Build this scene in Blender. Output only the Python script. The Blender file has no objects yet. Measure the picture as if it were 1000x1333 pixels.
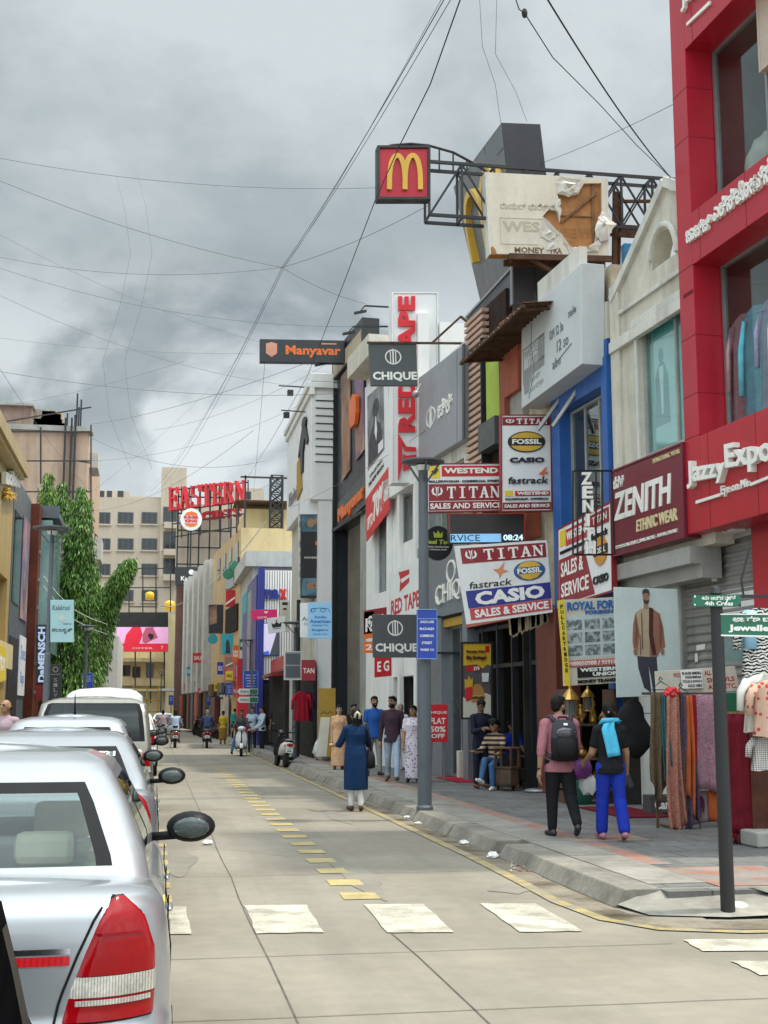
import bpy, bmesh, math, random
import numpy as np
from math import sin, cos, pi, radians, atan, atan2, sqrt, tan, hypot
from mathutils import Vector as V, Matrix, geometry
random.seed(7)
SC = bpy.context.scene
COL = SC.collection
# ---------------------------------------------------------------- camera
FOC, CX, CY, EYE = 1700.0, 500.0, 666.5, 1.65
VPX, VPY = 200.0, 925.0
PITCH = atan((VPY - CY) / FOC)
YAW = atan((CX - VPX) / (FOC * cos(PITCH) + (VPY - CY) * sin(PITCH)))
cd = bpy.data.cameras.new('camera'); cam = bpy.data.objects.new('camera', cd); COL.objects.link(cam)
cd.sensor_fit = 'HORIZONTAL'; cd.sensor_width = 36; cd.lens = FOC * 36 / 1000
cd.clip_start = 0.05; cd.clip_end = 3000
cam.location = (0, 0, EYE); cam.rotation_euler = (pi / 2 + PITCH, 0, -YAW)
SC.camera = cam
CM = cam.rotation_euler.to_matrix()
# ---------------------------------------------------------------- light
SUN_EL, SUN_AZ = radians(70), radians(97)      # azimuth clockwise from +Y
SC.view_settings.view_transform = 'Standard'; SC.view_settings.look = 'None'
SC.view_settings.exposure = 0.18; SC.view_settings.gamma = 1; SC.view_settings.use_curve_mapping = False
SC.render.engine = 'CYCLES'
SC.cycles.max_bounces = 6; SC.cycles.transparent_max_bounces = 12; SC.cycles.use_denoising = True
sl = bpy.data.lights.new('sun', 'SUN'); so = bpy.data.objects.new('sun', sl); COL.objects.link(so)
sl.energy = 3.3; sl.angle = radians(2.5); sl.color = (1, .93, .80)
sd = V((sin(SUN_AZ) * cos(SUN_EL), cos(SUN_AZ) * cos(SUN_EL), sin(SUN_EL)))
so.rotation_euler = (-sd).to_track_quat('-Z', 'Y').to_euler(); so.location = (30, 0, 60)
wd = bpy.data.worlds.new('World'); SC.world = wd; wd.use_nodes = True
class NT:
 """small node-tree helper"""
 def __init__(s, t): s.t = t
 def n(s, typ, ins=None, **kw):
  x = s.t.nodes.new(typ)
  for k, v in kw.items(): setattr(x, k, v)
  for k, v in (ins or {}).items():
   if hasattr(v, 'is_output'): s.t.links.new(v, x.inputs[k])
   else:
    try: x.inputs[k].default_value = v
    except Exception: x.inputs[k].default_value = (*v, 1)
  return x
 def math(s, op, a, b=0.0, clamp=False):
  x = s.n('ShaderNodeMath', {0: a, 1: b}, operation=op); x.use_clamp = clamp; return x.outputs[0]
 def mix(s, f, a, b, bt='MIX'):
  x = s.n('ShaderNodeMix', data_type='RGBA', blend_type=bt)
  for i, v in ((0, f), (6, a), (7, b)):
   if hasattr(v, 'is_output'): s.t.links.new(v, x.inputs[i])
   else: x.inputs[i].default_value = v if i == 0 else (*v[:3], 1)
  return x.outputs[2]
 def ramp(s, f, stops, interp='LINEAR'):
  x = s.n('ShaderNodeValToRGB', {0: f}); e = x.color_ramp.elements; x.color_ramp.interpolation = interp
  while len(e) < len(stops): e.new(.5)
  for q, (p, c) in zip(e, stops):
   q.position = p; q.color = (c, c, c, 1) if isinstance(c, (int, float)) else (*c, 1)
  return x.outputs[0]
def build_world():
 t = NT(wd.node_tree); wd.node_tree.nodes.clear()
 sky = t.n('ShaderNodeTexSky', sky_type='NISHITA', sun_disc=False, sun_elevation=SUN_EL, sun_rotation=SUN_AZ)
 tc = t.n('ShaderNodeTexCoord'); sp = t.n('ShaderNodeSeparateXYZ', {0: tc.outputs['Generated']})
 zc = t.math('MAXIMUM', sp.outputs[2], 0.0)
 den = t.math('ADD', zc, .5)
 cv = t.n('ShaderNodeCombineXYZ', {0: t.math('DIVIDE', sp.outputs[0], den), 1: t.math('DIVIDE', sp.outputs[1], den), 2: t.math('MULTIPLY', zc, .6)})
 n1 = t.n('ShaderNodeTexNoise', {'Vector': cv.outputs[0], 'Scale': 1.7, 'Detail': 10.0, 'Roughness': .58, 'Distortion': .1})
 mp = t.n('ShaderNodeMapping', {0: cv.outputs[0], 1: (3.3, 1.2, 5.0)})
 n2 = t.n('ShaderNodeTexNoise', {'Vector': mp.outputs[0], 'Scale': 3.4, 'Detail': 10.0, 'Roughness': .52, 'Distortion': .3})
 c1 = t.ramp(n1.outputs[0], [(.34, (.28, .32, .345)), (.47, (.385, .435, .465)), (.60, (.59, .635, .66))])
 # sunlit cumulus low in the sky, heaped edges
 low = t.ramp(zc, [(.02, .55), (.16, .9), (.27, .6), (.36, 0.0)])
 puff = t.math('MULTIPLY', t.ramp(n2.outputs[0], [(.46, 0.0), (.53, .85), (.66, 1.0)]), low, True)
 c2 = t.mix(puff, c1, (.82, .86, .88))
 hz = t.ramp(zc, [(0.0, .75), (.10, .45), (.22, 0.0)])
 c3 = t.mix(hz, c2, (.48, .55, .60))
 up = t.ramp(zc, [(.5, 1.0 / 4.2), (.8, .85)])       # sky above the frame brightened to fill the street with light
 c4 = t.mix(1.0, c3, t.mix(1.0, up, (4.2, 4.25, 4.3), 'MULTIPLY'), 'MULTIPLY')
 bk = t.ramp(t.math('ADD', t.math('MULTIPLY', sp.outputs[1], -.5), .5), [(.42, 1.0 / 2.2), (.7, 1.0)])      # unseen bright region added behind the viewer to light the facades
 c4 = t.mix(1.0, c4, t.mix(1.0, bk, (2.2, 2.2, 2.15), 'MULTIPLY'), 'MULTIPLY')
 bg1 = t.n('ShaderNodeBackground', {0: sky.outputs[0], 1: .1})
 bg2 = t.n('ShaderNodeBackground', {0: c4, 1: 1.0})
 mk = t.ramp(n1.outputs[0], [(.2, .75), (.4, .96)])
 ms = t.n('ShaderNodeMixShader', {0: mk, 1: bg1.outputs[0], 2: bg2.outputs[0]})
 o = t.n('ShaderNodeOutputWorld', {0: ms.outputs[0]})
build_world()
# ---------------------------------------------------------------- pixel rays -> world points
def ray(px, py): return CM @ V(((px - CX) / FOC, -(py - CY) / FOC, -1))
E0 = V((0, 0, EYE))
def P(px, py, Y):
 d = ray(px, py); return E0 + d * (Y / d.y)
def G(px, py, z=0.0):
 d = ray(px, py); return E0 + d * ((z - EYE) / d.z)
# ---------------------------------------------------------------- materials
MT = {}
def mat(name, col=(.5, .5, .5), rough=.6, metal=0., var=.14, sc=2., dirt=0., bump=0., spec=.5, pat=None, col2=None, psc=1., emit=0., coat=0., dcol=(.05, .042, .033), dmap=(2.6, 2.6, .22)):
 if name in MT: return MT[name]
 m = bpy.data.materials.new(name); m.use_nodes = True; MT[name] = m
 t = NT(m.node_tree); b = m.node_tree.nodes['Principled BSDF']
 tc = t.n('ShaderNodeTexCoord'); ob = tc.outputs['Object']
 L = m.node_tree.links.new
 c = None
 def rgb(q): x = t.n('ShaderNodeRGB'); x.outputs[0].default_value = (*q, 1); return x.outputs[0]
 base = rgb(col); c2 = rgb(col2) if col2 else None
 def noise(scale, det=4., vec=ob, rough=.55, dist=0.): return t.n('ShaderNodeTexNoise', {'Vector': vec, 'Scale': scale, 'Detail': det, 'Roughness': rough, 'Distortion': dist})
 def mapped(s): return t.n('ShaderNodeMapping', {0: ob, 3: s}).outputs[0]
 h = None
 if pat == 'brick':
  x = t.n('ShaderNodeTexBrick', {'Vector': t.n('ShaderNodeMapping', {0: ob, 2: (pi / 2, 0, 0)}).outputs[0], 1: base, 2: c2, 3: (.3, .28, .25), 'Scale': psc}); base = x.outputs[0]
 elif pat in ('sx', 'sy', 'sz'):
  s = t.n('ShaderNodeSeparateXYZ', {0: ob}).outputs['xyz'.index(pat[1])]
  f = t.math('GREATER_THAN', t.math('FRACT', t.math('MULTIPLY', s, psc)), .5); base = t.mix(f, base, c2)
 elif pat == 'check':
  s = t.n('ShaderNodeSeparateXYZ', {0: ob}).outputs
  f = [t.math('GREATER_THAN', t.math('FRACT', t.math('MULTIPLY', s[i], psc)), .6) for i in (0, 2)]
  base = t.mix(t.math('MULTIPLY', t.math('ADD', f[0], f[1]), .45), base, c2)
 elif pat == 'zebra':
  x = t.n('ShaderNodeTexWave', {'Vector': ob, 'Scale': psc, 'Distortion': 9.0, 'Detail': 2.0, 'Detail Scale': 1.4}, bands_direction='Z')
  base = t.mix(t.math('GREATER_THAN', x.outputs['Fac'], .5), base, c2)
 elif pat == 'spots':
  x = t.n('ShaderNodeTexVoronoi', {'Vector': ob, 'Scale': psc}); base = t.mix(t.math('LESS_THAN', x.outputs['Distance'], .3), base, c2)
 elif pat == 'paisley':
  x = noise(psc, 3., dist=2.5); w = t.math('GREATER_THAN', t.math('FRACT', t.math('MULTIPLY', x.outputs[0], 9.)), .55); base = t.mix(w, base, c2)
 elif pat == 'mottle':
  x = noise(psc, 5.); base = t.mix(t.ramp(x.outputs[0], [(.42, 0.), (.56, 1.)]), base, c2)
 elif pat == 'slab':
  s = t.n('ShaderNodeTexBrick', {'Vector': ob, 1: base, 2: c2, 3: [q * .55 for q in col], 'Scale': psc, 'Mortar Size': .012, 'Bias': 0., 'Brick Width': .6, 'Row Height': .6}); base = s.outputs[0]
 elif pat == 'leaf':
  g = t.n('ShaderNodeNewGeometry'); base = t.mix(g.outputs['Random Per Island'], base, c2)
 if var > 0:
  a = noise(sc, 6.); f = t.ramp(a.outputs[0], [(.25, 1 - var * 1.3), (.75, 1 + var * .7)])
  base = t.mix(1., base, f, 'MULTIPLY')
  a2 = noise(sc * 9, 3.); f2 = t.ramp(a2.outputs[0], [(.3, 1 - var * .5), (.7, 1 + var * .35)]); base = t.mix(1., base, f2, 'MULTIPLY')
 if dirt > 0:
  a = noise(1., 6., mapped(dmap), .62)
  b2 = noise(.7, 5.)
  f = t.math('MULTIPLY', t.ramp(a.outputs[0], [(.47, 0.), (.72, 1.)]), t.ramp(b2.outputs[0], [(.35, .25), (.65, 1.)]))
  base = t.mix(t.math('MULTIPLY', f, dirt), base, dcol)
 L(base, b.inputs['Base Color'])
 b.inputs['Metallic'].default_value = metal; b.inputs['Specular IOR Level'].default_value = spec if rough < .6 or spec != .5 else .16
 if coat: b.inputs['Coat Weight'].default_value = coat; b.inputs['Coat Roughness'].default_value = .06
 rn = noise(sc * 2.5, 4.); L(t.ramp(rn.outputs[0], [(.3, max(0.02, rough * .82)), (.7, min(1., rough * 1.15))]), b.inputs['Roughness'])
 if bump:
  bn = noise(sc * 14, 5.); bp = t.n('ShaderNodeBump', {'Height': bn.outputs[0], 'Strength': min(1, bump), 'Distance': .01}); L(bp.outputs[0], b.inputs['Normal'])
 if emit: L(base, b.inputs['Emission Color']); b.inputs['Emission Strength'].default_value = emit
 return m
def glassmat(name, tint=(.35, .42, .42), f0=.08, rough=.02):
 if name in MT: return MT[name]
 m = bpy.data.materials.new(name); m.use_nodes = True; MT[name] = m; m.node_tree.nodes.clear(); t = NT(m.node_tree)
 tr = t.n('ShaderNodeBsdfTransparent', {0: tint}); gl = t.n('ShaderNodeBsdfGlossy', {0: (.9, .95, .95), 1: rough})
 fr = t.n('ShaderNodeLayerWeight', {0: .5}); mx = t.n('ShaderNodeMixShader', {0: t.math('ADD', t.math('POWER', fr.outputs[1], 4.), f0 * .5, True), 1: tr.outputs[0], 2: gl.outputs[0]})
 t.n('ShaderNodeOutputMaterial', {0: mx.outputs[0]}); return m
# ---------------------------------------------------------------- mesh collecting
def wpos(o):
 p = V((0, 0, 0))
 while o: p = p + o.location; o = o.parent
 return p
class MB:
 def __init__(s): s.v = []; s.f = []
 def add(s, vs, fs):
  n = len(s.v); s.v += [V(p) for p in vs]; s.f += [tuple(i + n for i in q) for q in fs]; return s
 def hexa(s, p):      # 8 points: bottom loop 0-3 counter-clockwise seen from above, top loop 4-7
  return s.add(p, [(3, 2, 1, 0), (4, 5, 6, 7), (0, 1, 5, 4), (1, 2, 6, 5), (2, 3, 7, 6), (3, 0, 4, 7)])
 def box(s, x0, x1, y0, y1, z0, z1):
  return s.hexa([(x0, y0, z0), (x1, y0, z0), (x1, y1, z0), (x0, y1, z0), (x0, y0, z1), (x1, y0, z1), (x1, y1, z1), (x0, y1, z1)])
 def prism(s, pts, vec):    # planar polygon swept along vec
  n = len(pts); vec = V(vec); a = [V(p) for p in pts]
  tri = geometry.tessellate_polygon([a])
  nn = sum(((a[i] - a[0]).cross(a[i + 1] - a[0]) for i in range(1, n - 1)), V())
  if nn.dot(vec) < 0: a = a[::-1]; tri = geometry.tessellate_polygon([a])
  fs = []
  nv = (sum(((a[i] - a[0]).cross(a[i + 1] - a[0]) for i in range(1, n - 1)), V()))
  for q in tri:
   if (a[q[1]] - a[q[0]]).cross(a[q[2]] - a[q[0]]).dot(nv) < 0: q = q[::-1]
   fs.append(tuple(i + n for i in q)); fs.append(tuple(reversed(q)))
  fs += [(i, (i + 1) % n, (i + 1) % n + n, i + n) for i in range(n)]
  return s.add(a + [p + vec for p in a], fs)
 def prism_hole(s, outer, holes, vec):
  loops = [[V(p) for p in outer]] + [[V(p) for p in h] for h in holes]
  vec = V(vec); flat = [p for l in loops for p in l]; n = len(flat); fs = []
  for q in geometry.tessellate_polygon(loops):
   c = (flat[q[1]] - flat[q[0]]).cross(flat[q[2]] - flat[q[0]])
   if c.dot(vec) < 0: q = q[::-1]
   fs.append(tuple(i + n for i in q)); fs.append(tuple(reversed(q)))
  o = 0
  for l in loops:
   k = len(l); fs += [(o + i, o + (i + 1) % k, o + (i + 1) % k + n, o + i + n) for i in range(k)]; o += k
  return s.add(flat + [p + vec for p in flat], fs)
 def tube(s, pts, r, n=8, cap=True):
  pts = [V(p) for p in pts]; m = len(pts); rs = r if isinstance(r, (list, tuple)) else [r] * m
  vs = []; prev = None
  for i in range(m):
   d = (pts[min(i + 1, m - 1)] - pts[max(i - 1, 0)]).normalized()
   if prev is None: a = d.orthogonal().normalized()
   else:
    a = prev - d * prev.dot(d); a = a.normalized() if a.length > 1e-6 else d.orthogonal().normalized()
   prev = a; b = d.cross(a)
   vs += [pts[i] + (a * cos(2 * pi * k / n) + b * sin(2 * pi * k / n)) * rs[i] for k in range(n)]
  fs = [(i * n + k, i * n + (k + 1) % n, (i + 1) * n + (k + 1) % n, (i + 1) * n + k) for i in range(m - 1) for k in range(n)]
  if cap: fs += [tuple(range(n))[::-1], tuple(range((m - 1) * n, m * n))]
  return s.add(vs, fs)
 def bar(s, a, b, w, h=None, up=(0, 0, 1)):
  a = V(a); b = V(b); d = (b - a).normalized(); up = V(up)
  if abs(d.dot(up)) > .95: up = V((1, 0, 0))
  x = d.cross(up).normalized() * (w / 2); z = x.normalized().cross(d) * ((h or w) / 2)
  return s.hexa([a - x - z, a + x - z, b + x - z, b - x - z, a - x + z, a + x + z, b + x + z, b - x + z])
 def lathe(s, prof, c, n=20, axis=None):   # prof [(r, h)], open ends closed when r>0
  c = V(c); ax = V(axis or (0, 0, 1)).normalized(); a = ax.orthogonal().normalized(); b = ax.cross(a)
  vs = [c + ax * h + (a * cos(2 * pi * k / n) + b * sin(2 * pi * k / n)) * max(r, 1e-4) for r, h in prof for k in range(n)]
  m = len(prof)
  fs = [(i * n + k, i * n + (k + 1) % n, (i + 1) * n + (k + 1) % n, (i + 1) * n + k) for i in range(m - 1) for k in range(n)]
  fs += [tuple(range(n))[::-1], tuple(range((m - 1) * n, m * n))]
  return s.add(vs, fs)
 def ell(s, c, r, n=14, m=9, rot=None):
  c = V(c); vs = []
  for i in range(m + 1):
   th = pi * i / m
   for k in range(n):
    p = V((max(sin(th), 1e-3) * cos(2 * pi * k / n) * r[0], max(sin(th), 1e-3) * sin(2 * pi * k / n) * r[1], -cos(th) * r[2]))
    vs.append(c + (rot @ p if rot else p))
  fs = [(i * n + k, i * n + (k + 1) % n, (i + 1) * n + (k + 1) % n, (i + 1) * n + k) for i in range(m) for k in range(n)]
  fs += [tuple(range(n))[::-1], tuple(range(m * n, m * n + n))]
  return s.add(vs, fs)
 def caps(s, a, b, ra, rb, n=10):
  a = V(a); b = V(b); d = (b - a).normalized(); pts = []; rs = []
  for i in range(5): th = pi / 2 * i / 4; pts.append(a - d * ra * cos(th)); rs.append(max(ra * sin(th), ra * .05))
  for i in range(5): th = pi / 2 * i / 4; pts.append(b + d * rb * sin(th)); rs.append(max(rb * cos(th), rb * .05))
  return s.tube(pts, rs, n)
 def loft(s, rings, n=20):     # rings [(z,cx,cy,rx,ry)]
  vs = [(cx + rx * cos(2 * pi * k / n), cy + ry * sin(2 * pi * k / n), z) for z, cx, cy, rx, ry in rings for k in range(n)]
  m = len(rings)
  fs = [(i * n + k, i * n + (k + 1) % n, (i + 1) * n + (k + 1) % n, (i + 1) * n + k) for i in range(m - 1) for k in range(n)]
  fs += [tuple(range(n))[::-1], tuple(range((m - 1) * n, m * n))]
  return s.add(vs, fs)
 def grid(s, rows, close=False):
  n = len(rows[0]); vs = [p for r in rows for p in r]
  fs = [(i * n + k, i * n + (k + 1) % n, (i + 1) * n + (k + 1) % n, (i + 1) * n + k) for i in range(len(rows) - 1) for k in range(n if close else n - 1)]
  return s.add(vs, fs)
 def each(s, name, m, parent, **k):     # one object per loose piece
  par = list(range(len(s.v)))
  def fnd(i):
   while par[i] != i: par[i] = par[par[i]]; i = par[i]
   return i
  for f in s.f:
   for j in f[1:]: par[fnd(j)] = fnd(f[0])
  gr = {}
  for f in s.f: gr.setdefault(fnd(f[0]), []).append(f)
  for fs in gr.values():
   ids = sorted({i for f in fs for i in f}); mp = {i: n for n, i in enumerate(ids)}; b = MB(); b.add([s.v[i] for i in ids], [tuple(mp[i] for i in f) for f in fs]); b.build(name, m, parent, **k)
 def build(s, name, m, parent=None, smooth=False, bevel=0., solid=0., sub=0):
  me = bpy.data.meshes.new(name)
  if parent is not None: o0 = wpos(parent)
  else:
   lo = [min(p[i] for p in s.v) for i in range(3)]; hi = [max(p[i] for p in s.v) for i in range(3)]
   o0 = V(((lo[0] + hi[0]) / 2, (lo[1] + hi[1]) / 2, lo[2]))
  me.from_pydata([tuple(p - o0) for p in s.v], [], s.f)
  if isinstance(m, str): m = MT[m]
  me.materials.append(m)
  if smooth: me.polygons.foreach_set('use_smooth', [True] * len(me.polygons))
  o = bpy.data.objects.new(name, me); COL.objects.link(o)
  if parent is not None: o.parent = parent
  else: o.location = o0
  if solid: q = o.modifiers.new('solid', 'SOLIDIFY'); q.thickness = solid; q.offset = 0
  if bevel: q = o.modifiers.new('bevel', 'BEVEL'); q.width = bevel; q.segments = 2; q.limit_method = 'ANGLE'; q.angle_limit = radians(40)
  if sub: q = o.modifiers.new('sub', 'SUBSURF'); q.levels = q.render_levels = sub
  return o
def tag(o, label=None, cat=None, group=None, kind=None):
 if label: o['label'] = label
 if cat: o['category'] = cat
 if group: o['group'] = group
 if kind: o['kind'] = kind
 return o
def thing(name, label, cat, loc=(0, 0, 0), group=None, rz=0.):
 o = bpy.data.objects.new(name, None); COL.objects.link(o); o.empty_display_size = .2
 o.location = loc; o.rotation_euler = (0, 0, rz); return tag(o, label, cat, group)
KIDS = {}
def copy_tree(o, parent=None):
 c = o.copy(); COL.objects.link(c)
 if parent is not None: c.parent = parent
 for k in [q for q in list(o.children)]: copy_tree(k, c)
 return c
def structure(mb, name, m, **k): o = mb.build(name, m, **k); o['kind'] = 'structure'; return o
# ---------------------------------------------------------------- lettering
_TC = {}
def glyph(body, bold=0., ext=True, shear=0., space=1.):
 key = (body, bold, ext, shear, space)
 if key in _TC: return _TC[key]
 c = bpy.data.curves.new('t', 'FONT'); c.body = body; c.size = 1; c.offset = bold; c.resolution_u = 2; c.shear = shear; c.space_character = space
 c.extrude = .5 if ext else 0.
 if not ext: c.fill_mode = 'FRONT'
 o = bpy.data.objects.new('t', c); COL.objects.link(o); dg = bpy.context.evaluated_depsgraph_get()
 me = bpy.data.meshes.new_from_object(o.evaluated_get(dg))
 vs = np.array([tuple(v.co) for v in me.vertices]) if len(me.vertices) else np.zeros((1, 3)); fs = [tuple(p.vertices) for p in me.polygons]
 bpy.data.objects.remove(o); bpy.data.curves.remove(c); bpy.data.meshes.remove(me)
 lo = vs.min(0); sz = np.maximum(vs.max(0) - lo, 1e-6); vs[:, :2] = (vs[:, :2] - lo[:2]) / sz[:2]
 if ext: vs[:, 2] += .5
 _TC[key] = (vs, fs, sz[0] / sz[1]); return _TC[key]
# slab-serif letters as strokes: (x0,y0,x1,y1,width)
_SL = {'E': [(.2, 0, .2, 1, .22), (.05, .93, .9, .93, .14), (.05, .07, .95, .07, .14), (.2, .52, .7, .52, .13), (.86, .72, .86, 1, .1), (.9, 0, .9, .3, .1), (.66, .38, .66, .66, .08)],
       'A': [(.18, .04, .5, .98, .15), (.5, .98, .82, .04, .24), (.28, .36, .7, .36, .11), (0, .05, .36, .05, .1), (.62, .05, 1, .05, .1)],
       'T': [(.5, 0, .5, 1, .23), (.03, .93, .97, .93, .14), (.08, .68, .08, 1, .1), (.92, .68, .92, 1, .1), (.28, .05, .72, .05, .1)],
       'R': [(.2, 0, .2, 1, .22), (.05, .94, .65, .94, .12), (.2, .5, .65, .5, .12), (.72, .55, .72, .92, .22), (.5, .5, .85, .05, .22), (.02, .05, .4, .05, .1), (.68, .05, 1, .05, .1)],
       'N': [(.15, 0, .15, 1, .11), (.85, 0, .85, 1, .11), (.17, .96, .83, .05, .24), (.0, .05, .32, .05, .09), (.0, .95, .25, .95, .1), (.68, .95, 1, .95, .09)],
       'I': [(.5, 0, .5, 1, .24), (.18, .95, .82, .95, .1), (.18, .05, .82, .05, .1)],
       'S': [(.86, .7, .86, 1, .1), (.12, 0, .12, .3, .1), (.2, .93, .85, .93, .13), (.18, .6, .18, .9, .2), (.2, .6, .8, .42, .2), (.82, .12, .82, .42, .2), (.15, .07, .8, .07, .13)]}
class Q:
 """a flat board given by its corners seen from the front: bl, br, tr, tl"""
 def __init__(s, bl, br, tr, tl):
  s.c = [V(bl), V(br), V(tr), V(tl)]; s.n = (s.c[1] - s.c[0]).cross(s.c[3] - s.c[0]).normalized()
  s.w = (s.c[1] - s.c[0]).length; s.h = (s.c[3] - s.c[0]).length
 def pt(s, a, b, d=0.):
  c = s.c; return (c[0] * (1 - a) + c[1] * a) * (1 - b) + (c[3] * (1 - a) + c[2] * a) * b + s.n * d
 def rect(s, mb, a0, a1, b0, b1, d0, d1, seg=1):
  for i in range(seg):
   x0 = a0 + (a1 - a0) * i / seg; x1 = a0 + (a1 - a0) * (i + 1) / seg
   mb.hexa([s.pt(x0, b0, d1), s.pt(x1, b0, d1), s.pt(x1, b0, d0), s.pt(x0, b0, d0), s.pt(x0, b1, d1), s.pt(x1, b1, d1), s.pt(x1, b1, d0), s.pt(x0, b1, d0)])
 def poly(s, mb, pts, d0, d1): mb.prism([s.pt(a, b, d0) for a, b in pts], s.n * (d1 - d0))
 def ell(s, mb, a, b, ra, rb, d0, d1, n=28): s.poly(mb, [(a + ra * cos(2 * pi * k / n), b + rb * sin(2 * pi * k / n)) for k in range(n)], d0, d1)
 def line(s, mb, pts, w, d0, d1):          # ribbon; w in metres
  for (a0, b0), (a1, b1) in zip(pts, pts[1:]):
   p, q = s.pt(a0, b0, (d0 + d1) / 2), s.pt(a1, b1, (d0 + d1) / 2)
   if (q - p).length > 1e-6: mb.bar(p, q, w, abs(d1 - d0), up=s.n)
 def ribbon(s, mb, pts, w, d0, d1):
  m = len(pts); W = [s.pt(a, b) for a, b in pts]; L = []; R = []
  for i in range(m):
   d = (W[min(i + 1, m - 1)] - W[max(i - 1, 0)]).normalized(); x = d.cross(s.n) * (w / 2); L.append(W[i] - x); R.append(W[i] + x)
  rows = [[L[i] + s.n * d0, L[i] + s.n * d1, R[i] + s.n * d1, R[i] + s.n * d0] for i in range(m)]
  mb.grid(rows, True); mb.add(rows[0], [(0, 1, 2, 3)]); mb.add(rows[-1], [(3, 2, 1, 0)])
 def text(s, mb, body, a0, a1, b0, b1, d0, d1, bold=.0, shear=0., space=1., flat=False):
  vs, fs, ar = glyph(body, bold, not flat, shear, space)
  mb.add([s.pt(a0 + (a1 - a0) * x, b0 + (b1 - b0) * y, d0 + (d1 - d0) * z if not flat else d1) for x, y, z in vs], fs)
 def slab(s, mb, word, a0, a1, b0, b1, d0, d1, gap=.16):
  n = len(word); cw = (a1 - a0) / (n + gap * (n - 1))
  for i, ch in enumerate(word):
   x = a0 + i * cw * (1 + gap)
   for j, (p, q, r, t, w) in enumerate(_SL[ch]):
    e = j * .0006 * (1 if d1 > d0 else -1)
    s.line(mb, [(x + cw * p, b0 + (b1 - b0) * q), (x + cw * r, b0 + (b1 - b0) * t)], w * cw * s.w, d0, d1 + e)
def QP(px, Y):   # corners (bl,br,tr,tl) as pixels on the plane y=Y, or each with its own depth
 return Q(*[P(x, y, Y if not isinstance(Y, (list, tuple)) else Y[i]) for i, (x, y) in enumerate(px)])
def QR(x0, x1, y0, y1, Y): return QP([(x0, y1), (x1, y1), (x1, y0), (x0, y0)], Y)
def sign(name, label, cat, q, board, layers, thick=.06, group=None, frame=None, step=.004, raise_=0., parent=None, bevel=0.006):
 """board on quad q with layers of print; layer = (part, material, [ops])"""
 c = q.pt(.5, 0, -thick / 2)
 root = thing(name, label, cat, c, group) if parent is None else parent
 mb = MB(); q.rect(mb, 0, 1, 0, 1, -thick, 0); mb.build('board', board, root, bevel=bevel)
 if frame:
  fm, fw, fd = frame; mb = MB(); a = fw / q.w; b = fw / q.h
  for r in ((-a, 1 + a, 1, 1 + b), (-a, 1 + a, -b, 0), (-a, 0, 0, 1), (1, 1 + a, 0, 1)): q.rect(mb, *r, -thick - .003, fd)
  mb.build('frame', fm, root)
 for i, (part, m, ops) in enumerate(layers):
  mb = MB(); d0 = .0; d1 = step * (i + 1) + raise_
  for op in ops:
   k = op[0]
   if k == 'r': q.rect(mb, *op[1:5], d0, d1)
   elif k == 'e': q.ell(mb, *op[1:5], d0, d1)
   elif k == 'p': q.poly(mb, op[1], d0, d1)
   elif k == 'l': q.line(mb, op[1], op[2], d0, d1)
   elif k == 'k': q.slab(mb, *op[1:6], d0, d1)
   elif k == 't':
    m1 = MB(); q.text(m1, *op[1:6], d0, d1, **(op[6] if len(op) > 6 else {})); m1.build(part, m, root)
   if 'band' in part and mb.v: mb.build(part, m, root); mb = MB()
  if mb.v: mb.build(part, m, root)
 return root
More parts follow.
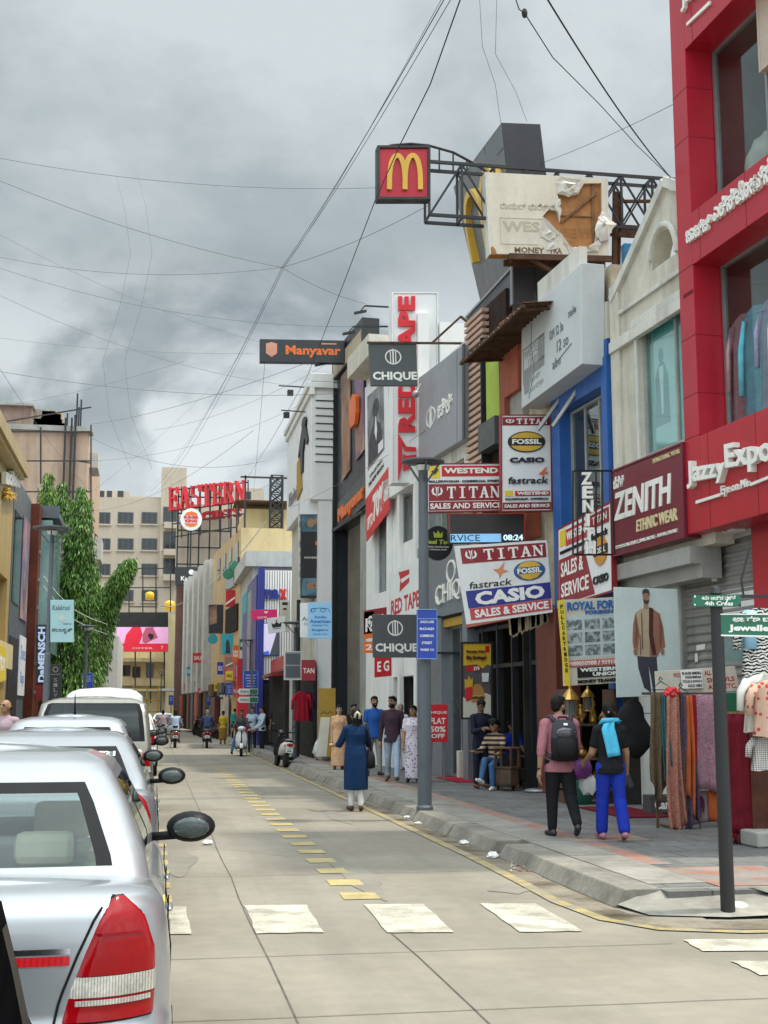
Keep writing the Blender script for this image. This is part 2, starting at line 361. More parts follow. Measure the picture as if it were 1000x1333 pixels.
class Fac:
 """vertical facade plane from plan point a (nearer) to b; d counts towards the street"""
 def __init__(s, a, b, side=1):
  s.a = V((*a, 0)); s.u = (V((*b, 0)) - s.a); s.L = s.u.length; s.u.normalize()
  s.n = V((0, 0, 1)).cross(s.u) * side       # right-hand side of the street: towards -X
 def pt(s, u, z, d=0.): return s.a + s.u * u + V((0, 0, z)) + s.n * d
 def hit(s, px, py, d=0.):
  r = ray(px, py); o = s.a + s.n * d
  return E0 + r * ((o - E0).dot(s.n) / r.dot(s.n))
 def uz(s, px, py, d=0.): p = s.hit(px, py, d); return (p - s.a).dot(s.u), p.z
 def U(s, px, py=700, d=0.): return s.uz(px, py, d)[0]
 def Z(s, px, py, d=0.): return s.uz(px, py, d)[1]
 def box(s, mb, u0, u1, z0, z1, d0, d1):
  if u0 > u1: u0, u1 = u1, u0
  f = [s.pt(u0, z0, d0), s.pt(u1, z0, d0), s.pt(u1, z0, d1), s.pt(u0, z0, d1)]
  if (f[1] - f[0]).cross(f[2] - f[0]).z < 0: f = f[::-1]
  return mb.hexa(f + [p + V((0, 0, z1 - z0)) for p in f])
 def wall(s, mb, u0, u1, z0, z1, holes, d0=-.25, d1=0.):
  us = sorted({u0, u1, *[min(max(h[i], u0), u1) for h in holes for i in (0, 1)]}); zs = sorted({z0, z1, *[min(max(h[i], z0), z1) for h in holes for i in (2, 3)]})
  for i in range(len(us) - 1):
   run = None
   for j in range(len(zs) - 1):
    uc = (us[i] + us[i + 1]) / 2; zc = (zs[j] + zs[j + 1]) / 2
    hole = any(h[0] < uc < h[1] and h[2] < zc < h[3] for h in holes)
    if not hole:
     if run is None: run = zs[j]
    if run is not None and (hole or j == len(zs) - 2):
     s.box(mb, us[i], us[i + 1], run, zs[j] if hole else zs[j + 1], d0, d1); run = None
 def Q(s, px, d=0.): return Q(*[s.hit(x, y, d) for x, y in px])
 def QU(s, u0, u1, z0, z1, d=0.):          # u0 appears left
  return Q(s.pt(u0, z0, d), s.pt(u1, z0, d), s.pt(u1, z1, d), s.pt(u0, z1, d))
 def window(s, root, u0, u1, z0, z1, d, fm, gm, nv=2, nh=1, fw=.05, name='window'):
  if u0 > u1: u0, u1 = u1, u0
  mb = MB()
  s.box(mb, u0, u0 + fw, z0, z1, d - .04, d + .03); s.box(mb, u1 - fw, u1, z0, z1, d - .04, d + .03)
  s.box(mb, u0 + fw, u1 - fw, z0, z0 + fw, d - .04, d + .03); s.box(mb, u0 + fw, u1 - fw, z1 - fw, z1, d - .04, d + .03)
  for i in range(1, nv): uu = u0 + (u1 - u0) * i / nv; s.box(mb, uu - fw / 2, uu + fw / 2, z0 + fw, z1 - fw, d - .03, d + .02)
  for i in range(1, nh): zz = z0 + (z1 - z0) * i / nh; s.box(mb, u0 + fw, u1 - fw, zz - fw / 2, zz + fw / 2, d - .035, d + .015)
  w = mb.build(name, fm, root)
  mb = MB(); s.box(mb, u0 + fw, u1 - fw, z0 + fw, z1 - fw, d - .012, d - .004); mb.build('pane', gm, w)
  return w
# ---------------------------------------------------------------- palette
mat('red_panel', (.42, .012, .028), .35, var=.08, sc=.6, dirt=.35, spec=.45, dcol=(.25, .02, .03))
mat('seam', (.16, .01, .015), .6, var=0)
mat('letter_white', (.78, .77, .72), .5, var=.06)
mat('white_paint', (.74, .74, .72), .55, var=.06, dirt=.1)
mat('sign_white', (.72, .73, .73), .4, var=.04, dirt=.06)
mat('old_white', (.60, .59, .54), .7, var=.12, dirt=.45)
mat('cream_wall', (.56, .53, .45), .8, var=.12, dirt=.45, bump=.2)
mat('stained_wall', (.44, .38, .28), .9, var=.25, dirt=.85, bump=.3)
mat('concrete', (.36, .35, .32), .85, var=.16, dirt=.35, bump=.3)
mat('pale_concrete', (.50, .49, .45), .85, var=.14, dirt=.3, bump=.2)
mat('grey_cladding', (.165, .18, .20), .42, var=.07, dirt=.1)
mat('mid_grey_cladding', (.26, .275, .30), .4, var=.06, dirt=.1)
mat('dark_cladding', (.055, .06, .068), .38, var=.12, sc=.8, dirt=.1)
mat('charcoal', (.022, .025, .03), .4, var=.2)
mat('black', (.012, .012, .014), .45, var=.2)
mat('soft_black', (.016, .015, .017), .85, var=.2)
mat('interior_dark', (.03, .027, .025), .9, var=.3)  # near-black colour puts the deep shade of the shop interiors into the surface
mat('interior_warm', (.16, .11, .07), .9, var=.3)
mat('maroon_sign', (.155, .014, .032), .35, var=.08, dirt=.05)
mat('titan_red', (.24, .012, .02), .4, var=.06)
mat('sign_red', (.48, .015, .022), .4, var=.06)
mat('sign_bright_red', (.60, .02, .03), .4, var=.05)
mat('sign_blue', (.012, .05, .36), .4, var=.06)
mat('deep_blue', (.02, .03, .22), .4, var=.06)
mat('frame_blue', (.015, .095, .34), .45, var=.1, dirt=.15)
mat('pale_blue', (.28, .52, .74), .4, var=.05)
mat('letter_blue', (.02, .13, .42), .4, var=.05)
mat('sign_grey', (.075, .085, .088), .5, var=.08)
mat('yellow', (.68, .42, .03), .4, var=.08)
mat('gold', (.62, .38, .045), .35, var=.1)
mat('sign_yellow', (.70, .52, .04), .5, var=.08)
mat('orange', (.72, .14, .015), .4, var=.08)
mat('terracotta', (.42, .13, .085), .7, var=.12, dirt=.35)
mat('brown_red', (.13, .03, .02), .5, var=.15)
mat('rust', (.10, .055, .035), .8, var=.4, sc=4, bump=.3)
mat('dark_steel', (.03, .032, .035), .5, metal=.3, var=.25)
mat('steel', (.30, .30, .30), .45, metal=.6, var=.15)
mat('galv', (.38, .38, .36), .55, metal=.3, var=.15, dirt=.3)
mat('pole_grey', (.085, .10, .115), .45, var=.12, dirt=.2)
mat('pole_dark', (.014, .015, .016), .5, var=.2, dirt=.2, dcol=(.12, .06, .04))
mat('shutter', (.30, .29, .27), .6, metal=.2, var=.12, dirt=.5)
mat('louver', (.50, .34, .26), .6, var=.1, dirt=.2)
mat('louver_dark', (.03, .018, .014), .8, var=.1)
mat('plywood', (.42, .20, .075), .8, var=.3, sc=1.3, dirt=.4)
mat('torn_skin', (.62, .58, .48), .6, var=.1, sc=1.2, dirt=.35, dcol=(.3, .2, .1))
mat('torn_edge', (.58, .56, .50), .6, var=.12, sc=5)
mat('emboss', (.42, .385, .30), .6, var=.1)
mat('emboss_dark', (.20, .14, .08), .7, var=.3)
mat('flex_white', (.70, .70, .69), .45, var=.08, sc=1.5, dirt=.15)
mat('asphalt_line', (.55, .50, .30), .8, var=.3, sc=5)
mat('pink_wall', (.50, .36, .27), .85, var=.1, sc=.5, dirt=.4)
mat('beige_wall', (.47, .40, .32), .85, var=.06, sc=.3, dirt=.2)
mat('yellow_wall', (.56, .44, .25), .8, var=.1, sc=.5, dirt=.4)
mat('pale_yellow_wall', (.60, .50, .28), .8, var=.1, sc=.5, dirt=.35)
mat('gold_cladding', (.42, .29, .10), .4, var=.12, sc=.7, dirt=.15)
mat('brick_brown', (.15, .045, .03), .8, pat='brick', col2=(.10, .035, .025), psc=3.)
mat('rust_cladding', (.13, .035, .02), .6, var=.35, sc=.8, dirt=.4)
mat('tile_beige', (.52, .42, .34), .5, pat='slab', col2=(.48, .38, .30), psc=2.)
mat('win_dark', (.02, .024, .026), .08, var=.3, sc=.7, spec=.6)
mat('win_grey', (.12, .15, .16), .1, var=.3, sc=.8, spec=.6)
mat('win_teal', (.22, .36, .35), .12, var=.25, sc=.9, spec=.6)
mat('teal_curtain', (.22, .55, .56), .7, pat='sx', col2=(.30, .66, .66), psc=6)
mat('teal', (.03, .30, .36), .5, var=.1)
mat('magenta', (.55, .01, .12), .4, var=.08)
mat('green', (.01, .12, .06), .4, var=.1)
mat('sign_green', (.012, .13, .075), .4, var=.08, dirt=.1)
mat('bright_green', (.03, .35, .08), .5, var=.1)
mat('lime', (.35, .46, .05), .5, var=.1)
mat('brass', (.45, .27, .07), .3, metal=.85, var=.3, sc=6)
mat('dark_wood', (.085, .045, .025), .55, var=.4, sc=5, bump=.3)
mat('wood', (.20, .11, .055), .6, var=.3, sc=5)
mat('pavement', (.14, .138, .132), .85, pat='slab', col2=(.165, .16, .15), psc=1.1, var=.26, sc=1.1, bump=.3)
mat('kerb_stone', (.225, .208, .175), .85, var=.34, sc=1.6, dirt=0, bump=.4)
mat('light_slab', (.26, .245, .21), .85, var=.34, sc=.9, bump=.3)
mat('red_paving', (.30, .15, .11), .9, pat='mottle', col2=(.235, .205, .185), psc=2.2, var=.2)
mat('zebra_paint', (.50, .47, .38), .75, pat='mottle', col2=(.38, .355, .29), psc=2.6, var=.34, sc=4)
mat('yellow_paint', (.36, .28, .12), .8, pat='mottle', col2=(.24, .215, .165), psc=4.5, var=.2, sc=3)
mat('gutter_dirt', (.12, .095, .065), .95, pat='mottle', col2=(.22, .19, .145), psc=1.5, var=.3, sc=2)
mat('paper_white', (.75, .74, .70), .8, var=.1)
mat('plastic_white', (.66, .67, .68), .35, var=.1, sc=5, bump=.6)
mat('led_face', (.035, .03, .03), .5, var=.1)
mat('led_blue', (.20, .42, .66), .5, var=.05, emit=.6)
mat('led_red', (.45, .015, .015), .5, var=.3, sc=20, emit=.15)
mat('led_white', (.55, .75, .8), .5, var=0, emit=.9)
mat('lamp_glow', (1., .98, .9), .5, var=0, emit=1.5)
mat('screen_pink', (.72, .36, .58), .5, var=.1, sc=.3, emit=.35)
mat('screen_red', (.62, .012, .035), .5, var=.04, emit=.35)
mat('skin_photo', (.34, .19, .12), .6, var=.15)
mat('photo_dark', (.03, .03, .045), .5, var=.3)
mat('photo_sepia', (.36, .22, .15), .5, pat='mottle', col2=(.20, .10, .07), psc=1.1, var=.25)
mat('photo_purple', (.20, .12, .22), .5, pat='mottle', col2=(.38, .22, .20), psc=.7, var=.2)
mat('photo_grey', (.10, .11, .12), .5, pat='mottle', col2=(.24, .25, .25), psc=1.4, var=.2)
mat('photo_pale', (.47, .55, .53), .4, var=.08)
mat('khaki', (.40, .31, .22), .7, var=.15)
mat('coat_brown', (.27, .13, .085), .7, var=.2)
mat('burger_bun', (.50, .22, .06), .5, var=.2)
mat('mcd_red', (.46, .012, .03), .35, var=.1, dirt=.1)
mat('mustard', (.42, .26, .05), .6, var=.12)
mat('tank_yellow', (.75, .45, .02), .45, var=.08)
mat('far_white', (.62, .61, .57), .8, var=.1, sc=.5, dirt=.3)
mat('green_wall', (.42, .56, .38), .8, var=.1, dirt=.3)
mat('cable', (.03, .03, .032), .6, var=0)
mat('cable_grey', (.16, .17, .175), .6, var=0)
mat('cable_white', (.6, .6, .58), .6, var=0)
mat('cloth_red', (.36, .012, .03), .95, var=.2, sc=5, pat='paisley', col2=(.30, .014, .03), psc=7)
mat('cloth_pink', (.40, .22, .26), .95, pat='paisley', col2=(.24, .13, .17), psc=5, var=.15)
mat('cloth_maroon', (.13, .008, .016), .95, var=.3, sc=4)
mat('cloth_brown', (.085, .035, .022), .95, var=.3, sc=4)
mat('cloth_elephant', (.28, .20, .20), .95, var=.25, sc=5)
mat('cloth_plum', (.09, .018, .06), .95, var=.25)
mat('cloth_orange', (.44, .10, .03), .95, var=.25)
mat('zebra_cloth', (.66, .65, .62), .9, pat='zebra', col2=(.012, .012, .012), psc=9)
mat('white_cloth', (.66, .64, .58), .95, var=.12, sc=5, bump=.3)
mat('floral_cloth', (.55, .36, .27), .95, pat='spots', col2=(.42, .07, .05), psc=14)
mat('sky_blue_cloth', (.06, .40, .60), .9, pat='paisley', col2=(.09, .48, .68), psc=8)
mat('scarf_teal', (.04, .13, .14), .95, var=.3, sc=4)
mat('scarf_rust', (.30, .07, .045), .95, pat='paisley', col2=(.42, .26, .20), psc=10)
mat('scarf_navy', (.035, .035, .07), .95, pat='paisley', col2=(.13, .09, .12), psc=9)
mat('scarf_olive', (.14, .10, .06), .95, pat='paisley', col2=(.07, .045, .03), psc=9)
mat('green_bucket', (.03, .14, .10), .4, var=.15)
# ---------------------------------------------------------------- ground
mat('ground_m', (.26, .25, .22), .9, var=.2, sc=.4, bump=.2)
mat('road_m', (.242, .218, .177), .88, var=.13, sc=.6, bump=.35, pat='mottle', col2=(.218, .195, .157), psc=.5, dirt=.55, dmap=(2.3, .1, 1), dcol=(.13, .12, .10))
structure(MB().box(-600, 600, -300, 900, -.6, -.012), 'ground', 'ground_m')
mb = MB(); xs = [-1.95, 20]
mb.grid([[(x, y, 0) for x in (-1.95, .8, 1.8, 3.4, 30)] for y in (-8, -2, 4, 8.2, 10.1)])
mb.grid([[(x, y, 0) for x in (-1.95, .8, 1.8, 3.4, 4.4)] for y in (10.1, 20, 30, 60, 110, 117)])
structure(mb, 'road', 'road_m')
mat('joint', (.115, .105, .09), .95, var=.3, sc=6)
rj = random.Random(3); mb = MB()
def strip(mb, pts, w, z, tw=None):
 pts = [V((*p, z)) for p in pts]; rows = []
 for i, p in enumerate(pts):
  d = (pts[min(i + 1, len(pts) - 1)] - pts[max(i - 1, 0)]).normalized(); n = V((-d.y, d.x, 0)); k = (tw[i] if tw else w) / 2
  rows.append([p + n * k, p - n * k])
 mb.grid([[b, a] for a, b in rows])
for x, n in ((.8, 70), (1.8, 6), (-.5, 70)): strip(mb, [(x + rj.uniform(-.012, .012), y * 1.5 + 3) for y in range(n)], .011, .004)
for y in (7.4, 9.2, 13.6, 18.2, 22.7, 27.3, 32, 36.5, 41, 50): strip(mb, [(x, y + rj.uniform(-.01, .01)) for x in np.linspace(-1.9, 3.7, 12)], .009, .004)
for a, b in (((.4, 17), (1.6, 15.2)),):
 strip(mb, [(a[0] + (b[0] - a[0]) * i / 9 + rj.uniform(-.03, .03), a[1] + (b[1] - a[1]) * i / 9) for i in range(10)], .006, .004)
structure(mb, 'road_joints', 'joint')
mat('oil', (.16, .15, .13), .7, var=.3)
mb = MB()
for (x, y, rx, ry) in ((2.05, 13.5, .16, 1.6), (2.9, 21, .16, 1.4), (.3, 15, .2, 1.2), (3.3, 12.2, .18, .3), (2.1, 28, .2, 2.2)):
 mb.add([(x + rx * cos(a) * (1 + .3 * sin(3 * a + x)), y + ry * sin(a) * (1 + .2 * cos(4 * a)), .005) for a in np.linspace(0, 2 * pi, 24, endpoint=False)], [tuple(range(24))])
mat('stain_m', (.195, .18, .15), .86, var=.12, sc=.45, pat='mottle', col2=(.215, .2, .166), psc=1.9)
structure(mb, 'road_stains', 'stain_m')
# crossing and lines
mb = MB()
for pq in (((220, 1180), (242, 1180), (249, 1216), (221, 1216)), ((318.5, 1178.5), (399, 1177.5), (421.5, 1213.5), (334, 1215)), ((474, 1177), (552, 1176.5), (591.5, 1213.5), (504, 1214)), ((625, 1176), (698, 1176), (759, 1212), (676, 1213)), ((889, 1223), (1080, 1221), (1110, 1236), (914, 1238)), ((952, 1251), (1110, 1250), (1140, 1267), (990, 1269))):
 c = [G(*p, .008) for p in pq]
 mb.grid([[(c[3].lerp(c[2], i / 9)).lerp(c[0].lerp(c[1], i / 9), j / 5) + V((rj.uniform(-.008, .008), rj.uniform(-.012, .012), 0)) for i in range(10)] for j in range(6)])
structure(mb, 'road_crossing', 'zebra_paint')
mb = MB()
for i in range(30):
 y = 11.75 + i * .95; k = rj.uniform(.9, 1.1); x = 1.87 + .0022 * i
 if y < 40: mb.grid([[(x - .16 * k, y, .006), (x + .15, y, .006)], [(x - .16, y + .42 * k, .006), (x + .15 * k, y + .42, .006)]])
for i in range(9):
 y = 10.9 + i * .95; mb.grid([[(-.12, y, .006), (.2, y, .006)], [(-.12, y + .42, .006), (.2, y + .42, .006)]])
mat('dash_paint', (.42, .33, .14), .8, pat='mottle', col2=(.34, .28, .15), psc=4, var=.2, sc=3)
structure(mb, 'dashed_line', 'dash_paint')
KX = 3.88
mb = MB()
strip(mb, [(3.6, 70), (3.62, 40), (3.62, 24), (3.6, 15), (3.55, 12.6), (3.5, 11.3), (3.58, 10.3), (3.85, 9.78), (4.4, 9.55), (5.4, 9.5), (7, 9.55)], .12, .009)
structure(mb, 'edge_line', 'yellow_paint')
mb = MB()
strip(mb, [(3.76, 70), (3.76, 24), (3.74, 15), (3.68, 12), (3.70, 10.6), (3.95, 10.0), (4.6, 9.86), (7, 9.9)], .2, .004, [.16, .2, .3, .34, .36, .4, .42, .4])
structure(mb, 'gutter_grime', 'gutter_dirt')
# pavement slab, kerb stones
def kerb_run(pts, h0=.15):
 out = []
 for i, p in enumerate(pts):
  a = V((*pts[max(i - 1, 0)][:2], 0)); b = V((*pts[min(i + 1, len(pts) - 1)][:2], 0)); d = (b - a).normalized(); out.append((V((*p[:2], 0)), V((d.y, -d.x, 0)), p[2] if len(p) > 2 else h0))
 return out
mb = MB()
mb.prism([(4.3, 10.75, 0), (4.32, 13, 0), (4.3, 140, 0), (16, 140, 0), (16, 10.75, 0)], (0, 0, .145))
structure(mb, 'pavement', 'pavement')
ys = [10.9]
rk = random.Random(5)
while ys[-1] < 75: ys.append(ys[-1] + rk.uniform(1.9, 2.3) * (1 if ys[-1] < 40 else 2))
mb = MB(); ml = MB()
for i, (y0, y1) in enumerate(zip(ys, ys[1:])):
 if i == 1: y1 -= .42
 j = rk.uniform(-.012, .012); kx = KX + j + (.02 if i % 3 else 0); zt = .15 + rk.uniform(-.006, .008)
 g = .012
 mb.hexa([(kx, y0 + g, 0), (kx + .42, y0 + g, 0), (kx + .42, y1 - g, 0), (kx, y1 - g, 0), (kx + .10, y0 + g, zt), (kx + .42, y0 + g, zt + .003), (kx + .42, y1 - g, zt + .003), (kx + .10, y1 - g, zt)])
structure(mb, 'kerb', 'kerb_stone', bevel=.012)
mb = MB()   # pale slab strip behind the kerb, in panels
y = 11.2; i = 0
while y < 46:
 w = rk.uniform(1.5, 2.3); mb.box(KX + .425, KX + .96, y + .01, y + w - .01, .10, .153 + rk.uniform(0, .004)); y += w; i += 1
structure(mb, 'pavement_pale_slabs', 'light_slab')
mb = MB()
mb.box(KX + .965, KX + 1.22, 12.6, 48, .10, .152); mb.box(KX + .965, KX + 1.9, 14.9, 15.6, .10, .1545)
mb.box(KX + .965, KX + 2.0, 10.95, 12.3, .1, .1535)
structure(mb, 'pavement_red_band', 'red_paving')
mb = MB()   # corner ramp down to the crossing
top = [(4.32, 10.95, .15), (4.75, 10.93, .15), (5.2, 10.92, .15), (5.6, 10.9, .15)]
bot = [(3.9, 10.95, .03), (4.0, 10.42, .012), (4.6, 10.22, .01), (5.6, 10.2, .03)]
mid = [(4.1, 10.97, .10), (4.3, 10.7, .075), (4.8, 10.6, .07), (5.6, 10.6, .09)]
mb.grid([top, mid, bot]); structure(mb, 'corner_ramp', 'light_slab', smooth=True)
mb = MB(); mb.box(5.62, 20, 10.2, 10.75, -.1, .15); mb.prism([(5.05, 10.78, .16), (5.62, 10.62, .16), (5.62, 10.2, .02), (5.5, 10.3, .02)], (0, .06, 0)); structure(mb, 'corner_kerb', 'kerb_stone', bevel=.012)
structure(MB().box(-9, -1.95, -10, 140, -.3, .15), 'pavement_across', 'pavement')
structure(MB().box(-2.2, -1.93, -10, 140, -.3, .154), 'kerb_across', 'kerb_stone', bevel=.01)
for k, (px, py, lab) in enumerate(((604, 1100, 'white litter scrap in the gutter near the broken kerb'), (530, 1066, 'crumpled white paper in the gutter beside the lamp post'), (641, 1117, 'largest crumpled white paper in the gutter below the kerb'), (270, 1100, 'small pale paper scrap lying in the middle of the road'), (545, 1074, 'flat torn paper scrap in the gutter below the lamp post'))):
 c = G(px, py); mb = MB(); r = (.06, .05, .07, .06, .05)[k]
 mb.ell(c + V((0, 0, r * .45)), (r, r * .8, r * .5), 9, 6)
 mb.v = [p + V((rk.uniform(-1, 1), rk.uniform(-1, 1), rk.uniform(-.3, .5))) * r * .3 for p in mb.v]
 tag(mb.build('litter', 'paper_white'), lab, 'litter', 'litter along the road')
mb = MB()
for k in range(40):
 c = G(rk.uniform(664, 690), rk.uniform(1116, 1136)); mb.ell(c + V((0, 0, .012)), (rk.uniform(.01, .035), rk.uniform(.01, .035), .016), 6, 4)
mat('rubble_m', (.22, .13, .10), .9, pat='mottle', col2=(.45, .40, .34), psc=12)
tag(mb.build('rubble', 'rubble_m'), None, None, kind='stuff')
c = G(960, 1188); mb = MB(); mb.ell(c + V((0, 0, .04)), (.11, .07, .05), 8, 5); tag(mb.build('broken_stone', 'paper_white', bevel=.01), 'pale broken stone at the foot of the dark street name post', 'stone')
mb = MB(); mb.ell(c + V((-.08, .1, .0)), (.32, .2, .05), 14, 6); mat('red_soil', (.22, .10, .06), .95, var=.3, sc=6); tag(mb.build('soil', 'red_soil'), kind='structure')
mb = MB()
mh = [G(900, 1068, .15), G(845, 1063, .15)]
mb.lathe([(0.01, .0), (.3, .0), (.3, .008), (.01, .01)], mh[0] + V((0, 0, .004)), 24); tag(mb.build('manhole_cover', 'rust'), 'round rusty cover set in the pavement before the scarf stall', 'manhole cover')
# ---------------------------------------------------------------- right-hand row
FA = Fac((7.888, 13), (5.80, 41.6))
def body(root, fac, u0, u1, z1, d1, m, d0=-9, z0=0., name='rear_block'):
 mb = MB(); fac.box(mb, u0, u1, z0, z1, d0, d1); return mb.build(name, m, root)
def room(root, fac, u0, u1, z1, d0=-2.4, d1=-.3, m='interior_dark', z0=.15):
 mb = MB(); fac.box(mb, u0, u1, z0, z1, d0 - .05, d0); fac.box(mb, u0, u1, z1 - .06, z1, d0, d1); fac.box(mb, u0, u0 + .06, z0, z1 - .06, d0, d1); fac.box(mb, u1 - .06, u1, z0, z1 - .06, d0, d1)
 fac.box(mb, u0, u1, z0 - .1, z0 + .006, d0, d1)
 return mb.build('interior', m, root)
# --- R1 bright red corner shop
ue = FA.U(895.7, 696); ui = FA.U(902, 344)
zA, zB, zC, zD, zE = FA.Z(895.7, 696), FA.Z(910, 567.9), FA.Z(902, 344.3), FA.Z(900.5, 277.2), FA.Z(892.3, 63.8)
R1 = thing('shop_building', 'bright red panelled corner shop with white raised lettering between big recessed windows', 'shop building', FA.pt(ue / 2, 0, -.5))
mb = MB()
FA.box(mb, ui, ue, zA, 18, -.5, 0)
FA.box(mb, 0, ui, zA, zB, -.5, 0); FA.box(mb, 0, ui, zC, zD, -.5, 0); FA.box(mb, 0, ui, zE, 18, -.5, 0)
FA.box(mb, 0, ue, zA + .06, zA + .2, -2.5, -.5)
mb.build('panel_front', 'red_panel', R1, bevel=.006)
mb = MB()
for z in (zA + .8, zA + 2.0, zB + .02, zB + 1.5, zC, zD + 1.2, zE - .6, zE + 1.4):
 FA.box(mb, ui, ue, z, z + .012, -.49, .0015)
for u in (1.3, 2.7, 4.0):
 for a, b in ((zA, zB), (zC, zD), (zE, 18)): FA.box(mb, u, u + .012, a, b, -.3, .0015)
FA.box(mb, ui + .02, ue - .12, zC - .42, zC - .36, -.1, .003)
mb.build('panel_seam', 'seam', R1)
body(R1, FA, 0, ue, 18, -3.0, 'red_panel')
GL = glassmat('shop_glass', (.80, .84, .83), .06)
for k, (a, b) in enumerate(((zB, zC), (zD, zE))):
 mb = MB(); FA.box(mb, 0, ue, a, b, -3.0, -2.9); FA.box(mb, 0, ue, a - .1, a, -2.9, -.5); FA.box(mb, 0, ue, b, b + .1, -2.9, -.5); FA.box(mb, ue - .1, ue, a, b, -2.9, -.5)
 mb.build('interior', mat('room_grey', (.16, .155, .15), .9), R1)
 w = FA.window(R1, -.1, ui - .02, a + .003, b - .003, -.46, 'steel', GL, nv=3, fw=.05)
mb = MB(); u = FA.U(997, 60, -.35); FA.box(mb, u - .9, u + .12, FA.Z(996, 92, -.35), 17.9, -.4, -.3); mb.build('tiled_column', 'tile_beige', R1)
# lettering on the fascias
def flet(body_, px, d0, d1, m, root, name='lettering', **k):
 q = FA.Q(px, 0); mb = MB(); q.text(mb, body_, 0, 1, 0, 1, d0, d1, **k); return mb.build(name, m, root)
flet('Jazzy', [(901.5, 637), (952, 627), (951, 594), (900, 601)], 0, .09, 'letter_white', R1, bold=.028)
flet('Exports', [(952, 619), (1052, 605), (1050, 556), (950, 579)], 0, .09, 'letter_white', R1, bold=.028)
flet('Eye on Me', [(942, 648), (979, 636), (978, 622), (941, 633)], 0, .04, 'letter_white', R1, bold=.02)
mb = MB(); q = FA.Q([(909, 656), (941, 646), (941, 642), (909, 652)], 0); q.rect(mb, 0, 1, 0, 1, 0, .04); q = FA.Q([(980, 633), (1010, 621), (1010, 617), (980, 629)], 0); q.rect(mb, 0, 1, 0, 1, 0, .04); mb.build('underline', 'letter_white', R1)
flet('ಜಾಜ್ಜಿ', [(897, 318), (929, 297), (928, 278), (896, 298)], 0, .05, 'letter_white', R1, bold=.03)
flet('ಎಕ್ಸ್‌ಪೋಟ್ಸ್', [(932, 290), (1012, 232), (1010, 200), (931, 266)], 0, .05, 'letter_white', R1, bold=.03)
flet('Jazzy Exports', [(891, 17), (1000, -80), (1000, -120), (890, -14)], 0, .06, 'letter_white', R1, bold=.02)
mb = MB(); q = FA.Q([(896, 34), (926, 6), (926, 1), (896, 30)], 0); q.rect(mb, 0, 1, 0, 1, 0, .03); mb.build('underline', 'letter_white', R1)
# goods behind the panes
rc = random.Random(11)
cols = [((.32, .22, .2), 'brown patterned'), ((.5, .3, .34), 'dusty pink'), ((.14, .52, .66), 'turquoise'), ((.36, .36, .56), 'lavender'), ((.75, .8, .84), 'white'), ((.62, .64, .63), 'pale grey'), ((.30, .24, .18), 'beige printed'), ((.25, .17, .15), 'rust brown')]
mb = MB(); mb.tube([FA.pt(0, zC - .75, -.72), FA.pt(ui, zC - .75, -.72)], .015, 8); tag(mb.build('clothes_rail', 'steel'), 'steel hanging rail behind the lower window of the red shop', 'rail')
def garment(name, c, w, h, ax, m, label, cat, group=None, sleeves=True, seed=0, th=.06):
 r = random.Random(seed); ax = V(ax).normalized(); nn = ax.cross(V((0, 0, 1)))
 prof = [(0, .16), (.03, .30), (.08, .46), (.16, .5), (.3, .44), (.6, .47), (1., .54)]
 fr, bk = [], []
 for t, hw in prof:
  n = 13; ra, rb = [], []
  for i in range(n):
   s = -1 + 2 * i / (n - 1); fold = .25 * th * sin(s * 9 + seed) * (.3 + t); e = sqrt(max(0, 1 - s * s)); z = -t * h + .02 * h * sin(5 * s + seed) * (t > .8)
   ra.append(c + ax * s * hw * w + nn * (th * .5 * e + fold) + V((0, 0, z))); rb.append(c + ax * s * hw * w - nn * (th * .5 * e - fold) + V((0, 0, z)))
  fr.append(ra); bk.append(rb)
 mb = MB(); mb.grid([a + b[::-1] for a, b in zip(fr, bk)], True)
 if sleeves:
  for s in (-1, 1): mb.tube([c + ax * s * w * .4 + V((0, 0, -.1 * h)), c + ax * s * w * .58 + V((0, 0, -.3 * h)), c + ax * s * w * .62 + V((0, 0, -.62 * h))], [w * .11, w * .1, w * .085], 9)
 o = mb.build(name, m, smooth=True); return tag(o, label, cat, group)
for i in range(8):
 m = mat('garment_%d' % i, cols[i][0], .95, var=.25, sc=5, pat='paisley' if i in (0, 6, 7) else None, col2=(.12, .07, .07), psc=6)
 p = FA.pt(ui + .12 - i * .4, zC - .78, -.62 - .03 * (i % 2))
 garment('hanging_dress', p, .46, 1.55 + .25 * ((i * 7) % 3), (FA.u * .75 + FA.n * .6), m, cols[i][1] + ' garment hanging on the rail behind the red shop window', 'garment', 'garments on the window rail', seed=i)
for k, (u, s, lab, c) in enumerate(((ui - .75, .62, 'white stuffed sack slumped behind the upper window of the red shop', 'white_cloth'), (ui - 1.35, .5, 'dark violet bundle beside the white sack behind the upper red shop window', 'cloth_plum'))):
 mb = MB(); mb.ell(FA.pt(u, zD + s * .8, -.95), (.42, .42, s * .85), 16, 10); mb.v = [p + V((rc.uniform(-1, 1), rc.uniform(-1, 1), rc.uniform(-1, 1))) * .035 for p in mb.v]
 tag(mb.build('sack', c, smooth=True), lab, 'sack')
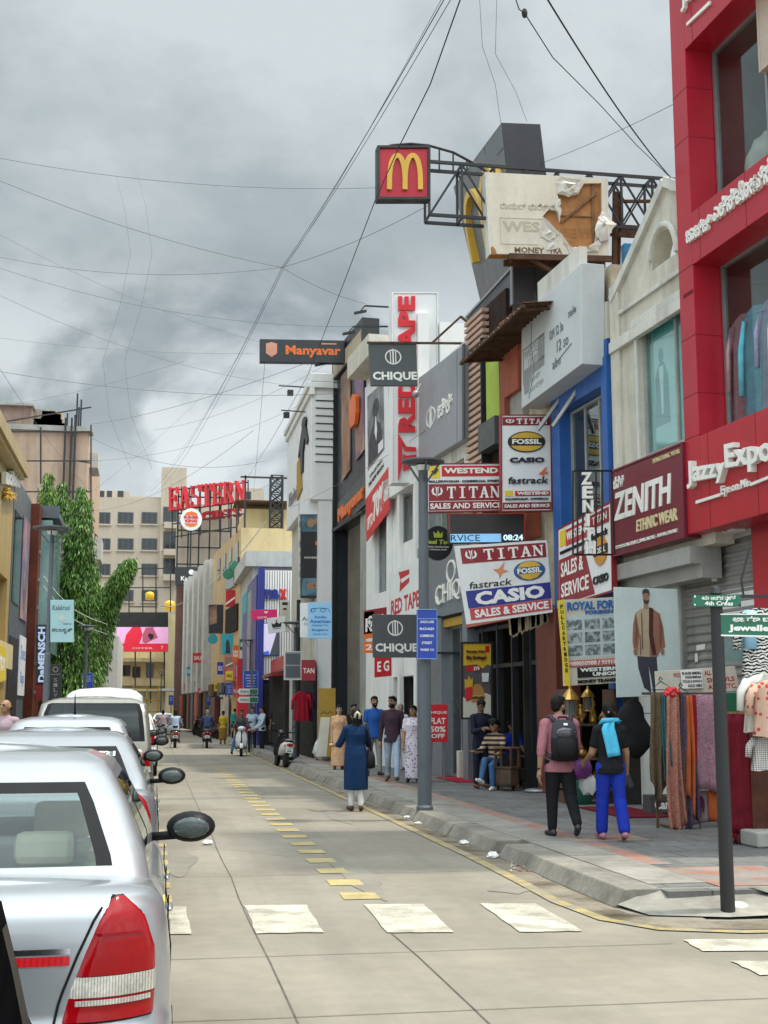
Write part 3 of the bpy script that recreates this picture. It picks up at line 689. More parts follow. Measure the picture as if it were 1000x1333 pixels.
# ground floor under the fascia
room(R1, FA, 0, ue, zA + .05, -2.6, -.95, 'interior_warm')
mb = MB(); u0 = FA.U(985, 760, -.55); FA.box(mb, u0 - .5, u0, .15, zA, -.9, -.5); mb.build('pillar', 'red_panel', R1)
mb = MB(); u0 = FA.U(926, 720, -.45); FA.box(mb, u0 - .05, u0, FA.Z(926, 757, -.45), zA, -.5, -.44); mb.build('downpipe', 'white_paint', R1)
mb = MB()
for px in (961, 975): p = FA.hit(px, 690, -.6); mb.box(p.x - .28, p.x + .2, p.y - .1, p.y + .1, zA - .03, zA + .05)
mb.each('soffit_light', 'sign_white', R1)
ua, ub = FA.U(928, 735, -.6), FA.U(987, 735, -.6)
za, zb = FA.Z(950, 766, -.6), zA
mb = MB(); FA.box(mb, ub, ua, za - .55, za - .02, -.75, -.6); mb.build('shelf_front', 'sign_white', R1)
dcol = [(.10, .08, .16), (.16, .13, .15), (.02, .05, .22), (.42, .16, .07), (.10, .08, .10), (.13, .10, .16), (.22, .09, .10), (.05, .05, .09)]
for i in range(8):
 m = mat('drape_%d' % i, dcol[i], .95, var=.25, sc=5); uu = ua - .08 - i * (ua - ub) / 8
 mb = MB(); mb.grid([[FA.pt(uu - j * .035, zb - .2 - (zb - za - .35) * t, -.72 + .02 * sin(j * 2.2)) for j in range(7)] for t in (0, .3, .7, 1)])
 tag(mb.build('scarf', m, solid=.01), ['plum', 'taupe', 'royal blue', 'burnt orange', 'dusky violet', 'lilac grey', 'wine red', 'midnight blue'][i] + ' scarf hanging in the shop display beneath the red fascia', 'scarf', 'scarves in the display under the red fascia')
# shutter + panels behind the stall
RS = thing('roller_shutter', 'grey ribbed roller shutter half hidden behind the black street name post', 'shutter', FA.pt(3.4, .15, -.6))
mb = MB(); ua = FA.U(893, 800, -.6)
rows = []
for i in range(0, 121):
 z = .16 + (zA - .25) * i / 120; o = .028 * (i % 4 in (1, 2)); rows.append([FA.pt(ua, z, -.62 + o), FA.pt(1.0, z, -.62 + o)])
mb.grid([r[::-1] for r in rows]); mb.build('curtain', 'shutter', RS)
mb = MB(); FA.box(mb, ua, ua + .09, .15, zA - .1, -.68, -.53); FA.box(mb, 1., ua, zA - .1, zA + .03, -.68, -.5); mb.each('guide_rail', 'galv', RS)
q = FA.Q([(907, 847), (918, 845), (918, 838), (907, 840)], -.585); mb = MB(); q.rect(mb, 0, 1, 0, 1, 0, .003); q2 = FA.Q([(905, 862), (909, 861), (908, 850), (905, 851)], -.585); q2.rect(mb, 0, 1, 0, 1, 0, .003); mb.each('torn_sticker', 'paper_white', RS)
# --- R2 cream shop with gable
D2 = -.22
u2 = FA.U(800, 500, D2)
R2 = thing('gabled_shop', 'weathered cream shop with a steep gable and arched niche beside the red facade', 'shop building', FA.pt((ue + u2) / 2, 0, D2))
zg = FA.Z(805, 388, D2); zap = FA.Z(868, 246, D2); uap = FA.U(868, 246, D2)
zw0, zw1 = FA.Z(835, 597, D2), FA.Z(835, 428, D2); wu1 = FA.U(833, 500, D2)
mb = MB(); FA.wall(mb, ue - .4, u2, 4.0, zg, [(ue - .5, wu1, zw0, zw1)], D2 - .3, D2)
sl_ = (zap - zg) / (u2 - uap)
out = [FA.pt(u2 - .12, zg, D2), FA.pt(uap, zap, D2), FA.pt(ue - .05, zap - sl_ * (uap - ue + .05), D2), FA.pt(ue - .05, zg, D2)]
zc_ = FA.Z(862, 343, D2); uc_ = FA.U(864, 325, D2); r_ = .42
arch = [FA.pt(uc_ + r_ * cos(a), zc_ + r_ * 1.25 * sin(a), D2) for a in np.linspace(0, pi, 15)]
arch = [p if (p - FA.a).dot(FA.u) > ue + .02 else FA.pt(ue + .02, p.z, D2) for p in arch]
mb.prism_hole(out, [arch], -FA.n * .3)
mb.build('wall', 'cream_wall', R2)
mb = MB(); FA.box(mb, ue - .3, u2 - .1, zg, zap - .4, D2 - 1.2, D2 - 1.1); mb.build('niche_back', 'cream_wall', R2)
mb = MB()
mb.tube([FA.pt(uc_ + (r_ + .07) * cos(a), zc_ + (r_ + .07) * 1.22 * sin(a), D2 + .02) for a in np.linspace(.3, pi, 12)], .055, 6)
mb.bar(FA.pt(u2 - .05, zg + .02, D2 + .03), FA.pt(uap, zap + .12, D2 + .03), .16, .10, up=FA.n); mb.bar(FA.pt(uap, zap + .12, D2 + .031), FA.pt(ue - .05, zap - sl_ * (uap - ue + .05) + .1, D2 + .031), .16, .10, up=FA.n)
z3 = FA.Z(820, 445, D2)
FA.box(mb, ue - .1, u2 - .02, z3 - .05, z3 + .14, D2, D2 + .10); FA.box(mb, ue - .1, u2 - .04, z3 + .55, z3 + .62, D2, D2 + .05)
FA.box(mb, wu1, wu1 + .08, zw0 - .05, zw1 + .05, D2, D2 + .05); FA.box(mb, ue - .1, wu1 + .12, zw1 + .05, zw1 + .17, D2, D2 + .09)
mb.build('moulding', 'old_white', R2, bevel=.01)
mb = MB(); FA.box(mb, u2 - .34, u2, 4.0, zg + .25, D2 - .31, D2 + .06); mb.build('pilaster', 'cream_wall', R2, bevel=.01)
body(R2, FA, ue - .5, u2, zg - .2, D2 - 1.3, 'stained_wall')
w = FA.window(R2, ue - .35, wu1, zw0, zw1, D2 - .1, 'galv', glassmat('pane_teal', (.82, .95, .95), .08), nv=2, fw=.06)
mb = MB(); mb.grid([[FA.pt(wu1 - .05 - i * .05, z, D2 - .2 + .02 * sin(i * 1.9)) for i in range(30)] for z in (zw0, zw1)]); mb.build('curtain', 'teal_curtain', R2)
# faded poster figure in that window
q = FA.QU(wu1 - .1, wu1 - .95, zw0 + .1, zw1 - .25, D2 - .15)
ps = sign('window_poster', 'faded poster of a suited figure behind the teal upper window panes', 'poster', q, 'photo_pale', [('figure', mat('faded_teal', (.16, .27, .28), .6), [('e', .45, .84, .10, .07), ('p', [(.15, .2), (.2, .66), (.36, .77), (.56, .77), (.72, .64), (.76, .2)])]), ('scarf_mark', 'white_cloth', [('p', [(.36, .74), (.44, .3), (.5, .3), (.55, .74)])])], .01)
# sign box of the cream shop
q = FA.Q([(798, 723), (891.5, 697.5), (888.5, 578), (797, 615)], .03)
sign('shop_sign', 'dark maroon box sign with big slanted white capitals fixed above the shutter', 'sign', q, 'maroon_sign', [
 ('lettering', 'letter_white', [('t', 'ZENITH', .03, .85, .40, .73, dict(bold=.03, shear=.1)), ('t', 'ಜೆನಿತ್', .03, .19, .78, .93, dict(bold=.02))]),
 ('tagline', mat('cream_letter', (.68, .57, .33), .5), [('t', 'ETHNIC WEAR', .37, .92, .19, .33, dict(bold=.03, shear=.1)), ('t', 'MENS ETHNIC WEAR', .62, .97, .91, .96)]),
 ('address', 'letter_white', [('t', 'COMMERCIAL STREET, BANGALORE - 560 001. PHONE', .04, .92, .055, .10)])], .45, frame=('maroon_sign', .03, .02), raise_=.012)
mb = MB(); FA.box(mb, ue, u2 - .1, 3.75, 4.0, D2 - .3, D2 + .2); FA.box(mb, ue, u2 - .1, 3.55, 3.75, D2 - .3, D2 + .02); mb.build('lintel', 'galv', R2)
# white partition behind the poster and the narrow wall
mb = MB(); ua, ub = FA.U(884, 800, -.5), FA.U(815, 800, -.5)
FA.box(mb, ua, ub, .15, 3.55, -.62, -.5); mb.build('partition', 'old_white', R2)
mb = MB(); z = FA.Z(850, 765, -.5); FA.box(mb, ua + .1, ub, z - .04, z + .06, -.5, -.48)
for zz in (1.1, 1.6, 2.1, 2.55): FA.box(mb, ua + .1, ub, zz, zz + .012, -.5, -.497)
mb.build('partition_groove', 'dark_steel', R2)
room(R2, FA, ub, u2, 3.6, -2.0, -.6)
# poster of the man, hung from the sign box
q = QP([(803, 908), (886, 905), (882, 767), (799, 764)], 18.25)
fig = [
 ('trousers', 'photo_dark', [('p', [(.34, .31), (.72, .31), (.74, .16), (.80, .02), (.64, .02), (.60, .14), (.56, .22), (.60, .02), (.46, .06), (.36, .2)])]),
 ('coat', 'coat_brown', [('p', [(.33, .72), (.46, .77), (.66, .77), (.80, .72), (.87, .58), (.90, .38), (.80, .34), (.74, .28), (.56, .28), (.34, .30), (.28, .36), (.26, .44), (.28, .6)])]),
 ('coat_front', 'khaki', [('p', [(.34, .72), (.46, .77), (.62, .77), (.60, .5), (.58, .28), (.34, .29), (.40, .5)])]),
 ('stole', mat('stole_m', (.07, .025, .02), .8), [('p', [(.60, .78), (.68, .77), (.66, .5), (.72, .30), (.64, .30), (.58, .5)])]),
 ('skin', 'skin_photo', [('e', .545, .88, .062, .055), ('r', .50, .58, .77, .84), ('e', .31, .335, .04, .035), ('e', .84, .335, .035, .035)]),
 ('face_mark', mat('face_m', (.16, .08, .05), .7), [('r', .505, .535, .892, .90), ('r', .56, .59, .892, .90), ('r', .543, .556, .865, .89), ('e', .31, .335, .012, .03), ('e', .84, .335, .01, .028)]), ('coat_fold', mat('fold_m', (.17, .075, .05), .8), [('p', [(.80, .72), (.84, .58), (.80, .36), (.79, .5)]), ('p', [(.33, .70), (.36, .55), (.30, .4), (.33, .56)]), ('r', .44, .452, .36, .72), ('r', .40, .41, .3, .5)]), ('hair', 'photo_dark', [('p', [(.475, .91), (.485, .955), (.54, .97), (.60, .955), (.615, .90), (.60, .925), (.50, .925)]), ('p', [(.49, .865), (.5, .83), (.545, .81), (.59, .83), (.605, .865), (.57, .85), (.52, .85)])])]
fs_ = lambda s: .27 + (s - .26) * .8
ft_ = lambda t: .36 + (t - .28) * .92 if t >= .28 else .03 + (t - .02) * 1.27
fig = [(n_, m_, [('p', [(fs_(a), ft_(b)) for a, b in o[1]]) if o[0] == 'p' else ('e', fs_(o[1]), ft_(o[2]), o[3] * .8, o[4] * .92) if o[0] == 'e' else ('r', fs_(o[1]), fs_(o[2]), ft_(o[3]), ft_(o[4])) for o in ops]) for n_, m_, ops in fig]
sign('fashion_poster', 'large pale poster of a bearded man in a long brown coat above the scarf stall', 'poster', q, 'photo_pale', fig, .02, step=.003)
# --- R3 blue framed shop
u3 = FA.U(690, 600, D2)
R3 = thing('blue_framed_shop', 'shop with a bright blue window surround under a stained upper wall', 'shop building', FA.pt((u2 + u3) / 2, 0, D2))
zbl0, zbl1 = FA.Z(765, 640, D2), FA.Z(760, 486, D2)
ua, ub = FA.U(800, 600, D2), FA.U(727, 600, D2)
ztop3 = FA.Z(785, 352, D2)
u3b = FA.U(690, 380, D2)
mb = MB(); FA.wall(mb, u2 + .002, u3, 3.3, ztop3, [(ua + .02, ub, 3.5, zbl1)], D2 - .3, D2); mb.build('wall', 'stained_wall', R3)
mb = MB(); FA.box(mb, ua, ua + .22, 2.0, zbl1, D2 - .2, D2 + .12); FA.box(mb, ub - .36, ub + .02, 3.2, zbl1, D2 - .2, D2 + .12)
FA.box(mb, ua + .22, ub - .36, FA.Z(765, 518, D2), zbl1, D2 - .2, D2 + .118); FA.box(mb, ua, ub, zbl1, zbl1 + .3, D2 - .2, D2 + .1); FA.box(mb, ua, u3 - .2, 3.25, 3.6, D2 - .2, D2 + .08)
mb.build('surround', 'frame_blue', R3, bevel=.01)
mb = MB(); FA.box(mb, ua + .2, ua + .42, .15, 3.3, -.4, D2); mb.build('blue_pillar', 'frame_blue', R3)
mb = MB(); FA.box(mb, ua + .22, ub - .5, 3.6, zbl1 - .4, D2 - 1.6, D2 - 1.5); FA.box(mb, ua + .22, ub - .5, FA.Z(765, 530, D2) - .02, FA.Z(765, 530, D2) + .05, D2 - 1.5, D2 - .2); mb.build('interior', 'grey_cladding', R3)
FA.window(R3, ua + .22, ub - .36, 3.62, FA.Z(765, 518, D2) - .02, D2 - .14, 'galv', glassmat('pane_clear', (.6, .66, .66), .1), nv=3)
mb = MB(); mb.tube([FA.pt(ub - .75, 3.6, D2 - .35), FA.pt(ub - .75, FA.Z(745, 545, D2), D2 - .35)], .09, 10); mb.build('drainpipe', 'sign_grey', R3)
body(R3, FA, u2, u3, ztop3, D2 - 2.5, 'stained_wall')
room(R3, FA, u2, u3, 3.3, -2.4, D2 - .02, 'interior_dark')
mb = MB(); FA.box(mb, u2 - .02, u2 + .5, 3.4, FA.Z(800, 545, D2), D2 - .22, D2 - .19); mb.build('side_panel', 'cream_wall', R3)
# mangled paper awning end and rubble on ledge
mb = MB(); FA.box(mb, ua - .02, ua + .9, zbl1 + .3, zbl1 + .95, D2, D2 + .08); mb.build('ledge', 'cream_wall', R3)
# big grey money transfer box sign
q = FA.Q([(679, 532), (757.6, 473.6), (757.6, 341.6), (679, 412)], .28)
sign('box_sign', 'large faded pale grey money transfer box sign jutting above the blue frame', 'sign', q, mat('faded_board', (.52, .55, .56), .5, var=.06, dirt=.15), [
 ('emblem', mat('faded_panel', (.26, .27, .27), .6, var=.1), [('p', [(.03, .28), (.03, .36), (.3, .36), (.3, .62), (.41, .62), (.41, .28), (.2, .28), (.12, .12), (.06, .12)]), ('r', .03, .41, .36, .385), ('r', .03, .41, .60, .62), ('r', .03, .045, .36, .62)]),
 ('faded_lettering', mat('faded_letter', (.36, .38, .38), .6, var=.2), [('t', 'WESTERN', .06, .39, .49, .585), ('t', 'UNION', .13, .39, .38, .47), ('t', 'MONEY', .15, .34, .20, .25), ('t', 'TRANSFER', .12, .4, .10, .15)]),
 ('scribble', mat('scribble_m', (.22, .24, .25), .6, var=.4, sc=9), [('t', 'OM 12 3o', .5, .72, .48, .58), ('t', '12 so', .62, .80, .30, .42), ('t', 'abe', .55, .68, .16, .26), ('l', [(.6, .2), (.85, .28)], .012), ('t', 'sale', .80, .92, .56, .64), ('l', [(.2, .95), (.18, .6), (.24, .3), (.14, .05)], .008)])], .42, bevel=.01)
mb = MB(); mb.bar(FA.hit(690, 470, .25), FA.hit(700, 530, -.2), .05); mb.bar(FA.hit(720, 555, .2), FA.hit(757, 500, -.2), .06); mb.bar(FA.hit(700, 560, .2), FA.hit(735, 512, -.2), .06)
tag(mb.build('sign_bracket', 'galv'), 'pale steel brackets under the large faded box sign', 'bracket')
# plastic skirting white wall between dark fascia and banner
# small angled service board on the blue shop
q = FA.Q([(728, 790), (797, 768), (795, 655), (727, 690)], .06)
TC = [('crest', 'sign_yellow', [('r', .03, .15, .76, .97)]),
      ('red_bands', 'sign_red', [('r', .16, .60, .74, .95)]), ('maroon_bands', 'titan_red', [('r', .62, .97, .8, .97), ('p', [(.02, .02), (.70, .02), (.52, .60), (.02, .60)])]),
      ('lettering', 'letter_white', [('t', 'WESTEND', .18, .58, .8, .91, dict(bold=.03)), ('t', 'TITAN', .68, .94, .84, .93), ('t', 'SALES &', .06, .5, .36, .55, dict(bold=.02)), ('t', 'SERVICE', .06, .6, .10, .28, dict(bold=.02))]),
      ('badge', mat('badge_orange', (.55, .24, .03), .4), [('e', .82, .50, .12, .17)]), ('badge_text', 'black', [('r', .70, .94, .45, .56), ('t', 'CASIO', .68, .95, .12, .22, dict(bold=.03)), ('t', 'fastrack', .66, .95, .66, .74), ('t', 'MALLESHWARAM . COMMERCIAL STREET', .05, .55, .66, .70)]), ('badge_letter', 'letter_white', [('t', 'FOSSIL', .72, .92, .47, .54, dict(bold=.02))])]
sign('service_sign', 'white and maroon watch service board set at an angle on the blue shop', 'sign', q, 'sign_white', TC, .08, frame=('titan_red', .03, .01))
# money exchange light box
q = QP([(737, 893), (806, 889), (804, 777), (733, 781)], 20.3)
rr = random.Random(2); notes = [('r', .05 + .33 * i, .05 + .33 * i + .28, .34 + .15 * j, .34 + .15 * j + .12) for i in range(3) for j in range(3)]
sign('exchange_sign', 'cream light box with blue capitals, rows of currency pictures and a red phone number', 'sign', q, mat('cream_board', (.60, .57, .46), .5, var=.06, dirt=.1), [
 ('picture_panel', mat('note_bg', (.52, .60, .60), .5), [('r', 0.02, 1, .31, .81)]), ('notes', mat('note_m', (.42, .46, .46), .6, pat='mottle', col2=(.14, .17, .18), psc=14), notes),
 ('phone_band', mat('pale_red', (.55, .14, .14), .5), [('r', 0.02, 1, .21, .29)]), ('dark_panel', 'black', [('r', .22, 1., .085, .205)]),
 ('blue_lettering', 'letter_blue', [('t', 'ROYAL FOREX', .07, 1.12, .87, .97, dict(bold=.035)), ('t', 'FOREIGN EX', .40, 1.1, .815, .86, dict(bold=.03))]),
 ('white_lettering', 'letter_white', [('t', '9980050988 / 959150', .03, 1.0, .225, .275, dict(bold=.02)), ('t', 'WESTERN', .26, .99, .15, .195, dict(bold=.05)), ('t', 'UNION', .50, .99, .095, .14, dict(bold=.05))]),
 ('black_lettering', 'black', [('t', 'MONEY TRANSFER', .22, 1.06, .02, .06, dict(bold=.03))])], .16)
q = QP([(735.5, 893), (743, 892.6), (734.5, 780), (726, 782)], 20.2)
mb = MB(); q.rect(mb, 0, 1, 0, 1, -.03, 0); r = thing('yellow_strip_sign', 'narrow yellow vertical strip sign with black letters beside the cream light box', 'sign', q.pt(.5, 0)); mb.build('board', 'sign_yellow', r)
mb = MB()
for i, ch in enumerate('FULLCARTRIDGE'): q.text(mb, ch, .3, .75, .90 - i * .062, .945 - i * .062, 0, .006, bold=.03)
mb.build('lettering', 'black', r)
# caged vertical sign
CG = thing('caged_sign', 'thin black barred cage sign with white letters stacked vertically before the maroon sign', 'sign', P(770, 722, 19.4))
mb = MB()
for y in (613, 722): mb.bar(P(748, y, 19.4), P(796, y, 19.7), .03)
for x in (746, 752, 759, 765, 776, 784): mb.bar(P(x, 613, 19.4), P(x, 722, 19.4), .025)
mb.bar(P(796, 613, 19.7), P(800, 722, 19.75), .03); mb.build('cage', 'black', CG)
mb = MB()
for i, (ch, x) in enumerate(zip('ZENITH', (763.5, 765, 765.5, 765, 766.5, 768.5))):
 q = QR(x - 6.5, x + 6.5, 615 + i * 18, 631 + i * 18, 19.36); q.text(mb, ch, .5 - (.5 if ch != 'I' else .17), .5 + (.5 if ch != 'I' else .17), 0, 1, -.03, .03, bold=.03)
mb.build('lettering', 'letter_white', CG)
# --- R4 terracotta shop with the black slanted tower
u4 = FA.U(605, 520)
R4 = thing('restaurant_building', 'terracotta and slatted restaurant front under a leaning black tower', 'restaurant', FA.pt((u3 + u4) / 2, 0))
um = FA.U(651, 520); ztop4 = FA.Z(640, 430)
mb = MB(); FA.wall(mb, u3 + .003, um, 3.6, ztop4, [(FA.U(686, 560), FA.U(657, 560), FA.Z(665, 600), FA.Z(665, 512))], -.3, 0); mb.build('wall', 'terracotta', R4)
mb = MB(); FA.box(mb, u3 + .1, um - .05, 4.2, ztop4 - .1, -.32, -.12); mb.build('recess_wall', 'concrete', R4)
mb = MB(); FA.box(mb, um, u4, 3.4, ztop4 + .8, -.3, -.16); mb.build('slat_backing', 'louver_dark', R4)
mb = MB(); z = 3.5
ua = FA.U(629, 520)
while z < ztop4 + .7: FA.box(mb, ua, u4 - .02, z, z + .085, -.155, .0); z += .155
mb.build('slat_screen', 'louver', R4)
mb = MB(); FA.box(mb, ua - .05, ua, 4.5, ztop4, -.15, .06); mb.build('slat_post', 'charcoal', R4)
mb = MB(); FA.box(mb, FA.U(651, 500), FA.U(634, 500), FA.Z(640, 548), FA.Z(640, 462), -.12, .02); mb.build('lime_panel', 'lime', R4)
mb = MB(); FA.box(mb, FA.U(652, 540), FA.U(630, 540), FA.Z(640, 585), FA.Z(640, 549), -.12, .14); mb.build('grey_panel', 'sign_grey', R4)
body(R4, FA, u3, u4, ztop4 + .3, -1.6, 'concrete')
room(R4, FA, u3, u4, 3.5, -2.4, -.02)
mb = MB(); ua, ub = FA.U(722, 860), FA.U(697, 860); FA.box(mb, ua, ub, .15, 3.5, -.5, -.02); mb.build('brown_panel', 'brown_red', R4, bevel=.01)
mb = MB()
for px in (621, 640, 659, 683, 691): uu = FA.U(px, 880); FA.box(mb, uu - .04, uu + .04, .15, 3.5, -.25, -.12)
for py in (866, 815): zz = FA.Z(650, py); FA.box(mb, FA.U(700, 860), FA.U(615, 860), zz - .04, zz + .04, -.24, -.13)
mb.build('door_frame', 'charcoal', R4)
mb = MB(); FA.box(mb, u3 + .3, u4 - .1, 3.45, 3.6, -.2, .05); mb.build('lintel', 'terracotta', R4)
mb = MB(); p = FA.hit(698, 680, .45)
c = P(698, 700, 24.2); mb.box(c.x - .25, c.x + .55, 24.1, 24.9, c.z, c.z + .58); mb.build('awning_box', 'terracotta', R4, bevel=.05)
# tower
A, A2, D_, D2_ = P(653, 159, 25.5), P(703.5, 161, 25.5), P(676, 380, 25.5), P(730, 380, 25.5)
B = P(590.5, 243, 28.7); C = P(634, 428, 28.7)
TW = thing('roof_tower', 'tall leaning black and grey roof tower carrying a big yellow emblem', 'tower', D_ - V((0, 0, 0)))
mb = MB(); B2 = B + (A2 - A); C2 = C + (D2_ - D_)
mb.hexa([D_, D2_, C2, C, A, A2, B2, B]); mb.build('shell', 'charcoal', TW, bevel=.01)
lf = Q(C, D_, A, B)
mb = MB(); lf.rect(mb, .004, .996, .004, .996, 0, .006); mb.build('side_cladding', mat('tower_side', (.13, .14, .15), .45, var=.1, dirt=.15), TW)
mb = MB()
for t in (.3, .62, .85): lf.rect(mb, .01, .99, t, t + .006, .006, .009)
for s in (.33, .66): lf.rect(mb, s, s + .006, .01, .99, .006, .009)
mb.build('cladding_joint', 'charcoal', TW)
mb = MB()
def arches(q, mb, s0, s1, t0, t1, w, d0, d1, n=14):
 for k in (0, 1):
  c = s0 + (s1 - s0) * (.25 + .5 * k); r = (s1 - s0) * .25
  pts = [(c - r * (1 + 0) * cos(a) if True else 0, t0 + (t1 - t0) * sin(a) ** .62) for a in np.linspace(0, pi, n)]
  q.ribbon(mb, pts, w, d0, d1 + .002 * k)
arches(lf, mb, .22, .95, .40, .80, .17, .0, .22); mb.build('emblem', 'gold', TW)
# dark projecting fascia box and tin canopy
FX = thing('fascia_box', 'dark blank fascia box projecting above a rusty tin canopy', 'sign box', P(668, 397, 25.5))
a, b = P(668, 345, 25.5), P(697, 343, 25.5); c, d = P(668, 396, 25.5), P(697, 396, 25.5); e = P(607, 412, 28.8); f = P(612, 447, 28.8)
mb = MB(); mb.hexa([c, d, f + (d - c), f, a, b, e + (b - a), e]); mb.build('box', 'dark_cladding', FX, bevel=.01)
mb = MB(); qq = Q(f, c, a, e); qq.rect(mb, 0, 1, .93, 1., 0, .03); qq.rect(mb, .97, 1, 0, .93, 0, .03); mb.build('edge_trim', 'mid_grey_cladding', FX)
qq2 = Q(c, d, b, a); mb = MB(); qq2.rect(mb, .05, .95, .05, .95, 0, .006); mb.build('black_end', 'charcoal', FX)
CP = thing('tin_canopy', 'rusty corrugated canopy sheet on thin struts below the dark fascia box', 'canopy', FA.hit(640, 440, .5))
on, of = FA.hit(682, 394, .85), FA.hit(600, 470, .85)
mb = MB(); N = 60; rows = []
for i in range(N + 1):
 p = on.lerp(of, i / N); w = .03 * sin(i * 2.1); rows.append([p + V((0, 0, w)), p - FA.n * .95 + V((0, 0, w + .12))])
mb.grid(rows); mb.build('sheet', 'rust', CP, solid=.012)
mb = MB(); mb.bar(on - V((0, 0, .06)), of - V((0, 0, .06)), .06)
for t in (.05, .5, .95): p = on.lerp(of, t); mb.bar(p - V((0, 0, .07)), p - FA.n * .95 + V((0, 0, .04)), .05)
mb.build('strut', 'rust', CP)
mb = MB()
for i in range(12): p = on.lerp(of, .05 + i * .075) + V((0, 0, -.05)); mb.ell(p, (.035, .035, .035), 8, 5)
mb.each('bulb', 'sign_white', CP)
# white weathered wall strip between fascia box and faded sign
mb = MB(); FA.box(mb, FA.U(752, 380), FA.U(697, 380), FA.Z(720, 450), FA.Z(720, 347), -.2, -.05); mb.build('upper_wall', 'old_white', R3)
# --- gantry with the red emblem board
TY = 25.0
GT = thing('sign_gantry', 'black steel lattice gantry reaching over the pavement above the shop roofs', 'gantry', P(700, 330, TY))
zt, zb_ = P(640, 222, TY).z, P(640, 290, TY).z; x0, x1 = P(556, 250, TY).x, P(884, 250, TY).x
mb = MB()
for yy in (TY - .22, TY + .22):
 mb.bar((x0, yy, zt), (x1, yy, zt), .06); mb.bar((x0, yy, zb_), (x1, yy, zb_), .06)
 n = 8
 for i in range(n + 1):
  x = x0 + (x1 - x0) * i / n; mb.bar((x, yy, zb_), (x, yy, zt), .045)
  if i < n:
   xn = x0 + (x1 - x0) * (i + 1) / n
   if i % 2 == 0 or i > 4: mb.bar((x, yy, zb_), (xn, yy, zt), .035)
   if i % 2 or i > 4: mb.bar((x, yy, zt), (xn, yy, zb_), .035)
for i in range(9): x = x0 + (x1 - x0) * i / 8; mb.bar((x, TY - .22, zt), (x, TY + .22, zt), .04); mb.bar((x, TY - .22, zb_), (x, TY + .22, zb_), .04)
mb.build('lattice', 'dark_steel', GT)
mb = MB()
for k in range(2):
 pts = [P(x, y, TY - .22 + .44 * k) for x, y in ((490, 197), (510, 189), (535, 187), (558, 189), (590, 198), (620, 214), (634, 224))]; mb.tube(pts, .03, 6)
for x, y0, y1 in ((572, 195, 222), (590, 199, 222), (608, 208, 222)): mb.bar(P(x, y0, TY), P(x, y1, TY), .03)
mb.build('curved_rail', 'dark_steel', GT)
mb = MB(); X = P(800, 420, TY).x
mb.bar(P(801, 250, TY), P(799, 415, TY), .09); mb.bar(P(806, 250, TY + .3), P(804, 380, TY + .3), .09); mb.bar(P(690, 336, TY - .3), P(800, 404, TY - .05), .075); mb.bar(P(660, 336, TY - .3), P(795, 338, TY - .3), .06); mb.bar(P(800, 300, TY), P(880, 305, TY), .1, .25); mb.bar(P(800, 262, TY), P(880, 262, TY), .06)
mb.build('rusty_strut', 'rust', GT)
q = QR(494, 557, 193, 257, TY - .25)
mr = sign('emblem_board', 'square crimson board with a golden arched emblem at the street end of the gantry', 'sign', q, 'mcd_red', [], .22, frame=('dark_steel', .05, .04))
mb = MB(); arches(q, mb, .20, .84, .15, .84, .10, 0, .05, 22); mb.build('emblem', 'gold', mr)
# torn billboard
q = QP([(639, 330), (793, 334), (791.5, 232), (633, 224)], TY - .34)
TB = thing('torn_billboard', 'torn whitish money transfer billboard with plywood showing through ripped skin', 'billboard', q.pt(.5, 0))
mb = MB(); q.rect(mb, 0, 1, 0, 1, -.3, -.06); mb.build('plywood_back', 'plywood', TB)
mb = MB(); q.rect(mb, -.012, 0, -.01, 1.0, -.3, .015); q.rect(mb, .985, 1., -.01, 1.0, -.06, .004); mb.build('edge_frame', 'old_white', TB)
mb = MB(); q.rect(mb, .865, .885, .03, .97, -.06, -.03); q.rect(mb, .58, .88, .50, .515, -.06, -.04); q.line(mb, [(.60, .42), (.91, .82)], .045, -.04, -.01); mb.build('timber', 'wood', TB)
hole = [(.577, .78), (.67, .75), (.75, .78), (.80, .92), (.946, .935), (.946, .57), (.90, .4), (.875, .10), (.68, .1), (.60, .26), (.477, .33), (.445, .475), (.507, .585), (.57, .55), (.59, .42), (.60, .56)]
mb = MB(); mb.prism_hole([q.pt(a, b, -.06) for a, b in ((0, 0), (1, 0), (1, 1), (0, 1))], [[q.pt(a, b, -.06) for a, b in hole]], q.n * .06)
mb.build('skin', 'torn_skin', TB)
mb = MB(); rt = random.Random(4)
def flap(pts, lift):
 n = len(pts); pp = []
 for i in range(n):
  a, b = pts[i], pts[(i + 1) % n]
  for t in (0, .33, .67): pp.append((a[0] + (b[0] - a[0]) * t + rt.uniform(-.012, .012), a[1] + (b[1] - a[1]) * t + rt.uniform(-.012, .012)))
 c0 = sum(p[0] for p in pp) / len(pp), sum(p[1] for p in pp) / len(pp); m = len(pp); rows = []
 for k in (1, .66, .33, .02): rows.append([q.pt(c0[0] + (p[0] - c0[0]) * k, c0[1] + (p[1] - c0[1]) * k, .012 + lift * (.5 + .5 * sin(7 * p[0] + 9 * p[1] * k)) * (.35 + .5 * (1 - k))) for p in pp])
 mb.grid(rows, True)
flap([(.577, .78), (.585, .98), (.79, .96), (.74, .80), (.66, .74)], .1); flap([(.445, .475), (.41, .22), (.50, .17), (.56, .26), (.6, .25)], .14); flap([(.60, .26), (.62, .16), (.70, .1), (.76, -.06), (.70, -.05), (.66, .06)], .12)
flap([(.946, .57), (.90, .46), (.88, .26), (.93, .17), (1.0, .23), (1.06, .41), (1.0, .55)], .16); flap([(.57, .72), (.55, .6), (.58, .46), (.60, .56), (.585, .7)], .05); flap([(.50, .16), (.46, .05), (.56, .1), (.56, .2)], .1); flap([(.66, .1), (.85, .1), (.93, .2), (.9, .06), (.72, .04)], .1)
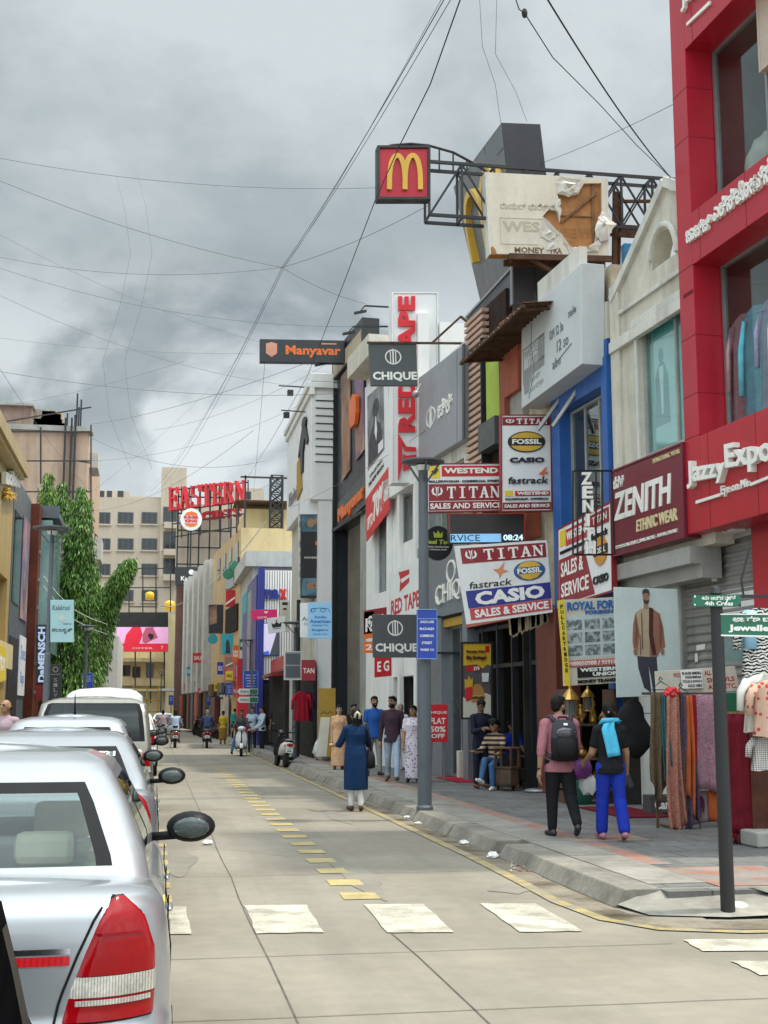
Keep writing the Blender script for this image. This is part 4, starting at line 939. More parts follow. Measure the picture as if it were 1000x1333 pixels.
mb.build('ripped_flap', 'torn_edge', TB, solid=.008)
mb = MB(); q.text(mb, 'ರಾಯಲ್ ಫಾರೆಕ್ಸ್', .10, .56, .54, .64, 0, .006, bold=.01); q.text(mb, 'WES', .11, .42, .28, .41, 0, .006, bold=.03)
for r in ((.09, .46, .44, .448), (.09, .095, .12, .44), (.09, .4, .12, .128)): q.rect(mb, *r, 0, .005)
mb.build('ghost_lettering', 'emboss', TB)
mb = MB(); q.text(mb, 'MONEY', .20, .45, .02, .09, 0, .006, bold=.03); q.text(mb, 'TRA', .49, .60, .02, .09, 0, .006, bold=.03); mb.build('faded_lettering', 'emboss_dark', TB)
mb = MB(); q.text(mb, 'E W', .69, .86, .24, .36, -.06, -.052, bold=.03); q.text(mb, 'ES', .60, .68, .25, .36, -.06, -.052, bold=.03); mb.build('ghost_lettering_inner', mat('ply_mark', (.33, .16, .06), .8), TB)
mb = MB(); q.poly(mb, [(0, 0), (.05, 0), (.04, .05), (.02, .09), (0, .07)], 0, .004); mb.build('rust_stain', 'plywood', TB)
mb = MB(); mb.bar(q.pt(.15, -.03, 0), q.pt(1.02, -.03, 0), .08, .12); mb.bar(q.pt(.15, -.03, -.4), q.pt(1.02, -.03, -.4), .08, .12)
for t in (.2, .5, .8): mb.bar(q.pt(t, -.03, 0), q.pt(t, -.03, -.4), .06)
mb.build('cradle', 'rust', TB)
# roof clutter behind the gantry
mb = MB(); c = P(815, 430, 26.5); mb.box(c.x - .4, c.x + 2.5, 25.6, 27.5, c.z - 2, c.z + .3); RC = mb.build('roof_shed', 'stained_wall'); tag(RC, 'low stained rooftop wall behind the torn billboard', 'rooftop wall')
mb = MB(); c = P(812, 330, 26); mb.box(c.x - .02, c.x + .22, 25.9, 26.1, c.z - 1.4, c.z + .2); mb.box(c.x + .3, c.x + .5, 25.9, 26.1, c.z - 1.2, c.z); tag(mb.build('tarpaulin', mat('tarp_blue', (.03, .25, .50), .5, var=.2)), 'bright blue tarpaulin strip behind the gantry beside the gable', 'tarpaulin')
# --- watch service signs
def crestW(a, b, c, d): return [('r', a, b, c, d)]
TITAN_T = lambda a0, a1, b0, b1: ('k', 'TITAN', a0, a1, b0, b1)
def titan_mark(a, b, ra, rb):
 o = []
 for s in (-1, 1):
  pts = [(a + s * ra * .12, b - rb * .55), (a + s * ra * .75, b - rb * .35), (a + s * ra * 1., b + rb * .2), (a + s * ra * .72, b + rb * .85), (a + s * ra * .55, b + rb * .6), (a + s * ra * .66, b + rb * .1), (a + s * ra * .4, b - rb * .2), (a + s * ra * .12, b - rb * .28)]
  o.append(('p', pts)); o.append(('p', [(a + s * ra * .1, b - rb * .9), (a + s * ra * .25, b + rb * .8), (a + s * ra * .5, b + rb * .95), (a + s * ra * .05, b + rb * .85)]))
 return o
q = QP([(557, 666), (655.5, 664), (655, 604), (556, 604.5)], 24.0)
sign('service_sign', 'wide red and white watch service sign hanging just right of the lamp head', 'sign', q, 'sign_white', [
 ('crest', 'sign_yellow', [('r', .02, .17, .70, .975)]), ('red_band', 'sign_red', [('r', .19, .975, .74, .965)]), ('maroon_band', 'titan_red', [('r', .015, .985, .02, .575)]),
 ('lettering', 'letter_white', [('t', 'WESTEND', .22, .93, .80, .92, dict(bold=.04)), TITAN_T(.25, .95, .27, .52), ('t', 'SALES AND SERVICE', .03, .97, .05, .17, dict(bold=.03)), ('r', .02, .98, .205, .215), *titan_mark(.125, .40, .075, .13)]),
 ('small_lettering', 'black', [('t', 'MALLESHWARAM . COMMERCIAL STREET', .02, .95, .61, .66, dict(bold=.02)), ('l', [(.06, .86), (.09, .80), (.14, .9)], .03)])], .12, frame=('titan_red', .02, .01))
q = QP([(654, 665), (718, 664), (716.5, 541), (653.5, 541)], 23.4)
fossil = ('badge', 'gold', [('e', .5, .72, .36, .10)]); f2 = ('badge_bar', 'black', [('p', [(.14, .68), (.86, .68), (.87, .76), (.13, .76)])])
sign('service_sign', 'tall white watch brands sign with an oval yellow badge between two red bands', 'sign', q, 'sign_white', [
 ('maroon_band', 'titan_red', [('r', .01, .99, .895, .985), ('r', .01, .99, .01, .085)]), ('red_band', 'sign_red', [('r', .26, .97, .15, .205)]), ('crest', 'sign_yellow', [('r', .05, .22, .15, .21)]),
 ('badge_rim', 'black', [('e', .5, .72, .385, .112)]), fossil, f2,
 ('lettering', 'letter_white', [TITAN_T(.30, .93, .91, .965), *titan_mark(.16, .935, .09, .028), ('t', 'FOSSIL', .20, .80, .695, .75, dict(bold=.04)), ('t', 'WESTEND', .30, .94, .162, .195, dict(bold=.04)), ('t', 'SALES AND SERVICE', .04, .96, .03, .065, dict(bold=.02))]),
 ('black_lettering', 'black', [('t', 'CASIO', .15, .86, .50, .555, dict(bold=.04)), ('t', 'fastrack', .12, .93, .28, .35, dict(bold=.01, shear=.1)), ('t', 'MALLESHWARAM . COMMERCIAL', .06, .94, .11, .13)]),
 ('spark', 'orange', [('p', [(.74, .38), (.81, .41), (.90, .46), (.86, .41), (.94, .39), (.85, .385), (.81, .355), (.81, .385)])])], .14, frame=('titan_red', .02, .01))
q = QP([(585, 707), (684, 706), (683, 668), (584, 668)], 23.9)
sign('led_board', 'black scrolling light board with a red border showing part of a word and a time', 'sign', q, 'led_face', [
 ('red_border', 'led_red', [('r', 0, 1, .97, 1.), ('r', 0, .012, .32, 1), ('r', .988, 1, .0, 1)]), ('blue_panel', 'led_blue', [('r', .015, .68, .02, .30)]),
 ('lettering', 'black', [('t', 'RVICE', .02, .40, .06, .27, dict(bold=.0))]), ('digits', 'led_white', [('t', '08:24', .71, .97, .07, .27, dict(bold=.02))])], .16)
q0 = QP([(607, 813), (719.5, 797), (712, 703), (591, 711)], [23.0, 23.0, 23.1, 23.1])
class QW(Q):    # a hanging flex sheet with ripples
 def pt(s, a, b, d=0.): return Q.pt(s, a, b, d) + s.n * (.014 * sin(a * 5 + 1) * (1 - b) + .007 * sin(b * 7 + a * 9))
q = QW(*q0.c)
BN = thing('flex_banner', 'crooked white cloth banner of watch brand names hanging below the light board', 'banner', q.pt(.5, 0))
mb = MB(); q.rect(mb, 0, 1, 0, 1, -.008, 0, seg=1)
mb = MB(); mb.grid([[q.pt(i / 24, j / 16, 0) for i in range(25)] for j in range(17)]); mb.build('sheet', 'flex_white', BN, smooth=True)
def qband(mb, a0, a1, b0, b1, d, n=20):
 mb.grid([[q.pt(a0 + (a1 - a0) * i / n, b0 + (b1 - b0) * j / 6, d) for i in range(n + 1)] for j in range(7)])
mb = MB(); qband(mb, .06, .98, .765, .965, .006); mb.build('maroon_band', 'titan_red', BN)
mb = MB(); qband(mb, .05, 1., .19, .415, .006); mb.build('blue_band', 'deep_blue', BN)
mb = MB(); qband(mb, .06, .99, .04, .185, .006); mb.build('red_band', mat('banner_red', (.50, .05, .06), .45, var=.08), BN)
mb = MB(); q.ell(mb, .78, .60, .175, .135, .004, .008); mb.build('badge', mat('fossil_blue', (.02, .10, .25), .5), BN)
mb = MB(); q.poly(mb, [(.65, .56), (.70, .50), (.78, .475), (.86, .50), (.91, .56)], .010, .016); q.poly(mb, [(.65, .65), (.70, .71), (.78, .73), (.86, .71), (.91, .65)], .010, .016); mb.build('badge_arc', 'gold', BN)
mb = MB()
q.slab(mb, 'TITAN', .30, .95, .79, .935, .008, .012)
for o in titan_mark(.165, .86, .065, .075): q.poly(mb, o[1], .008, .012)
q.text(mb, 'CASIO', .14, .93, .215, .39, .008, .012, bold=.05); q.text(mb, 'SALES & SERVICE', .11, .96, .06, .165, .008, .012, bold=.035); q.text(mb, 'FOSSIL', .645, .915, .565, .64, .012, .022, bold=.035)
mb.build('lettering', 'letter_white', BN)
mb = MB(); q.text(mb, 'fastrack', .10, .57, .435, .525, .004, .008, bold=.01, shear=.15); mb.build('black_lettering', 'black', BN)
mb = MB(); q.poly(mb, [(.38, .66), (.44, .66), (.52, .75), (.49, .65), (.55, .62), (.48, .60), (.44, .53), (.435, .60)], .004, .008); mb.build('spark', mat('spark_m', (.65, .25, .12), .5), BN)
mb = MB()
for i in range(26):
 t = i / 25; p = P(665 + 55 * t, 803 - 8 * t + 2, 23.3); w = .05
 mb.prism([p + V((-.045, 0, .12)), p + V((.05, 0, .12)), p + V((.04, .0, -.12 - .2 * (1 - t) * rt.uniform(.7, 1.1))), p + V((-.02, 0, -.16 - .22 * (1 - t) * rt.uniform(.6, 1.1)))], (0, .02 + .01 * (i % 2), 0))
tag(mb.build('palm_fringe', mat('straw', (.50, .42, .26), .9, var=.25, sc=6)), 'ragged straw-coloured fringe hanging under the crooked banner', 'fringe')
# round black sign
c = P(570.5, 707, 25.2); qr = Q(c + V((-.3, 0, -.345)), c + V((.3, 0, -.345)), c + V((.3, 0, .345)), c + V((-.3, 0, .345)))
RSN = thing('round_sign', 'round black sign with a lime crown beside the light board', 'sign', c - V((0, 0, .35)))
mb = MB(); qr.ell(mb, .5, .5, .5, .5, -.08, 0, 36); mb.build('board', 'black', RSN)
mb = MB(); qr.poly(mb, [(.36, .66), (.34, .84), (.43, .76), (.5, .87), (.57, .76), (.66, .84), (.64, .66)], 0, .008); qr.text(mb, 'Feel Too', .06, .94, .47, .60, 0, .008, bold=.04, shear=.1); mb.build('crown', 'lime', RSN)
mb = MB(); qr.text(mb, 'LADIES WESTERN WEAR', .14, .86, .37, .41, 0, .008); qr.text(mb, 'COMMERCIAL STREET', .2, .8, .29, .33, 0, .008); mb.build('small_lettering', 'letter_white', RSN)
# --- R5 grey boutique
u5 = FA.U(545, 600)
R5 = thing('grey_boutique', 'slate grey boutique with a blank upper fascia and white lettering over the door', 'shop building', FA.pt((u4 + u5) / 2, 0))
q = FA.Q([(545, 607), (604, 571), (604, 448), (545, 492)], .1)
mb = MB(); q.rect(mb, 0, 1, 0, 1, -.4, 0); mb.build('upper_fascia', 'mid_grey_cladding', R5, bevel=.01)
mb = MB(); q.rect(mb, .86, .865, .0, 1, 0, .004); q.rect(mb, .985, 1.02, 0, 1, 0, .03); mb.build('joint_trim', 'sign_grey', R5)
mb = MB(); n = 20
pts = [(.30 + .10 * cos(a), .46 + .10 * sin(a)) for a in np.linspace(0, 2 * pi, 21)]; q.line(mb, pts, .035, 0, .02); q.rect(mb, .28, .32, .34, .58, 0, .02); q.text(mb, 'ಚಿಕ್', .46, .78, .38, .58, 0, .02, bold=.02); mb.build('lettering', 'letter_white', R5)
zf0, zf1 = FA.Z(590, 800), FA.Z(590, 712)
mb = MB(); FA.box(mb, u4 - .2, u5, zf0, zf1 + .3, -.3, .06); mb.build('lower_fascia', 'grey_cladding', R5, bevel=.01)
q = FA.Q([(568, 800), (618, 775), (618, 735), (568, 752)], .06); mb = MB(); q.text(mb, 'CHIQUE', .02, 1.02, .1, .75, 0, .05, bold=.0); mb.build('door_lettering', 'letter_white', R5)
q = FA.Q([(581, 760), (595, 753), (595, 727), (581, 733)], .06); mb = MB(); q.line(mb, [(.5 + .38 * cos(a), .5 + .5 * sin(a)) for a in np.linspace(0, 2 * pi, 17)], .05, 0, .03); mb.build('door_emblem', 'letter_white', R5)
mb = MB(); FA.wall(mb, u4, u5, zf1 + .3, FA.Z(570, 470), [(u4 + .4, u5 - .3, zf1 + .4, zf1 + 2.0)], -.35, -.1); mb.build('wall', 'old_white', R5)
FA.window(R5, u4 + .4, u5 - .3, zf1 + .4, zf1 + 2.0, -.2, 'galv', 'win_grey', nv=3)
body(R5, FA, u4, u5, FA.Z(590, 470), -1.8, 'concrete')
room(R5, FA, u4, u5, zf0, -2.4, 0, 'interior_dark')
ud = FA.U(577, 900)
mb = MB(); FA.box(mb, ud, u5, .15, zf0, -.25, .04); FA.box(mb, u4 - .1, u4 + .25, .15, zf0, -.25, .03); mb.each('pier', 'grey_cladding', R5)
mb = MB(); FA.box(mb, u4 + .25, ud, zf0 - .25, zf0, -.3, -.02); mb.build('shutter_box', 'mustard', R5)
FA.window(R5, u4 + .25, ud, .16, zf0 - .25, -.2, 'steel', GL, nv=2)
mb = MB(); FA.box(mb, u4 - .2, u4 + 1.4, FA.Z(590, 480), FA.Z(590, 388), -3.2, -2.0); tag(mb.build('roof_block', 'concrete'), 'bare concrete rooftop block above the grey boutique', 'rooftop wall')
# perpendicular boutique signs
def chique(px, Y, label):
 q = QP(px, Y); e = [('ring', 'letter_white', [('l', [(.5 + .16 * cos(a), .68 + .165 * sin(a)) for a in np.linspace(0, 2 * pi, 25)], .03), ('r', .435, .455, .52, .84), ('r', .485, .515, .5, .87), ('r', .545, .565, .52, .84)])]
 return sign('hanging_sign', label, 'sign', q, 'sign_grey', e + [('lettering', 'letter_white', [('t', 'CHIQUE', .05, .99, .10, .33, dict(bold=.035))])], .10, bevel=.01)
chique([(483, 502), (544, 502), (542, 447), (480, 447)], 30, 'upper of two slate square signs, hanging in front of the tall white panel')
chique([(486, 856), (545, 856), (543, 800), (485, 800)], 30, 'lower of two slate square signs, touching the blue street plate')
mb = MB(); mb.bar(P(478, 446, 30), P(612, 447, 30), .05); mb.bar(P(563, 446, 30), P(600, 412, 30.2), .05); mb.bar(P(600, 412, 30.2), P(610, 420, 30.4), .05); tag(mb.build('sign_bracket', 'rust'), 'rusty angle bar carrying the upper slate square sign', 'bracket')
mb = MB(); mb.bar(P(543, 803, 30), P(600, 803, 30), .05); mb.bar(P(543, 850, 30), P(600, 850, 30), .05); tag(mb.build('sign_bracket', 'dark_steel'), 'dark arms carrying the lower slate square sign', 'bracket')
mb = MB(); mb.ell(P(541, 513, 29.6), (.09, .09, .09), 12, 8); mb.bar(P(541, 512, 29.6), P(548, 500, 30), .03); tag(mb.build('flood_lamp', 'steel', smooth=True), 'small round lamp under the upper slate square sign', 'lamp')
# --- R6 white shoe shop
u6 = FA.U(477, 600)
R6 = thing('white_shoe_shop', 'white shoe shop with tall windows behind a towering vertical sign', 'shop building', FA.pt((u5 + u6) / 2, 0))
zt6 = FA.Z(500, 455)
wz = [(FA.Z(520, 800), FA.Z(520, 905)), ]
hl = [(u5 + .25, FA.U(520, 680), FA.Z(530, 705), FA.Z(530, 640)), (FA.U(503, 700), FA.U(488, 700), FA.Z(495, 772), FA.Z(495, 665)), (u5 + .2, FA.U(512, 900), .15, FA.Z(530, 880))]
mb = MB(); FA.wall(mb, u5, u6, .15, zt6, hl, -.3, 0); mb.build('wall', 'white_paint', R6)
for a, b, c, d in hl[:2]: FA.window(R6, a, b, c, d, -.15, 'galv', 'win_grey', nv=2)
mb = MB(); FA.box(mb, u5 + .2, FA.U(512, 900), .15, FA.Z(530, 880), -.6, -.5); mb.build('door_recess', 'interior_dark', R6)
body(R6, FA, u5, u6, zt6 - .2, -.6, 'white_paint')
mb = MB()
for px in (510, 524, 545): uu = FA.U(px, 700); FA.box(mb, uu - .1, uu + .1, .15, FA.Z(520, 640), 0, .12)
FA.box(mb, u5, FA.U(508, 640), FA.Z(530, 640), FA.Z(530, 612), 0, .2); mb.each('pilaster', 'white_paint', R6, bevel=.01)
q = FA.Q([(508, 815), (547, 803), (547, 725), (508, 745)], .13)
sign('logo_panel', 'white wall panel with small red angular letters and a wing mark', 'sign', q, 'sign_white', [('lettering', 'sign_red', [('t', 'RED TAPE', .04, .98, .18, .46, dict(bold=.03)), ('p', [(.32, .55), (.66, .66), (.66, .74), (.40, .70)]), ('p', [(.36, .78), (.66, .80), (.66, .88), (.30, .92), (.40, .7), (.34, .6)])])], .05)
q = FA.Q([(477, 705), (507, 664), (506, 607), (476, 650)], .2)
sign('sale_banner', 'red sale banner with big white seventy percent lettering under a grey portrait', 'banner', q, 'sign_bright_red', [('lettering', 'letter_white', [('t', 'UPTO', .05, .30, .2, .5, dict(bold=.03)), ('t', '70%', .32, .78, .2, .85, dict(bold=.05)), ('t', 'OFF', .80, .97, .3, .6, dict(bold=.03))])], .03)
q = FA.Q([(476, 650), (506, 607), (504, 480), (475, 505)], .2)
sign('portrait_poster', 'tall black and white portrait poster above the red sale banner', 'poster', q, 'sign_white', [('picture', 'photo_grey', [('r', .12, .85, .22, .9)]), ('figure', 'photo_dark', [('p', [(.15, .25), (.2, .5), (.45, .62), (.7, .52), (.8, .25)]), ('e', .5, .72, .14, .09)]), ('caption', 'black', [('t', 'THE NEW SEASON', .15, .8, .06, .1), ('t', 'COLLECTION', .2, .75, .13, .16)]), ('highlight', 'sign_white', [('r', .6, .8, .25, .34), ('p', [(.45, .5), (.5, .64), (.56, .5), (.52, .4)])])], .03)
mb = MB(); FA.box(mb, FA.U(507, 480), u6, FA.Z(490, 482), FA.Z(490, 455), 0, .6); mb.build('eave', 'cream_wall', R6)
# vertical sign tower
RT = sign('vertical_sign', 'towering white vertical sign with red angular letters reading upwards', 'sign', QR(512, 569, 382, 627, 32.25), 'sign_white', [], .5, frame=('white_paint', .03, .02), bevel=.02)
qv = Q(P(540, 563, 32.25), P(540, 386, 32.25), P(518, 386, 32.25), P(518, 563, 32.25)); mb = MB(); qv.text(mb, 'RED TAPE', 0, 1, 0, 1, 0, .07, bold=.045, space=1.05)
q = QR(518, 541, 565, 625, 32.25)
for pts in ([(0, 0), (.0, 1), (.45, .72), (1, .70), (1, .62), (.40, .62), (.22, .8), (.22, .3)], [(.3, .2), (.3, .55), (.5, .52), (1, .55), (1, .44), (.55, .42), (.5, .3), (.95, .36), (.95, .26)]): q.poly(mb, pts, 0, .07)
mb.build('lettering', 'sign_bright_red', RT)
for k, (a, b, c) in enumerate((((475, 398), (513, 400), 'floodlight arm reaching left from the top of the white vertical sign'), ((460, 425), (505, 425), 'lower floodlight arm above the black storefront roof'))):
 mb = MB(); mb.bar(P(*a, 33), P(*b, 33), .04); p = P(*a, 33); mb.bar(p, p + V((-.12, 0, -.16)), .03); mb.bar(p + V((-.28, 0, -.22)), p + V((.04, 0, -.14)), .12, .05); tag(mb.build('floodlight', 'dark_steel'), c, 'floodlight')
# small red shop signs by its door
for px, m, t, lab in (([(474, 832), (487, 830), (487, 795), (474, 797)], 'orange', 'R', 'orange square sign with one pale letter beside the black doorway'), ([(474, 826), (504, 822), (504, 790), (474, 795)], 'titan_red', 'GIRLS', 'dark red sign with white letters by the shoe shop'), ([(488, 882), (510, 880), (510, 852), (488, 855)], 'sign_red', 'E G', 'small red upright sign with two white letters below the lower slate sign'), ([(474, 850), (487, 850), (487, 835), (474, 835)], 'orange', '2', 'lower orange plate near the black doorway')):
 q = QP(px, 33 if 'letters below' in lab else 35); sign('shop_sign', lab, 'sign', q, m, [('lettering', 'letter_white', [('t', t, .15, .85, .25, .75, dict(bold=.03))])], .08)
# --- R7 black framed ethnic wear shop
u7 = FA.U(437, 600)
R7 = thing('black_framed_shop', 'tall shop front in a black frame with orange lettering and poster panels', 'shop building', FA.pt((u6 + u7) / 2, 0))
zt7 = FA.Z(484, 405); hz0, hz1 = .15, FA.Z(455, 680)
mb = MB(); FA.wall(mb, u6, u7, .15, zt7 - .9, [(u6 + .7, u7 - .15, .15, hz1)], -.4, 0); mb.build('wall', 'charcoal', R7)
mb = MB(); FA.box(mb, u7 - .2, u7 + .02, .15, zt7, 0, .12); FA.box(mb, u6, u7, zt7 - .9, zt7, -.4, .14); FA.box(mb, u6, u7, hz1 - .04, hz1 + .05, 0, .13); mb.build('frame', 'black', R7)
mb = MB(); FA.box(mb, u6 + .1, u7 - .2, zt7 - .85, zt7 - .35, .14, .15); mb.build('top_strip', 'stained_wall', R7)
mb = MB(); FA.box(mb, u6, u7, .15, hz1, -.95, -.9); FA.box(mb, u6 + .7, u6 + 1.3, .15, hz1, -.9, -.5); mb.build('door_recess', 'black', R7)
mb = MB(); FA.box(mb, u6 - .02, u6 + .7, .15, hz1, -.2, .02); mb.build('jamb', 'galv', R7)
body(R7, FA, u6, u7, zt7 - .2, -1.0, 'charcoal')
q = FA.Q([(441, 690), (477, 655), (476, 615), (440, 655)], .05); mb = MB(); q.rect(mb, 0, 1, 0, 1, -.04, .0); mb.build('sign_band', 'sign_grey', R7)
mb = MB(); q.text(mb, 'Manyavar', .04, .98, .1, .72, 0, .06, bold=.05); mb.build('lettering', 'orange', R7)
for k, (px, m, t) in enumerate((([(445, 627), (455, 612), (455, 475), (444, 490)], 'photo_sepia', 'tall portrait panel in warm tones within the black storefront frame'), ([(463, 600), (474, 585), (473, 482), (462, 492)], 'photo_purple', 'narrow purple portrait panel beside the orange hexagon'))):
 q = FA.Q(px, .06); r = sign('portrait_poster', t, 'poster', q, m, [('figure', 'skin_photo', [('e', .5, .72, .2, .07), ('p', [(.25, .05), (.2, .5), (.5, .62), (.8, .5), (.75, .05)])])], .04)
mb = MB(); q = FA.Q([(459, 560), (468, 550), (468, 508), (459, 518)], .1); q.poly(mb, [(.2, 0), (.8, 0), (1, .3), (1, .8), (.5, 1), (0, .8), (0, .3)], 0, .12); mb.build('hexagon_emblem', 'orange', R7)
q = QP([(338.5, 471), (449, 472.5), (449, 443), (338.5, 441)], 40.2)
sign('overhanging_sign', 'long black sign with curly orange lettering reaching out over the street', 'sign', q, 'charcoal', [
 ('lettering', 'orange', [('t', 'Manyavar', .30, .95, .22, .74, dict(bold=.03))]), ('shield', mat('shield_m', (.55, .25, .17), .5), [('p', [(.07, .80), (.135, .87), (.2, .80), (.2, .38), (.135, .22), (.07, .38)])]), ('tag', mat('shield_m'), [('r', .72, .90, .80, .86)])], .25, bevel=.01)
mb = MB(); mb.bar(P(410, 476, 40.3), P(440, 470, 40.3), .06); mb.bar(P(449, 450, 40.3), P(460, 450, 40.3), .06); tag(mb.build('sign_bracket', 'dark_steel'), 'dark arm joining the long black overhanging sign to the roof edge', 'bracket')
# --- R8 white corner block with an overhanging upper volume
x0_, x1_ = P(405, 600, 42.2).x, P(437, 600, 42.2).x
R8 = thing('white_overhang_building', 'white building whose overhanging top floor bears a black figure emblem', 'shop building', (x1_, 44, 0))
zt8, zo8 = P(405, 505, 42.2).z, P(405, 650, 42.2).z
FB = Fac((x0_, 42.2), (P(374, 600, 50).x, 50))
mb = MB()
p = [FB.pt(0, zo8), V((x1_ + 1, 42.2, zo8)), V((x1_ + 1, 50, zo8)), FB.pt(FB.L, zo8)]
mb.hexa(p + [v + V((0, 0, zt8 - zo8)) for v in p]); mb.build('upper_volume', 'white_paint', R8, bevel=.02)
mb = MB()
FB.box(mb, -.1, FB.L + .1, zt8, zt8 + .2, -1, .15); FB.box(mb, -.1, FB.L + .1, zt8 - .25, zt8, -.1, .08)
mb.box(x0_ - .05, x0_ + .9, 42.1, 44, zt8 + .2, zt8 + .5); mb.build('cornice', 'white_paint', R8, bevel=.02)
mb = MB()
for i in range(9): z = zt8 - .3 - i * .26; mb.box(x0_ + .12, x1_, 42.16, 42.2, z - .1, z)
mb.build('louvre', 'white_paint', R8)
mb = MB()
for i in range(9): z = zt8 - .3 - i * .26; mb.box(x0_ + .15, x1_, 42.185, 42.199, z - .14, z - .1)
mb.build('louvre_gap', 'sign_grey', R8)
mb = MB()
for i in range(3): mb.lathe([(.01, 0), (.16, 0), (.16, .03), (.01, .03)], (x0_ + .3 + .17 * i, 43 + i * .6, zo8 - .03), 14)
mb.each('downlight', 'lamp_glow', R8)
q = FB.Q([(381, 640), (404, 610), (404, 530), (381, 560)], .02); mb = MB()
q.ell(mb, .72, .86, .12, .09, 0, .05, 12); q.poly(mb, [(.40, .42), (.5, .62), (.62, .80), (.80, .80), (.92, .5), (.85, .45), (.76, .62), (.66, .40), (.64, .1), (.55, .1), (.52, .5), (.44, .38)], 0, .05); mb.build('figure_emblem', 'black', R8)
mb = MB(); q.text(mb, 'Kalamkari', -.22, .28, -.18, .02, 0, .03, shear=.3); mb.build('lettering', 'steel', R8)
mb = MB(); q.poly(mb, [(.30, -.25), (.30, .35), (.48, .40), (.58, -.15)], 0, .03); mb.build('tan_panel', 'mustard', R8)
# lower storeys: pale frame with mustard glazing
mb = MB(); mb.box(x1_ - .55, x1_ + .3, 42.25, 49, .15, zo8); mb.build('corner_column', 'white_paint', R8)
mb = MB(); mb.box(x0_ + .35, x1_ - .55, 43.1, 43.2, P(400, 690, 43).z, zo8); mb.build('mustard_glazing', mat('must_glass', (.36, .29, .12), .25, pat='sx', col2=(.26, .20, .07), psc=3), R8)
mb = MB(); mb.bar((x0_ - .2, 43., P(390, 665, 43).z), (x0_ + .4, 43., zo8 - .2), .15); mb.bar((x0_ + .4, 43., zo8 - .2), (x1_ - .6, 43, P(412, 660, 43).z), .12); mb.build('gable_trim', 'white_paint', R8)
mb = MB(); mb.box(x0_ + .2, x1_ + 2, 43.2, 50, .15, zo8); mb.build('lower_block', 'cream_wall', R8)
for k, (a, b, l) in enumerate((((363, 502), (378, 511), 'upper small square floodlight on a thin arm off the white overhang'), ((366, 534), (373, 540), 'lower small square floodlight on a thin arm off the white overhang'))):
 mb = MB(); p = P(*b, 44); mb.box(p.x - .1, p.x + .1, 43.9, 44.1, p.z - .1, p.z + .08); mb.bar(P(a[0], a[1], 44), P(408, a[1] + 3, 44), .035); tag(mb.build('floodlight', 'dark_steel'), l, 'floodlight')
# eyewear light box and neighbours
q = QR(392, 422, 652, 778, 42.6)
sign('eyewear_lightbox', 'tall black light box with two pictures of faces in glasses', 'sign', q, 'black', [
 ('cap', 'sign_white', [('p', [(-.08, .86), (1.02, .86), (.92, 1.0), (-.02, 1.0)])]), ('picture_sky', mat('pic_teal', (.10, .22, .27), .4, pat='mottle', col2=(.04, .09, .11), psc=2.), [('r', .02, .98, .68, .85), ('r', .02, .98, .02, .20)]),
 ('face', 'skin_photo', [('e', .42, .77, .16, .045), ('e', .66, .79, .14, .03), ('e', .42, .12, .18, .04), ('e', .66, .13, .12, .03)]), ('lettering', 'letter_white', [('t', 'EYEWEAR', .15, .7, .40, .42)]), ('red_plate', 'orange', [('r', .62, .92, .54, .58)])], .25)
q = QP([(388, 773), (396, 774), (396, 660), (388, 655)], [46, 43, 43, 46])
sign('strip_sign', 'narrow pale vertical strip sign beside the eyewear light box', 'sign', q, 'far_white', [('lettering', 'black', [('t', c, .25, .75, .85 - i * .11, .92 - i * .11) for i, c in enumerate('OPTICALS')])], .1)
q = QR(401.5, 432, 784, 831, 37.5)
sign('optician_sign', 'pale blue sign with a drawing of spectacles and blue lettering', 'sign', q, 'pale_blue', [('lettering', 'letter_blue', [('t', 'Anglo', .24, .78, .53, .63, dict(bold=.03)), ('t', 'American', .06, .95, .42, .52, dict(bold=.03)), ('t', 'Optical Co.', .14, .88, .32, .39, dict(bold=.02)), ('t', 'Bangalore', .15, .85, .18, .27, dict(bold=.02)), ('t', 'SINCE 1930', .2, .8, .09, .14),
 ('l', [(.1, .72), (.16, .82), (.5, .84), (.84, .82), (.92, .72)], .02), ('l', [(.2 + .1 * cos(a), .78 + .05 * sin(a)) for a in np.linspace(0, 6.28, 11)], .02), ('l', [(.62 + .11 * cos(a), .78 + .05 * sin(a)) for a in np.linspace(0, 6.28, 11)], .02)])], .12)
q = QR(391, 402, 785, 830, 38.5)
sign('optician_sign', 'white sign with black letters half hidden behind the pale blue spectacles sign', 'sign', q, 'sign_white', [('lettering', 'black', [('t', 'An', .2, 1.2, .48, .6), ('t', 'Op', .4, 1.2, .33, .43)])], .1)
q = QR(393, 411, 859, 886, 38); sign('shop_sign', 'dark red sign with pale capitals behind the grey signal cabinet', 'sign', q, 'titan_red', [('lettering', 'letter_white', [('t', 'TAN', .1, .9, .35, .6)])], .1)
mb = MB(); FB.box(mb, -.2, 6, .15, 3.2, -.2, -.1); mb.build('dark_shop', 'interior_dark', R8)
